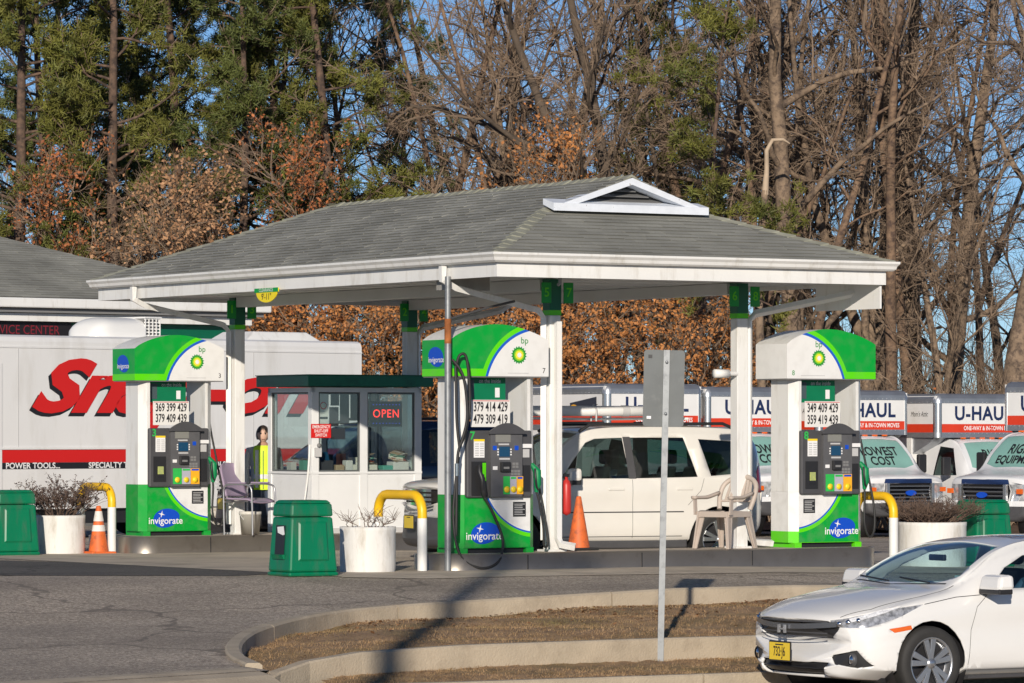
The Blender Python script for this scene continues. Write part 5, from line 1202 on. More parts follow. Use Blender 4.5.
def civic(loc, rz):
    t = thing('parked_car', 'white four door sedan with yellow front plate on the road in the foreground', 'car', loc, rz)
    t.name = 'sedan_car'
    bm = car_bm(CIV, .30, .25, 4.63, .90, 7, 6)
    fr = lambda c: c.x < .5
    nearF = lambda c: abs(c.y) > .42
    REG = [
     (1, [(1.19, -.36), (1.27, -.58), (1.36, -.70), (1.90, -.555), (1.90, .555), (1.36, .70), (1.27, .58), (1.19, .36)], 'plan', lambda c: c.z > .9),
     (2, [(1.56, .95), (1.80, 1.13), (2.05, 1.235), (2.60, 1.285), (2.67, .955)], 'side', near), (2, [(2.76, .96), (2.72, 1.285), (3.10, 1.27), (3.50, 1.18), (3.70, 1.05), (3.55, .985)], 'side', near),
     (3, [(3.42, -.46), (3.42, .46), (4.18, .60), (4.18, -.60)], 'plan', lambda c: c.z > .95),
     (9, circ(.91, .325, .365, 24), 'side', lambda c: abs(c.y) > .6 and c.z < .72), (9, circ(3.61, .325, .365, 24), 'side', lambda c: abs(c.y) > .6 and c.z < .72),
     (4, [(-.60, .62), (-.50, .53), (.50, .53), (.60, .62), (.62, .69), (-.62, .69)], 'front', fr),
     (5, [(.09, .635), (.30, .640), (.62, .735), (.86, .835), (.50, .795), (.22, .73), (.10, .70)], 'side', lambda c: abs(c.y) > .50 and c.x < .95),
     (6, [(-.44, .20), (.44, .20), (.50, .335), (-.50, .335)], 'front', fr),
     (7, [(-.84, .31), (-.76, .445), (-.50, .395), (-.56, .325), (-.74, .285)], 'front', lambda c: c.x < .6), (7, [(.84, .31), (.76, .445), (.50, .395), (.56, .325), (.74, .285)], 'front', lambda c: c.x < .6),
     (8, [(.52, .595), (.70, .62), (.69, .655), (.47, .628)], 'side', near),
     (10, [(2.25, -.38), (2.25, .38), (2.62, .36), (2.62, -.36)], 'plan', lambda c: c.z > 1.2)]
    lay = regions(bm, REG)
    body = part_of(bm, lay, 0, 'body', PAINTW, t, 0, .022)
    part_of(bm, lay, 1, 'windshield', CARGLASS, t, -.006); parts_of(bm, lay, 2, 'side_window', CARGLASS, t, -.008); part_of(bm, lay, 3, 'rear_window', DARKGLASS, t, -.006)
    part_of(bm, lay, 10, 'sunroof', mat('sunroof_glass', (.03, .035, .045), .06, coat=1), t, -.003)
    g = part_of(bm, lay, 4, 'grille', BLACK, t, -.015)
    hl = parts_of(bm, lay, 5, 'headlight', HLGLASS, t, -.006)
    part_of(bm, lay, 6, 'lower_grille', BLACK, t, -.03); fp = parts_of(bm, lay, 7, 'fog_lamp_pocket', BLACK, t, -.02); parts_of(bm, lay, 8, 'side_marker', AMBER, t, .002)
    # grille wing, slats, emblem
    def fx(y, z): return .0 + .30 * (abs(y) / .9) ** 2.2
    def wing(u, v):
        y = -.60 + 1.2 * u; z = .612 + .045 * v + .03 * (abs(y) / .6) ** 2; return (fx(y, z) - .015 + .02 * abs(y), y, z)
    MB().grid(wing, 20, 2).build('chrome_wing', GUNM, g)
    for z, h_ in ((.55, .010), (.58, .010), (.675, .015)):
        MB().grid(lambda u, v: (fx(-.5 + u, z) + .012, -.5 + u, z + h_ * v), 16, 1).build('grille_slat', DGREY, g)
    em = MB().box(-.045, -.055, .545, -.03, .055, .555); em = MB()
    for q in ([(-.055, .575), (-.036, .575), (-.030, .645), (-.052, .645)], [(.055, .575), (.036, .575), (.030, .645), (.052, .645)], [(-.035, .602), (.035, .602), (.033, .616), (-.033, .616)]): em.prism(q, -.045, -.025, 'x')
    em.build('emblem', mat('emblem_silver', (.45, .46, .48), .25, .6), g)
    for s_ in (-1, 1):
        for k, (x_, y_, z_) in enumerate(((.0, .60, .668), (.0, .67, .682), (.0, .735, .698))):
            xs0 = surf_x(bm, s_ * y_, z_)
            MB().lathe([(.001, -.010), (.018, -.006), (.026, .012)], 14, (xs0 + .004, s_ * y_, z_), 'x').build('lamp_projector', CHROME, hl[0])
        MB().lathe([(.001, -.008), (.04, -.004), (.046, .02)], 16, (surf_x(bm, s_ * .70, .365) + .012, s_ * .70, .365), 'x').build('fog_lamp', CHROME, fp[0])
        MB().lathe([(.046, -.006), (.06, .004), (.06, .03)], 16, (surf_x(bm, s_ * .70, .365) + .012, s_ * .70, .365), 'x').build('fog_bezel', DGREY, fp[0])
    tr_ = BVH(bm)
    for s_ in (-1, 1):      # bright reflector strip along the lamp
        P_ = []
        for k in range(9):
            x_ = .20 + .055 * k; z_ = .685 + .016 * k
            for dz in (0, .028):
                h = tr_.ray_cast(Vector((x_, s_ * 2, z_ + dz)), Vector((0, -s_, 0))); P_.append(tuple(h[0] + Vector((-.001, s_ * .002, 0))))
        MB()._add(P_, [(2 * k, 2 * k + 2, 2 * k + 3, 2 * k + 1) for k in range(8)], True).build('lamp_reflector', mat('lamp_silver', (.82, .83, .85), .2, .1, var=.35, vs=40) if s_ < 0 else bpy.data.materials['lamp_silver'], hl[0])
    plate(t, -.045, .415, '732·J6')
    # wheels and dark wells
    for x_ in (.91, 3.61):
        for s_ in (-1, 1):
            wheel(t, x_, s_ * .80, .322, .322, .215, 10, .70, side=s_)
            MB().lathe([(.40, -.0), (.40, s_ * -.30), (.001, s_ * -.30)], 24, (x_, s_ * .868, .34), 'y').build('wheel_well', BLACK, t)
    MB().box(.5, -.72, .16, 4.2, .72, .20).build('underbody', BLACK, t)
    for s_ in (-1, 1):
        line_on(bm, t, [(1.30, .30), (1.33, .60), (1.40, .80), (1.52, .90)], 'side', s_); line_on(bm, t, [(2.70, .30), (2.72, .60), (2.70, .93)], 'side', s_); line_on(bm, t, [(1.32, .255), (2.6, .25), (3.2, .26)], 'side', s_, .006)
        line_on(bm, t, [(.86, .83), (1.20, .885), (1.45, .90)], 'side', s_, .006); line_on(bm, t, [(.5, -.70 * -s_), (.9, .76 * s_)], 'plan', s_, .004) if False else None
        line_on(bm, t, [(.16, .60 * s_), (.40, .715 * s_), (.9, .76 * s_), (1.26, .74 * s_)], 'plan', s_, .006)
        MB().box(2.18, s_ * .895 - .012, .80, 2.42, s_ * .895 + .012, .835).build('door_handle', PAINTW, t, bevel=.01)
        mirror_(t, 1.42, s_ * 1.02, 1.0, PAINTW, 1.4, .68)
        MB().hexa([(1.30, s_ * .80, .165), (3.25, s_ * .80, .165), (3.25, s_ * .89, .18), (1.30, s_ * .89, .18), (1.30, s_ * .80, .21), (3.25, s_ * .80, .21), (3.25, s_ * .895, .205), (1.30, s_ * .895, .205)]).build('side_skirt', DGREY, t)
    line_on(bm, t, [(1.24, -.66), (1.12, 0), (1.24, .66)], 'plan', 1, .02, 'cowl_seam')
    for y_ in (-.5, .1): MB().tube([(1.18, y_, 1.0), (1.27, y_ + .55, 1.03)], .008, 5).build('wiper', BLACK, t)
    interior(t, 1.30, 3.5, .70, .25, .93, [(2.05, -.36), (2.05, .36)])
    MB().box(1.66, .06 - .12, 1.17, 1.70, .06 + .10, 1.225).build('rear_view_mirror', BLACK, t, bevel=.01)
    MB().box(1.44, -.60, 1.02, 1.445, -.52, 1.06).build('sticker', mat('inspection_sticker', (.35, .5, .5), .5), t)
    bm.free(); return t
wx, wy = 3.56, 36.2           # near front wheel centre
fx0 = Vector((wx, wy, 0)) - Vector((UX, UY, 0)) * .91 + Vector((-UY, UX, 0)) * .80
civ = civic((fx0.x, fx0.y, ROADZ), TH)
# driver
dv = thing('person', 'driver in a dark blue jacket behind the wheel of the white sedan', 'person', (fx0.x, fx0.y, ROADZ), TH)
dpts = [(2.36, -.36, .56, .15, .13), (2.46, -.36, .78, .15, .12), (2.54, -.36, 1.0, .17, .12), (2.55, -.36, 1.10, .06, .06), (2.54, -.36, 1.14, .05, .055), (2.20, -.46, .54, .08), (1.85, -.46, .56, .06), (1.70, -.46, .35, .05), (2.20, -.27, .54, .08), (1.85, -.27, .56, .06), (1.70, -.27, .35, .05), (2.52, -.56, 1.0, .06), (2.36, -.60, .80, .05), (2.02, -.46, .88, .038), (2.52, -.17, 1.0, .06), (2.34, -.14, .80, .05), (2.02, -.26, .88, .038)]
dedge = [(0, 1), (1, 2), (2, 3), (3, 4), (0, 5), (5, 6), (6, 7), (0, 8), (8, 9), (9, 10), (2, 11), (11, 12), (12, 13), (2, 14), (14, 15), (15, 16)]
link('body', skin_mesh(dpts, dedge), clothes_mat('driver_clothes', (.02, .07, .13), (.03, .03, .04), .6, 1.085), dv)
hh_ = head(dv, 0, 0, 0); 
for o in [hh_] + list(hh_.children): o.data.transform(Matrix.Translation((2.52, -.36, 1.10)) @ Matrix.Rotation(R(-90), 4, 'Z'))
def hairf(u, v):
    q = math.pi * (.0 + .55 * u); p = 2 * math.pi * v; return (2.535 + .108 * math.sin(q) * math.cos(p), -.36 + .088 * math.sin(q) * math.sin(p), 1.225 + .122 * math.cos(q))
link('hair', MB().grid(hairf, 8, 16).mesh(), HAIR, dv)
hand(dv, (2.02, -.46, .88), (-1, .1, .3), (0, 0, 1)); hand(dv, (2.02, -.26, .88), (-1, -.1, .3), (0, 0, 1))

# ---------------------------------------------------------------- white SUV at the pump
SUV = [
 (0.00, .40, (.60, .40), (.76, .46), (.83, .62), (.83, .85), (.78, .98), (.55, 1.03), (0, 1.04)),
 (0.10, .30, (.65, .30), (.90, .40), (.94, .62), (.93, .90), (.85, 1.045), (.55, 1.085), (0, 1.095)),
 (0.50, .28, (.70, .28), (.95, .38), (.985, .65), (.975, .95), (.88, 1.09), (.6, 1.13), (0, 1.145)),
 (1.15, .28, (.75, .28), (.96, .38), (.985, .68), (.98, 1.04), (.89, 1.155), (.68, 1.18), (0, 1.20)),
 (1.50, .28, (.75, .28), (.96, .38), (.985, .70), (.978, 1.09), (.86, 1.32), (.74, 1.39), (0, 1.43)),
 (1.88, .28, (.75, .28), (.96, .38), (.985, .70), (.978, 1.11), (.79, 1.59), (.65, 1.655), (0, 1.69)),
 (2.25, .28, (.75, .28), (.96, .38), (.985, .70), (.978, 1.12), (.765, 1.69), (.62, 1.75), (0, 1.775)),
 (3.20, .28, (.75, .28), (.96, .38), (.985, .70), (.978, 1.13), (.755, 1.70), (.62, 1.765), (0, 1.79)),
 (3.98, .30, (.75, .30), (.96, .40), (.985, .72), (.97, 1.14), (.745, 1.68), (.6, 1.745), (0, 1.77)),
 (4.28, .34, (.70, .34), (.92, .44), (.95, .74), (.93, 1.14), (.72, 1.61), (.58, 1.68), (0, 1.705)),
 (4.42, .42, (.60, .42), (.86, .50), (.89, .76), (.87, 1.12), (.68, 1.49), (.55, 1.56), (0, 1.58)),
 (4.47, .50, (.50, .50), (.80, .58), (.83, .80), (.82, 1.08), (.63, 1.40), (.5, 1.46), (0, 1.48))]
def suv(loc, rz, label, paint, rack=True):
    t = thing('suv_car', label, 'car', loc, rz)
    bm = car_bm(SUV, .30, .18, 4.47, .985, 6, 5); fr = lambda c: c.x < .6
    REG = [(1, [(1.24, -.50), (1.34, -.74), (1.95, -.62), (1.95, .62), (1.34, .74), (1.24, .50)], 'plan', lambda c: c.z > 1.12),
     (2, [(1.58, 1.135), (1.97, 1.575), (2.10, 1.625), (2.47, 1.64), (2.49, 1.135)], 'side', near), (2, [(2.58, 1.135), (2.57, 1.64), (3.30, 1.64), (3.42, 1.15)], 'side', near), (2, [(3.60, 1.16), (3.50, 1.62), (4.05, 1.59), (4.14, 1.20)], 'side', near),
     (9, circ(.95, .37, .42, 24), 'side', lambda c: abs(c.y) > .65 and c.z < .85), (9, circ(3.725, .37, .42, 24), 'side', lambda c: abs(c.y) > .65 and c.z < .85),
     (11, [(2.485, 1.13), (2.475, 1.645), (2.575, 1.645), (2.585, 1.13)], 'side', near), (4, [(-.52, .80), (.52, .80), (.56, 1.0), (-.56, 1.0)], 'front', fr), (5, [(.06, .80), (.42, .84), (.44, 1.0), (.10, .99)], 'side', lambda c: abs(c.y) > .58 and c.x < .6),
     (6, [(-.98, .27), (.98, .27), (.98, .66), (-.98, .66)], 'front', lambda c: c.x < .48),
     (7, [(4.24, .95), (4.50, .95), (4.50, 1.25), (4.38, 1.32), (4.26, 1.2)], 'side', lambda c: abs(c.y) > .6)]
    lay = regions(bm, REG)
    part_of(bm, lay, 0, 'body', paint, t, 0, .022); part_of(bm, lay, 1, 'windshield', CARGLASS, t, -.006); parts_of(bm, lay, 2, 'side_window', DARKG2, t, -.01)
    parts_of(bm, lay, 11, 'pillar_trim', DGREY, t, .001); g = part_of(bm, lay, 4, 'grille', BLACK, t, -.02); parts_of(bm, lay, 5, 'headlight', HLGLASS, t, -.004); part_of(bm, lay, 6, 'lower_bumper', DGREY, t, .006); parts_of(bm, lay, 7, 'tail_light', TAILR, t, .003)
    fx = lambda y: .30 * (abs(y) / .985) ** 2.2
    for z in (.81, .865, .92, .975):
        MB().grid(lambda u, v: (fx(-.52 + 1.04 * u) - .02, -.52 + 1.04 * u, z + .032 * v), 14, 1).build('grille_bar', CHROME, g)
    plate(t, -.03, .60, '')
    for x_ in (.95, 3.725):
        for s_ in (-1, 1):
            wheel(t, x_, s_ * .86, .37, .37, .24, 10, .66, side=s_); MB().lathe([(.45, 0), (.45, s_ * -.34), (.001, s_ * -.34)], 24, (x_, s_ * .95, .39), 'y').build('wheel_well', BLACK, t)
    MB().box(.5, -.8, .25, 4.5, .8, .30).build('underbody', BLACK, t)
    for s_ in (-1, 1):
        line_on(bm, t, [(1.42, .40), (1.44, .75), (1.50, 1.09)], 'side', s_); line_on(bm, t, [(2.53, .40), (2.53, .8), (2.53, 1.12)], 'side', s_); line_on(bm, t, [(3.28, .80), (3.45, .98), (3.50, 1.13)], 'side', s_)
        line_on(bm, t, [(1.44, .42), (3.2, .42)], 'side', s_, .008); line_on(bm, t, [(1.40, .72), (3.22, .72)], 'side', s_, .014, 'trim_strip')
        for x_ in (2.20, 3.12): MB().box(x_, s_ * .985 - .02, .985, x_ + .22, s_ * .985 + .02, 1.02).build('door_handle', CHROME if False else paint, t, bevel=.01)
        mirror_(t, 1.62, s_ * 1.10, 1.17, paint, 1.15)
        MB().tube([(1.95, s_ * .66, 1.71), (2.1, s_ * .66, 1.80), (3.9, s_ * .65, 1.81), (4.1, s_ * .65, 1.73)], .022, 6).build('roof_rail', BLACK, t)
        MB().box(1.40, s_ * .93 - .03, .27, 3.28, s_ * .93 + .03, .37).build('sill', DGREY, t, bevel=.02)
    if rack:
        for x_ in (2.25, 3.3): MB().box(x_ - .03, -.68, 1.81, x_ + .03, .68, 1.835).build('cross_bar', BLACK, t)
    interior(t, 1.40, 4.0, .80, .38, 1.12, [(2.05, -.40), (2.05, .40), (2.95, -.40), (2.95, .40)])
    bm.free(); return t
DARKG2 = glass('suv_side_glass', (.30, .38, .37))
SYAW = R(22); s0 = Vector((-.67, 50.85)); cs_ = Vector((math.cos(SYAW), math.sin(SYAW)))
fcen = s0 + Vector((-math.sin(SYAW), math.cos(SYAW))) * .95 - cs_ * .22
sv = suv((fcen.x, fcen.y, -.13), SYAW, 'cream white SUV refuelling between the two white posts', PAINTC)
pc_ = thing('roof_pipe', 'white plastic pipe lashed along the roof of the cream SUV', 'pipe', (fcen.x, fcen.y, -.13), SYAW)
MB().lathe([(.001, 1.35), (.065, 1.35), (.065, 3.45), (.001, 3.45)], 16, (0, -.42, 1.965), 'x').build('tube', WHITE, pc_)
MB().lathe([(.071, 2.62), (.071, 2.72)], 16, (0, -.42, 1.965), 'x').build('coupling', LGREY, pc_)
for x_ in (2.25, 3.3): MB().tube([(x_, -.50, 1.84), (x_, -.51, 1.98), (x_, -.42, 2.045), (x_, -.33, 1.98), (x_, -.34, 1.84)], .012, 5).build('strap', LGREY, pc_)
MB().tube([(1.2, -.28, 1.88), (2.2, -.26, 1.865), (3.3, -.27, 1.875), (3.6, -.27, 1.87)], .02, 6).build('thin_pipe', WHITE, pc_)
bx_ = W(3.6, 13.2)
sv2 = suv((bx_.x, bx_.y, gz(3.6, 13.2)), TH + R(180) * 0 + R(-6), 'dark blue SUV parked behind the kiosk', NAVYP, False)
fm = bx_; sv2.location = (W(3.1, 11.7).x, W(3.1, 11.7).y, gz(2, 12) - .02)

# ---------------------------------------------------------------- rental moving trucks
CAB = [
 (0.00, .50, (.60, .50), (.80, .55), (.90, .75), (.905, 1.0), (.86, 1.14), (.6, 1.18), (0, 1.19)),
 (0.10, .44, (.75, .44), (.94, .52), (.98, .78), (.97, 1.06), (.88, 1.21), (.6, 1.25), (0, 1.265)),
 (0.75, .44, (.80, .44), (1.0, .52), (1.0, .85), (.985, 1.17), (.89, 1.33), (.68, 1.365), (0, 1.385)),
 (1.05, .44, (.80, .44), (1.0, .52), (1.0, .88), (.985, 1.24), (.86, 1.60), (.74, 1.68), (0, 1.72)),
 (1.38, .44, (.80, .44), (1.0, .52), (1.0, .90), (.985, 1.27), (.80, 1.91), (.66, 1.975), (0, 2.01)),
 (1.75, .44, (.80, .44), (1.0, .52), (1.0, .90), (.985, 1.28), (.785, 2.0), (.62, 2.05), (0, 2.07)),
 (2.45, .44, (.80, .44), (1.0, .52), (1.0, .90), (.985, 1.28), (.785, 2.0), (.62, 2.05), (0, 2.07))]
ALU = mat('aluminium_rail', (.42, .44, .47), .38, .75, var=.15, vs=3); ALUP = mat('polished_post', (.62, .62, .62), .25, .9); URED = mat('stripe_red', (.62, .045, .015), .45, var=.08); UNAVY = mat('lettering_navy', (.012, .025, .085), .45)
SHADE = mat('windscreen_sunshade', (.22, .42, .37), .35, var=.1, vs=2); BOXW = mat('truck_box_white', (.72, .72, .71), .45, var=.06, vs=1.5, col2=(.55, .54, .5), c2scale=1.5, c2lo=.58, c2hi=.85)
FBLUE = mat('grille_cap_blue', (.02, .045, .14), .35, .2)
_cab = {}; TRUCKHL = mat('truck_headlight', (.5, .52, .54), .15, .3, var=.5, vs=14, coat=1.0)
def cab_meshes():
    if _cab: return _cab
    bm = car_bm(CAB, .16, 0, 9, 1.0, 6, 5); fr = lambda c: c.x < .5
    REG = [(1, [(.80, -.45), (.90, -.76), (1.36, -.64), (1.36, .64), (.90, .76), (.80, .45)], 'plan', lambda c: c.z > 1.30),
     (2, [(1.16, 1.30), (1.46, 1.86), (1.92, 1.90), (1.96, 1.29)], 'side', near), (9, circ(.72, .38, .44, 20), 'side', lambda c: abs(c.y) > .6 and c.z < .9),
     (4, [(-.55, .70), (.55, .70), (.58, 1.10), (-.58, 1.10)], 'front', fr), (5, [(-.93, .80), (-.60, .80), (-.60, 1.10), (-.91, 1.10)], 'front', fr), (5, [(.93, .80), (.60, .80), (.60, 1.10), (.91, 1.10)], 'front', fr),
     (6, [(-1.0, .43), (1.0, .43), (1.0, .70), (-1.0, .70)], 'front', lambda c: c.x < .25), (7, [(-.60, 1.105), (.60, 1.105), (.58, 1.19), (-.58, 1.19)], 'front', lambda c: c.x < .3)]
    lay = regions(bm, REG)
    for k, rid, off in (('body', 0, 0), ('windshield', 1, -.004), ('side_window', 2, -.01), ('grille', 4, -.02), ('headlight', 5, .003), ('bumper', 6, .02), ('grille_cap', 7, .006)): _cab[k] = islands(split(bm, lay, rid, off))
    _cab['bm'] = bm
    from mathutils.bvhtree import BVHTree
    _cab['tree'] = BVHTree.FromBMesh(bm); return _cab
def moving_truck(loc, rz, label, sign, cab=True, attic=.95, box_len=4.2, graphic=False):
    t = thing('moving_truck', label, 'truck', loc, rz, 'white rental moving trucks parked in a row')
    if cab:
        c = cab_meshes()
        for k, m in (('body', TRUCKW), ('windshield', SHADE), ('side_window', DARKG2), ('grille', BLACK), ('headlight', TRUCKHL), ('bumper', DGREY), ('grille_cap', FBLUE)):
            for me_ in c[k]: o = link(k, me_, m, t)
            if k == 'grille': g = o
        for i in range(5): MB().box(-.03 + .02, -.50, .73 + i * .075, .02, .50, .755 + i * .075).build('grille_bar', GUNM, g)
        for s_ in (-1, 1): MB().box(-.035, s_ * .56 - .035, .70, .03, s_ * .56 + .035, 1.10).build('grille_side', ALUP, g, bevel=.008); MB().box(.02, s_ * .87 - .05, .93, .08, s_ * .87 + .06, 1.02).build('turn_lamp', AMBER, t)
        MB().prism([(.13 * math.cos(q), .905 + .055 * math.sin(q)) for q in np.linspace(0, 6.28, 20, endpoint=False)], -.045, -.02, 'x').build('oval_badge', BLUE, g)
        # sunshade print follows the windscreen
        for i, (tx, zz0) in enumerate(zip(sign, (1.74, 1.545))):
            if not tx: continue
            me = text_mesh(tx, .30 if len(tx) < 7 else .25, bold=.006, sx=.80); me.transform(Matrix.Rotation(-R(90), 4, 'Z'))
            for v in me.vertices:
                v.co.z = zz0 + v.co.z * .80; h = c['tree'].ray_cast(Vector((-2, v.co.y, v.co.z)), Vector((1, 0, 0)))
                v.co.x = (h[0].x if h[0] is not None else 1.0) - .012
            me.materials.clear(); me.materials.append(INK); link('sunshade_lettering', me, None, t)
        for x_, s_ in ((.72, -1), (.72, 1)): wheel(t, x_, s_ * .86, .38, .38, .24, rim=.60, steel=True, side=s_); MB().lathe([(.46, 0), (.46, s_ * -.34), (.001, s_ * -.34)], 20, (x_, s_ * .965, .40), 'y').build('wheel_well', BLACK, t)
        for s_ in (-1, 1):
            MB().box(1.18, s_ * 1.20 - .11, 1.30, 1.27, s_ * 1.20 + .11, 1.68).build('wing_mirror', BLACK, t, bevel=.03); MB().tube([(1.24, s_ * 1.12, 1.42), (1.28, s_ * .98, 1.36)], .025, 6).build('mirror_arm', BLACK, t)
            line_on(c['bm'], t, [(1.10, .56), (1.08, .95), (1.13, 1.26)], 'side', s_, .01); line_on(c['bm'], t, [(2.0, .56), (2.02, 1.26)], 'side', s_, .01)
        for y_ in (-.5, -.25, 0, .25, .5): MB().box(1.52, y_ - .04, 2.055, 1.60, y_ + .04, 2.085).build('marker_lamp', AMBER, t)
        MB().tube([(.82, -.5, 1.385), (.86, .15, 1.43)], .012, 5).build('wiper', BLACK, t); MB().tube([(.82, .05, 1.385), (.88, .68, 1.43)], .012, 5).build('wiper', BLACK, t)
        MB().box(2.3, -.4, .45, 6.4, .4, .7).build('chassis', BLACK, t)
    # box with the over-cab attic
    x0, x1, xm, hw = attic, attic + .9 + box_len, attic + .9, 1.15; z0, z1 = 2.08, 3.0
    bo = MB().box(x0 + .05, -hw + .004, z0 + .02, x1, hw - .004, z1 - .05); bo.box(xm, -hw + .002, .85, x1, hw - .002, z0 + .018); bo = bo.build('box', BOXW, t)
    MB().hexa([(x0 + .35, -hw * .95, z0 - .12), (xm + .01, -hw * .97, z0 - .35), (xm + .01, hw * .97, z0 - .35), (x0 + .35, hw * .95, z0 - .12), (x0 + .15, -hw * .95, z0 + .01), (xm + .01, -hw * .97, z0 + .01), (xm + .01, hw * .97, z0 + .01), (x0 + .15, hw * .95, z0 + .01)]).build('attic_floor', ALU, bo)
    # rails, stripe
    rr = .10
    for nm, m, a, b, o in (('top_rail', ALU, 2.80, 3.0, .012), ('bottom_rail', ALU, z0, 2.19, .012), ('red_stripe', URED, 2.19, 2.365, .005)):
        if nm == 'top_rail':
            for s_ in (-1, 1): MB().prism([(s_ * (hw + o), a), (s_ * (hw + o), b - .10), (s_ * (hw - .02), b - .03), (s_ * (hw - .10), b), (s_ * (hw - .3), b), (s_ * (hw - .3), a)], x0 + .1, x1, 'x').build(nm, m, bo)
            MB().prism([(x0 - o, a), (x0 - o, b - .10), (x0 + .04, b - .03), (x0 + .12, b), (x0 + .4, b), (x0 + .4, a)], -hw + .1, hw - .1, 'y').build(nm, m, bo)
        else:
            for s_ in (-1, 1): MB().box(x0 + .1, s_ * (hw + o / 2) - o / 2 - .001, a, x1, s_ * (hw + o / 2) + o / 2 + .001, b).build(nm, m, bo)
            MB().box(x0 - o, -hw + .1, a, x0 + .052, hw - .1, b).build(nm, m, bo)
    MB().box(x0 - .002, -hw + .1, 2.365, x0 + .052, hw - .1, 2.80).build('front_panel', BOXW, bo)
    for s_ in (-1, 1):
        pr = [(.105, -.01)] + [(.13 * math.cos(q), .13 * math.sin(q)) for q in np.linspace(0, math.pi / 2, 7)]
        cx_, cy_ = x0 + .115, s_ * (hw - .115)
        pts = [(cx_ - .13 * math.sin(q), cy_ + s_ * .13 * math.cos(q)) for q in np.linspace(0, math.pi / 2, 8)] + [(cx_, cy_)]
        MB().prism(pts, 2.19, 2.80, 'z', True).build('corner_post', ALUP, bo); MB().prism([(p[0], p[1]) for p in pts], z0, 2.189, 'z', True).build('corner_post', ALU, bo)
        cap = MB(); cap.grid(lambda u, v: (cx_ - .135 * math.cos(u * math.pi / 2) * math.sin(v * math.pi / 2), cy_ + s_ * .135 * math.cos(u * math.pi / 2) * math.cos(v * math.pi / 2), 2.80 + .20 * math.sin(u * math.pi / 2)), 6, 8); cap.build('corner_cap', ALU, bo)
        i = 0
    rv = MB()
    for y_ in np.arange(-hw + .12, hw - .1, .11): rv.box(x0 - .018, y_ - .008, 2.815, x0 - .011, y_ + .008, 2.831); rv.box(x0 - .018, y_ - .008, 2.165, x0 - .011, y_ + .008, 2.181)
    for x_ in np.arange(x0 + .2, x1, .14): rv.box(x_ - .008, hw + .011, 2.815, x_ + .008, hw + .018, 2.831)
    rv.build('rivets', ALUP, bo)['kind'] = 'stuff'
    text(bo, 'U-HAUL', .40, UNAVY, x0 - .006, -.05, 2.575, rot=R(-90), bold=.012, sx=.98, spacing=1.08)
    text(bo, 'ONE-WAY & IN-TOWN MOVES', .125, SIGNW, x0 - .010, -.22, 2.275, rot=R(-90), bold=.002, sx=.78)
    sc = text_mesh("Mom's Attic", .15, shear=.4, sx=.8); sc.transform(Matrix.Rotation(R(180), 4, 'Z')); sc.transform(Matrix.Translation((x0 + .62, hw + .004, 2.57))); sc.materials.clear(); sc.materials.append(INK); link('script_lettering', sc, None, bo)
    if graphic:
        gg = MB(); gg.prism([(x0 + .35, 2.40), (x0 + 1.35, 2.40), (x0 + 1.35, 2.62), (x0 + .35, 2.74)], hw + .002, hw + .006, 'y'); gg = gg.build('picture_panel', mat('picture_dark', (.03, .035, .05), .5), bo)
        MB().prism([(x0 + .35, 2.40), (x0 + .9, 2.40), (x0 + .75, 2.48), (x0 + .35, 2.48)], hw + .0065, hw + .009, 'y').build('picture_teal', mat('picture_teal', (.02, .22, .25), .5), gg); MB().prism([(x0 + .75, 2.48), (x0 + 1.2, 2.48), (x0 + 1.15, 2.54), (x0 + .75, 2.55)], hw + .0065, hw + .009, 'y').build('picture_red', URED, gg)
        MB().prism([(x0 + 1.2 + .16 * math.cos(q), 2.50 + .09 * math.sin(q)) for q in np.linspace(0, 6.28, 12, endpoint=False)], hw + .007, hw + .012, 'y').build('picture_fruit', ORANGE_, gg)
    MB().box(x1 - .9, -hw + .1, .4, x1, hw - .1, .84).build('rear_frame', BLACK, bo)
    for s_ in (-1, 1):
        wheel(t, x1 - 1.4, s_ * .86, .38, .38, .40, rim=.6, steel=True, side=s_)
    return t
ry = TH + R(90)
def truck_at(px, Y, dz=0.0):
    """front corner post column and distance -> truck origin for a truck facing the islands' side"""
    X = (px - 512) / FPX * Y; p = Vector((X, Y)) - Vector((-UY, UX)) * 1.6 + Vector((UX, UY)) * 1.15
    return (p.x, p.y, gzw(X, Y) + dz)
for px_, Y_, lab, sg, gr in ((606, 83.3, 'moving truck with fruit picture on its side, farthest left of the row', ('', ''), True), (706, 84.6, 'moving truck behind the cream SUV, second from the left', ('LOWEST', 'COST'), False),
        (818, 86.0, 'moving truck with lowest cost sunshade behind pump 8', ('LOWEST', 'COST'), False), (937, 87.5, 'moving truck with right equipment sunshade and black door mirror', ('RIGHT', 'EQUIPMENT'), False)):
    moving_truck(truck_at(px_, Y_), ry, lab, sg, True, 1.6, 3.6, gr)
X_ = (983 - 512) / FPX * 77
moving_truck((X_, 77, gzw(X_, 77) - .02), R(40), 'moving truck turned to the left at the right edge of the photo', ('RIGHT', 'EQUIPMENT'), True, 1.75, 3.6)
RWALL = None

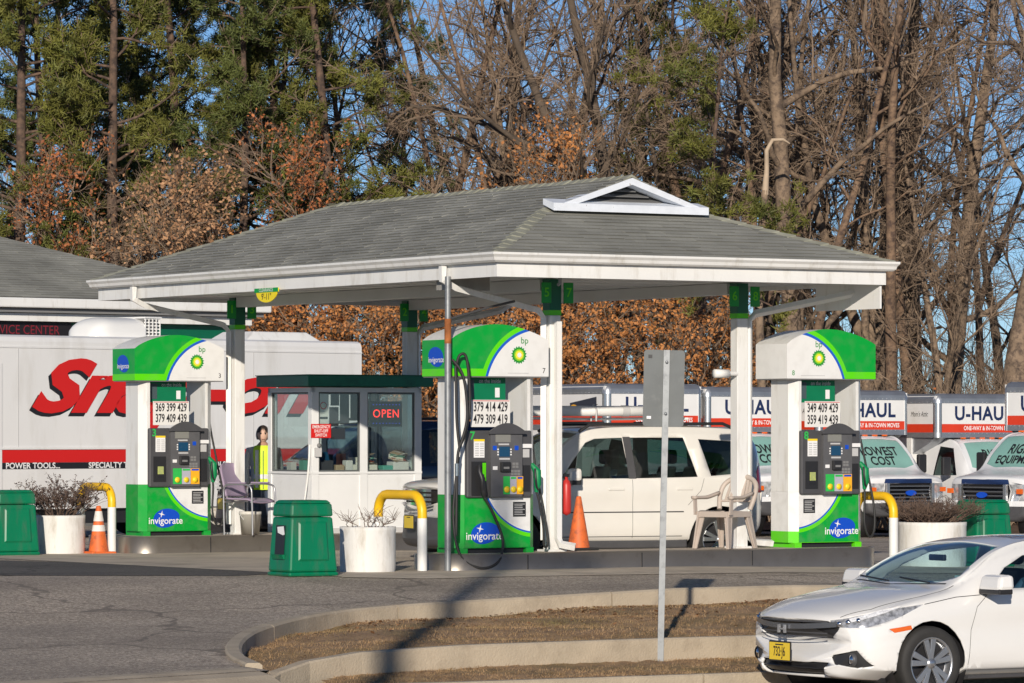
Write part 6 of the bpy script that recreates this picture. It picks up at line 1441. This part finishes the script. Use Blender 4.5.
# ---------------------------------------------------------------- white tool truck
tx0 = Vector((-2.40, 69.5)); tz = gzw(-5, 66)
tt = thing('tool_truck', 'long white tool truck with huge red lettering behind the left pump', 'truck', (tx0.x, tx0.y, 0), R(45))
TW = mat('tool_truck_white', (.74, .74, .73), .4, var=.04, vs=.8, col2=(.58, .565, .53), c2scale=2.6, c2lo=.5, c2hi=.85, streak=.2)
rr_ = []
L_ = 10.5; H_ = 3.06; Dp = 2.35
pr = [(0, .38), (0, H_ - .10), (.03, H_ - .03), (.10, H_), (Dp - .10, H_), (Dp - .03, H_ - .03), (Dp, H_ - .10), (Dp, .38)]
body = MB().prism([(p[0], p[1]) for p in pr], -L_, -.12, 'x'); 
body.hexa([(-.121, .0, .38), (0, .14, .38), (0, Dp - .14, .38), (-.121, Dp, .38), (-.121, .0, H_ - .10), (0, .14, H_ - .16), (0, Dp - .14, H_ - .16), (-.121, Dp, H_ - .10)])
body = body.build('body', TW, tt)
MB().box(-L_, -.012, H_ - .20, -.12, -.001, H_ - .17).build('roof_moulding', TW, body); MB().box(-L_, -.02, 1.30, -.12, -.001, 1.335).build('side_moulding', TW, body)
MB().box(-L_, -.004, 1.10, -.12, -.0005, 1.295).build('red_band', RED, body); MB().box(-L_, -.0045, 1.0, -.12, -.0005, 1.098).build('black_band', INK, body)
for s_, px_ in (('POWER TOOLS...', -7.02), ('SPECIALTY TOOLS...', -5.30), ('HAND TOOLS...', -3.5), ('STORAGE...', -1.7)): text(body, s_, .125, SIGNW, px_, -.008, 1.048, bold=.003, sx=1.12)
for m, dx, dz, yy in ((INK, -.055, -.055, -.004), (RED, 0, 0, -.008)):
    me = text_mesh('Snap-on', 1.28, shear=.45, bold=.05, spacing=.97)
    xs_ = [v.co.x for v in me.vertices]; zs_ = [v.co.z for v in me.vertices if True]; sc_ = 5.9 / (max(xs_) - min(xs_)); c0 = (max(xs_) + min(xs_)) / 2
    for v in me.vertices: v.co.x = (v.co.x - c0) * sc_ - 4.09 + dx; v.co.z = 2.24 + v.co.z * .86 + dz; v.co.y = yy
    me.materials.clear(); me.materials.append(m); link('big_lettering', me, None, body)
for x_ in (-7.3, -4.9, -2.5): MB().box(x_ - .006, -.0035, 1.34, x_ + .006, -.0005, H_ - .21).build('panel_seam', LGREY, body)
dr = MB().box(-8.7, -.012, .55, -7.62, -.001, 2.62).build('door', TW, body, bevel=.02); MB().box(-7.80, -.045, 1.58, -7.77, -.013, 1.85).build('door_handle', BLACK, dr, bevel=.008)
MB().box(-8.55, -.016, 1.75, -7.95, -.0125, 2.45).build('door_panel', WHITE, dr, bevel=.01)
MB().box(-L_ + .2, .1, .15, -.5, Dp - .1, .379).build('chassis', BLACK, tt)
for x_ in (-9.0, -3.2): 
    for y_, s_ in ((.16, -1), (Dp - .16, 1)): wheel(tt, x_, y_, .45 + tz, .45, .28, rim=.6, steel=True, side=s_)
ac_ = MB(); 
def hoodf(u, v):
    x = -5.50 + 1.02 * u; q = math.pi * v; r_ = (1 - (1 - min(1, u / .38)) ** 2.2) ** .5 if u < .38 else 1
    return (x, .75 - .42 * math.cos(q) * (.55 + .45 * r_), H_ + .32 * r_ * abs(math.sin(q)) ** .45)
ao = ac_.grid(hoodf, 16, 16).build('roof_vent_hood', WHITE, tt)
for i in range(6): MB().box(-4.48, .36, H_ + .03 + i * .052, -4.17, .38, H_ + .048 + i * .052).build('grille_bar', WHITE, ao)
for i in range(5): MB().box(-4.48 + i * .075, .345, H_ + .0, -4.465 + i * .075, .36, H_ + .32).build('grille_bar', WHITE, ao)
MB().box(-4.48, .40, H_, -4.17, 1.12, H_ + .31).build('vent_core', MGREY, ao); MB().box(-4.50, .33, H_ + .31, -4.15, 1.16, H_ + .335).build('vent_top', WHITE, ao)
MB().hexa([(-2.2, .5, H_), (-.55, .5, H_), (-.55, 1.5, H_), (-2.2, 1.5, H_), (-1.95, .6, H_ + .15), (-.8, .6, H_ + .15), (-.8, 1.4, H_ + .15), (-1.95, 1.4, H_ + .15)]).build('roof_hatch', WMETAL, tt, bevel=.02)

# ---------------------------------------------------------------- service building
sb = thing('service_building', 'low service building with grey shingled hip roof behind the tool truck', 'building', (-5.87, 88.0, gzw(-5.9, 88)), R(40))
bz = 1.6 - gzw(-5.9, 88)                       # eye height above the building's floor
ew = 4.25 - gzw(-5.9, 88)                      # eave height above floor
MB().box(-17, 0, -.2, 0, 11, ew - .55).build('wall', mat('building_wall', (.12, .12, .115), .7, var=.2, vs=1), sb)
MB().box(-17.05, -.05, ew - .80, .05, -.002, ew - .47).build('green_band', DKGREEN, sb)
MB().box(-17.3, -.30, ew - .46, .30, 11.3, ew - .30).build('frieze', WMETAL, sb); MB().box(-17.5, -.45, ew - .29, .5, 11.5, ew - .21).build('soffit', MGREY, sb)
MB().box(-17.6, -.60, ew - .20, .6, 11.6, ew).build('gutter', WMETAL, sb, bevel=.03)
MB()._add([(-17.55, -.55, ew), (.55, -.55, ew), (.55, 11.55, ew), (-17.55, 11.55, ew), (-5.2, 5.5, ew + 2.05), (-11.8, 5.5, ew + 2.05)], [(0, 1, 4, 5), (1, 2, 4), (2, 3, 5, 4), (3, 0, 5)]).build('roof', bpy.data.materials['roof_deck'], sb)
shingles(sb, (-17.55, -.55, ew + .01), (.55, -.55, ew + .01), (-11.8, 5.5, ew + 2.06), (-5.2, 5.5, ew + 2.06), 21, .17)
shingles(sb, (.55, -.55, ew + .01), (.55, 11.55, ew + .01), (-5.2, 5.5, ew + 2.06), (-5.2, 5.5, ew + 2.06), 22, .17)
MB().box(-17.6, 6.0, ew - .1, -5, 6.1, ew - .05).build('tie', MGREY, sb)
ns = thing('service_sign', 'dark red service center letter sign on the service building', 'sign', sb.location, R(40))
MB().box(-6.6, -.13, ew - .82, -4.12, -.055, ew - .46).build('board', mat('sign_black', (.012, .010, .012), .5), ns)
text(ns, 'SERVICE CENTER', .26, mat('dim_red_tube', (.20, .015, .025), .5, emis=(.5, .01, .03), es=.03), -5.32, -.135, ew - .64, sx=.92, name='sign_lettering')

# ================================================================ TREES
BARK1 = mat('bark_grey_brown', (.23, .165, .112), .95, var=.35, vs=3, col2=(.09, .065, .05), c2scale=7, c2lo=.45, c2hi=.62, bump=1.0, bs=14); BARK2 = mat('bark_dark', (.10, .075, .055), .95, var=.35, vs=3, bump=1.0, bs=12); BARKP = mat('bark_pine', (.14, .09, .062), .95, var=.35, vs=4, col2=(.06, .042, .034), c2scale=6, c2lo=.42, c2hi=.6, bump=1.0, bs=9)
TWG = mat('twigs_brown', (.215, .155, .108), .9, var=.25, vs=1); NEEDLE = mat('pine_needles', (.135, .135, .022), .7, var=.45, vs=1.3, col2=(.065, .09, .018), c2scale=.9); NEEDLE2 = mat('pine_needles_dark', (.09, .108, .022), .7, var=.4, vs=1.3, col2=(.04, .065, .018), c2scale=.9)
LEAFO = mat('oak_leaves_orange', (.46, .19, .055), .75, var=.4, vs=2.5, col2=(.22, .085, .035), c2scale=3); LEAFT = mat('oak_leaves_tan', (.40, .225, .115), .75, var=.35, vs=2.5, col2=(.27, .12, .06), c2scale=3); LEAFR = mat('oak_leaves_rust', (.38, .125, .04), .75, var=.4, vs=2.5, col2=(.16, .06, .03), c2scale=3)
BARK3 = mat('bark_warm_brown', (.20, .13, .083), .95, var=.35, vs=3, col2=(.08, .052, .04), c2scale=7, c2lo=.45, c2hi=.62, bump=1.0, bs=14)
class Tree:
    def __init__(s, seed): s.rng = np.random.default_rng(seed); s.br = []; s.tips = []
    def grow(s, p, d, L, r, lvl, n, wig, up, taper=.35):
        pts = [p]; d = d / np.linalg.norm(d)
        for i in range(n):
            d = d + s.rng.normal(0, wig, 3) + np.array([0, 0, up]); d /= np.linalg.norm(d); p = p + d * (L / n); pts.append(p)
        pts = np.array(pts); t = np.linspace(0, 1, n + 1); s.br.append((pts, r * (1 - (1 - taper) * t), lvl)); return pts
    def side(s, d, ang):
        a = s.rng.normal(0, 1, 3); a -= d * a.dot(d); a /= np.linalg.norm(a); return d * math.cos(ang) + a * math.sin(ang)
    def at(s, pts, t):
        f = t * (len(pts) - 1); i = min(int(f), len(pts) - 2); f -= i; d = pts[i + 1] - pts[i]; return pts[i] + d * f, d / np.linalg.norm(d)
def tubes(brs, sides):
    V = []; F = []; n0 = 0
    for pts, rad, lvl in brs:
        k = sides[min(lvl, len(sides) - 1)]; n = len(pts); d = np.gradient(pts, axis=0); d /= np.linalg.norm(d, axis=1)[:, None] + 1e-9
        ref = np.array([.31, .52, .1]) if abs(d[0][2]) > .8 else np.array([.1, .2, 1.]); a = np.cross(d, ref); a /= np.linalg.norm(a, axis=1)[:, None] + 1e-9; b = np.cross(d, a)
        th = np.arange(k) * 2 * math.pi / k
        ring = pts[:, None] + (a[:, None] * np.cos(th)[None, :, None] + b[:, None] * np.sin(th)[None, :, None]) * rad[:, None, None]
        V.append(ring.reshape(-1, 3)); i, j = np.meshgrid(np.arange(n - 1), np.arange(k), indexing='ij'); i = i.ravel(); j = j.ravel(); j2 = (j + 1) % k
        F.append(np.stack([n0 + i * k + j, n0 + i * k + j2, n0 + (i + 1) * k + j2, n0 + (i + 1) * k + j], 1)); n0 += n * k
    return np.vstack(V), np.vstack(F)
def np_mesh(name, V, F, m, smooth=False):
    me = bpy.data.meshes.new(name); k = F.shape[1]; me.vertices.add(len(V)); me.vertices.foreach_set('co', V.astype(np.float32).ravel()); me.loops.add(F.size); me.loops.foreach_set('vertex_index', F.astype(np.int32).ravel())
    me.polygons.add(len(F)); me.polygons.foreach_set('loop_start', np.arange(len(F), dtype=np.int32) * k); me.polygons.foreach_set('loop_total', np.full(len(F), k, dtype=np.int32)); me.polygons.foreach_set('use_smooth', np.full(len(F), smooth)); me.update(calc_edges=True); me.validate(); me.materials.append(m); return me
def leaves(rng, C, size, m, name, aspect=.6):
    n = len(C); u = rng.normal(0, 1, (n, 3)); u /= np.linalg.norm(u, axis=1)[:, None]; w_ = np.cross(u, rng.normal(0, 1, (n, 3))); w_ /= np.linalg.norm(w_, axis=1)[:, None]; s_ = size * rng.uniform(.6, 1.3, (n, 1))
    V = np.stack([C - u * s_, C + w_ * s_ * aspect, C + u * s_, C - w_ * s_ * aspect], 1).reshape(-1, 3); return np_mesh(name, V, np.arange(4 * n).reshape(n, 4), m)
def bare(seed, H, r, first=.28, lean=(0, 0), nl=13, fork=False, leaf=None, nleaf=0, bark=BARK1, lsize=.07, dens=1.0, low=False):
    T = Tree(seed); rng = T.rng; tr = T.grow(np.zeros(3), np.array([lean[0], lean[1], 1.]), H, r, 0, 14, .045, .03, .16)
    mains = [tr]
    if fork:
        p, d = T.at(tr, rng.uniform(.22, .34)); mains.append(T.grow(p, T.side(d, .38), H * .66, r * .66, 0, 10, .06, .05, .2))
    lim = []
    for mn in mains:
        for i in range(nl if mn is tr else nl // 2):
            t = first + (.97 - first) * ((i + rng.uniform(0, .8)) / nl) if mn is tr else rng.uniform(.15, .97)
            p, d = T.at(mn, t); L = H * rng.uniform(.17, .34) * (1.15 - .65 * t); rr_ = r * .42 * (1.1 - .75 * t) * rng.uniform(.6, 1.1)
            lim.append(T.grow(p, T.side(d, rng.uniform(.75, 1.25)), L, max(rr_, .03), 1, 8, .16, .05, .25))
    b2 = []
    for l in lim:
        for i in range(int(7 * dens)):
            p, d = T.at(l, rng.uniform(.12, 1)); b2.append(T.grow(p, T.side(d, rng.uniform(.5, 1.0)), rng.uniform(.9, 2.2), rng.uniform(.018, .034), 2, 6, .17, .04, .35))
    b3 = []
    for l in b2:
        for i in range(int(6 * dens)):
            p, d = T.at(l, rng.uniform(.1, 1)); b3.append(T.grow(p, T.side(d, rng.uniform(.4, .95)), rng.uniform(.4, 1.15), rng.uniform(.007, .012), 3, 4, .16, .03, .5))
    for l in b3:
        for i in range(4):
            p, d = T.at(l, rng.uniform(.2, 1)); T.grow(p, T.side(d, rng.uniform(.4, .9)), rng.uniform(.2, .55), rng.uniform(.004, .007), 4, 2, .12, .02, .6)
    big = [b for b in T.br if b[2] <= 1]; small = [b for b in T.br if b[2] > 1]
    out = [('trunk', np_mesh('trunk', *tubes(big, (12, 7)), bark, True)), ('twigs', np_mesh('twigs', *tubes(small, (6, 5, 4, 3, 3)), TWG))]
    if leaf is not None:
        tips = np.vstack([b[0][1:] for b in small if b[2] >= 3]); cl = np.array([np.sin(tips[:, 0] * 1.1 + seed) + np.sin(tips[:, 1] * 1.3 + 2) + np.sin(tips[:, 2] * .9 + seed * 2)])[0]
        pr_ = np.clip(.55 + .45 * cl, .02, 1); pr_ /= pr_.sum(); idx = rng.choice(len(tips), nleaf, p=pr_); C = tips[idx] + rng.normal(0, .07, (nleaf, 3)); out.append(('leaves', leaves(rng, C, lsize, leaf, 'leaves')))
    return out
def pine(seed, H, r, first=.22, m=NEEDLE, nb=58, per=10, lean=(0, 0)):
    T = Tree(seed); rng = T.rng; tr = T.grow(np.zeros(3), np.array([lean[0], lean[1], 1.]), H, r, 0, 14, .035, .03, .15); cl = []
    for i in range(nb):
        t = first + (.99 - first) * (i + rng.uniform(0, 1)) / nb; p, d = T.at(tr, t); L = rng.uniform(1.6, 3.9) * (1.12 - .75 * t)
        a = rng.uniform(0, 2 * math.pi); l = T.grow(p, np.array([math.cos(a), math.sin(a), rng.uniform(-.1, .45)]), L, .055 * (1.15 - .7 * t), 1, 7, .13, .04, .3)
        for k in range(per):
            q, dd = T.at(l, rng.uniform(.3, 1)); s_ = T.grow(q, T.side(dd, rng.uniform(.4, 1.0)), rng.uniform(.35, 1.0), .014, 2, 4, .13, .08, .5); cl.append(s_[-1]); cl.append(s_[2]);
        cl.append(l[-1])
    # a few dead lower branches
    for i in range(10):
        p, d = T.at(tr, rng.uniform(.08, first + .1)); l = T.grow(p, T.side(d, 1.4), rng.uniform(.8, 2.2), .025, 1, 5, .2, -.02, .3)
        for k in range(3): q, dd = T.at(l, rng.uniform(.3, 1)); T.grow(q, T.side(dd, .8), rng.uniform(.3, .8), .009, 2, 3, .2, 0, .4)
    cl = np.array(cl); keep = rng.random(len(cl)) < .82; cl = cl[keep]; N_ = 50; n = len(cl) * N_
    C = np.repeat(cl, N_, 0); dr = rng.normal(0, 1, (n, 3)); dr[:, 2] += .45; dr /= np.linalg.norm(dr, axis=1)[:, None]; ln = rng.uniform(.10, .22, (n, 1)); st = C + rng.normal(0, .06, (n, 3)); w_ = np.cross(dr, rng.normal(0, 1, (n, 3))); w_ /= np.linalg.norm(w_, axis=1)[:, None]; w_ *= .014
    V = np.stack([st - w_, st + w_, st + dr * ln + w_ * .3, st + dr * ln - w_ * .3], 1).reshape(-1, 3)
    return [('trunk', np_mesh('trunk', *tubes([b for b in T.br if b[2] <= 1], (12, 6)), BARKP, True)), ('twigs', np_mesh('twigs', *tubes([b for b in T.br if b[2] > 1], (5, 4, 4)), TWG)), ('needles', np_mesh('needles', V, np.arange(4 * n).reshape(n, 4), m))]
PROTO = {
 'b1': bare(1, 19, .30, .22, (.02, 0), 15, False, dens=.86), 'b2': bare(2, 18, .26, .20, (-.04, .02), 14, True, bark=BARK2, dens=.86), 'b3': bare(3, 20, .36, .25, (.03, .0), 15, True, dens=.86), 'b4': bare(4, 15, .16, .18, (.08, 0), 13, False, bark=BARK2, dens=.86), 'b5': bare(5, 17, .22, .16, (-.06, 0), 15, True, dens=.86),
 'b6': bare(6, 19, .17, .42, (.015, 0), 11, False, bark=BARK3, dens=.8), 'b7': bare(7, 18, .14, .36, (-.03, 0), 10, True, bark=BARK3, dens=.8),
 'o1': bare(11, 11, .15, .10, (.03, 0), 15, False, LEAFO, 5600, BARK2, .066), 'o2': bare(12, 10, .14, .10, (-.04, 0), 15, True, LEAFT, 8600, BARK1, .064), 'o3': bare(13, 12, .16, .12, (.0, 0), 15, False, LEAFR, 5200, BARK2, .066), 'o4': bare(14, 7, .10, .08, (.02, 0), 12, False, LEAFO, 4800, BARK2, .066, .9),
 'p1': pine(21, 19, .20, .22), 'p2': pine(22, 17, .18, .18, NEEDLE2), 'p3': pine(23, 20, .21, .27, NEEDLE, 54), 'p4': pine(24, 13, .13, .42, NEEDLE, 15, 9)}
for k, v in PROTO.items():
    for n_, me in v: me.use_fake_user = False
NAMES = {'b': 'bare_tree', 'o': 'oak_tree', 'p': 'pine_tree'}; CATS = {'b': 'tree', 'o': 'tree', 'p': 'pine tree'}
def tree(kind, px, Y, rz, s, label, group):
    X = (px - 512) / FPX * Y; t = thing(NAMES[kind[0]], label, CATS[kind[0]], (X, Y, fz(X, Y) - .15), R(rz), group); t.scale = (s, s, s)
    for n_, me in PROTO[kind]:
        o = link(n_, me, None, t)
        if n_ != 'trunk': o['kind'] = 'stuff'
    return t
GB, GO, GP = 'bare trees in the wood', 'oaks holding brown leaves', 'pines in the wood'
rgt = random.Random(77)
# individually recognisable trees
tree('p1', 8, 101, 10, 1.0, 'bushy green pine at the far left edge of the photo', GP)
tree('p2', 62, 105, 80, 1.02, 'dark green pine above the middle of the service building roof', GP)
tree('p1', 122, 102, 200, .98, 'bright green pine above the right end of the service building', GP)
tree('p3', 182, 108, 0, 1.0, 'tall green pine just left of the tan leaved oak crown', GP)
tree('p2', 238, 103, 300, .95, 'green pine with boughs hanging low right of the tan leaved oak', GP)
tree('p1', 296, 107, 120, 1.0, 'tall pine behind the rust leaved oak left of centre', GP)
tree('p3', 345, 104, 40, .92, 'pine beside the blue sky gap left of centre', GP)
tree('p1', 150, 114, 70, .95, 'pine standing behind the gap between the two left pines', GP)
tree('p2', 275, 117, 150, 1.0, 'dark pine deep behind the tall pines left of centre', GP)
tree('p2', 30, 112, 200, 1.0, 'dark pine deep behind the far left pine', GP)
tree('p2', 400, 116, 300, .85, 'thin dark pine right of the blue sky gap', GP)
tree('p3', 664, 112, 150, .78, 'pine with green boughs above the roof gable', GP)
tree('p4', 690, 100.5, 30, 1.0, 'sparse pine with flat green boughs right of the roof gable', GP)
tree('p2', 712, 121, 30, .62, 'low green pine behind the right slope of the roof', GP)
tree('o2', 160, 98.5, 0, .80, 'tan leaved oak in front of the pines at left', GO)
tree('o3', 312, 100, 120, .74, 'rust leaved oak behind the middle of the canopy ridge', GO)
tree('o3', 22, 99, 60, .70, 'rust leaved oak behind the service building roof', GO)
tree('o1', 540, 104, 200, .84, 'orange leaved oak behind the canopy ridge near the gable', GO)
tree('b2', 661, 106, 20, 1.0, 'grey forked tree rising just behind the white gable', GB)
tree('b1', 806, 103, 100, 1.02, 'thick leaning brown trunk behind the right hip of the roof', GB)
tree('b3', 993, 101, 60, 1.0, 'thickest grey trunk near the right edge of the photo', GB)
tree('b1', 944, 108, 230, .95, 'straight trunk left of the thickest one at the right', GB)
tree('b5', 882, 106, 300, 1.0, 'slender trunk above the right end of the canopy', GB)
tree('b4', 756, 110, 45, 1.0, 'slim trunk behind the right hand post', GB)
X_ = (760 - 512) / FPX * 100; sn = thing('snag', 'broken pale tree stump with hooked top above the right slope of the roof', 'dead tree', (X_, 100, fz(X_, 100) - .1), 0)
T = Tree(31); T.br = [(np.array([(0, 0, 0), (.05, 0, 3), (-.05, 0, 6), (.12, .02, 8.0)]), np.array([.13, .11, .10, .09]), 0)]; link('trunk', np_mesh('trunk', *tubes(T.br, (10,)), BARK1, True), None, sn)
T.br = [(np.array([(.12, .02, 7.9), (.16, 0, 8.5), (.16, 0, 8.95), (.30, 0, 9.2), (.55, .05, 9.22), (.72, .1, 9.12)]), np.array([.09, .06, .055, .05, .04, .015]), 0)]; link('broken_top', np_mesh('broken_top', *tubes(T.br, (9,)), mat('pale_wood', (.44, .34, .24), .8, var=.2, vs=4), True), None, sn)
# lower leafy oaks seen under the canopy
LOW = [(258, 99, 0, 1, 'left of the kiosk roof'), (300, 101, 70, 1.05, 'above the left end of the kiosk roof'), (348, 99, 200, .95, 'above the middle of the kiosk roof'), (398, 101, 300, 1.05, 'beside the post behind the kiosk'), (440, 100, 30, 1, 'behind the pump 7 bonnet end'),
       (490, 102, 160, 1, 'above the pump 7 bonnet'), (525, 99.5, 250, .95, 'between pump 7 and the middle post'), (574, 100, 10, 1, 'right of the middle post'), (614, 101.5, 120, 1.05, 'left of the blank grey sign'), (656, 100, 220, .95, 'behind the blank grey sign'), (702, 102, 310, .9, 'left of the right hand post')]
for px_, Y_, rz_, s_, w_ in LOW: tree('o4', px_, Y_, rz_, s_ * .80, 'low brown leaved oak seen under the canopy ' + w_, 'low leafy oaks under the wood edge')
for px_, Y_, k, s_, l_ in ((92, 102, 'o1', .55, 'small orange oak just above the service building roof end'), (-18, 103, 'o2', .7, 'tan leaved oak cut by the left edge of the photo'), (215, 104, 'o1', .5, 'small orange leaved oak right of the tan leaved oak')): tree(k, px_, Y_, 20, s_, l_, GO)
for i in range(17):
    px_ = -30 + i * 64 + rgt.uniform(-14, 14); k = rgt.choice(('b1', 'b2', 'b4', 'b5', 'b3')); Y_ = rgt.uniform(109, 130)
    if px_ < 400: k = 'b4'
    tree(k, px_, Y_, rgt.uniform(0, 360), rgt.uniform(.72, 1.0), 'bare tree standing deeper in the wood', 'bare trees deeper in the wood')
for i in range(7):
    px_ = 450 + i * 85 + rgt.uniform(-20, 20); tree(rgt.choice(('b4', 'b5')), px_, rgt.uniform(103, 112), rgt.uniform(0, 360), rgt.uniform(.6, .9), 'bare tree standing deeper in the wood', 'bare trees deeper in the wood')
for i in range(19):
    px_ = 425 + i * 33 + rgt.uniform(-10, 10); tree(rgt.choice(('b6', 'b7')), px_, rgt.uniform(102, 124), rgt.uniform(0, 360), rgt.uniform(.85, 1.05), 'bare tree standing deeper in the wood', 'bare trees deeper in the wood')
for i in range(2):
    px_ = 470 + i * 290 + rgt.uniform(-12, 12); tree(rgt.choice(('b1', 'b2', 'b5', 'b3')), px_, rgt.uniform(116, 142), rgt.uniform(0, 360), rgt.uniform(.8, 1.05), 'bare tree standing deeper in the wood', 'bare trees deeper in the wood')
# brush along the wood edge
rng_ = np.random.default_rng(5); T = Tree(9)
for i in range(4200):
    Y_ = rng_.uniform(100, 128); X_ = rng_.uniform(-17, 20) if i % 2 else rng_.uniform(4, 17); a = rng_.uniform(0, 6.28); h_ = rng_.uniform(1.4, 4.6) * (1 if rng_.random() < .8 else 1.4)
    b_ = T.grow(np.array([X_, Y_, fz(X_, Y_)]), np.array([.35 * math.cos(a), .35 * math.sin(a), 1]), h_, rng_.uniform(.010, .024), 1, 5, .13, .02, .3)
    for k in range(4):
        q, d = T.at(b_, rng_.uniform(.25, 1)); T.grow(q, T.side(d, .7), rng_.uniform(.4, 1.3), .007, 2, 3, .15, .02, .4)
tag(link('brush', np_mesh('brush', *tubes(T.br, (4, 4, 3)), TWG), None), 'thicket of bare brown brush under the trees', 'brush', kind='stuff')
C = np.stack([rng_.uniform(-17, 20, 9000), rng_.uniform(98, 116, 9000), np.zeros(9000)], 1); C[:, 2] = np.abs(rng_.normal(0, 1.0, 9000)) - .3
C = C[(np.sin(C[:, 0] * .8) + np.sin(C[:, 0] * .37 + C[:, 1])) > -.6]
tag(link('brush_leaves', leaves(rng_, C, .07, LEAFR, 'brush_leaves'), None), 'brown leaves clinging to the brush under the trees', 'leaves', kind='stuff')
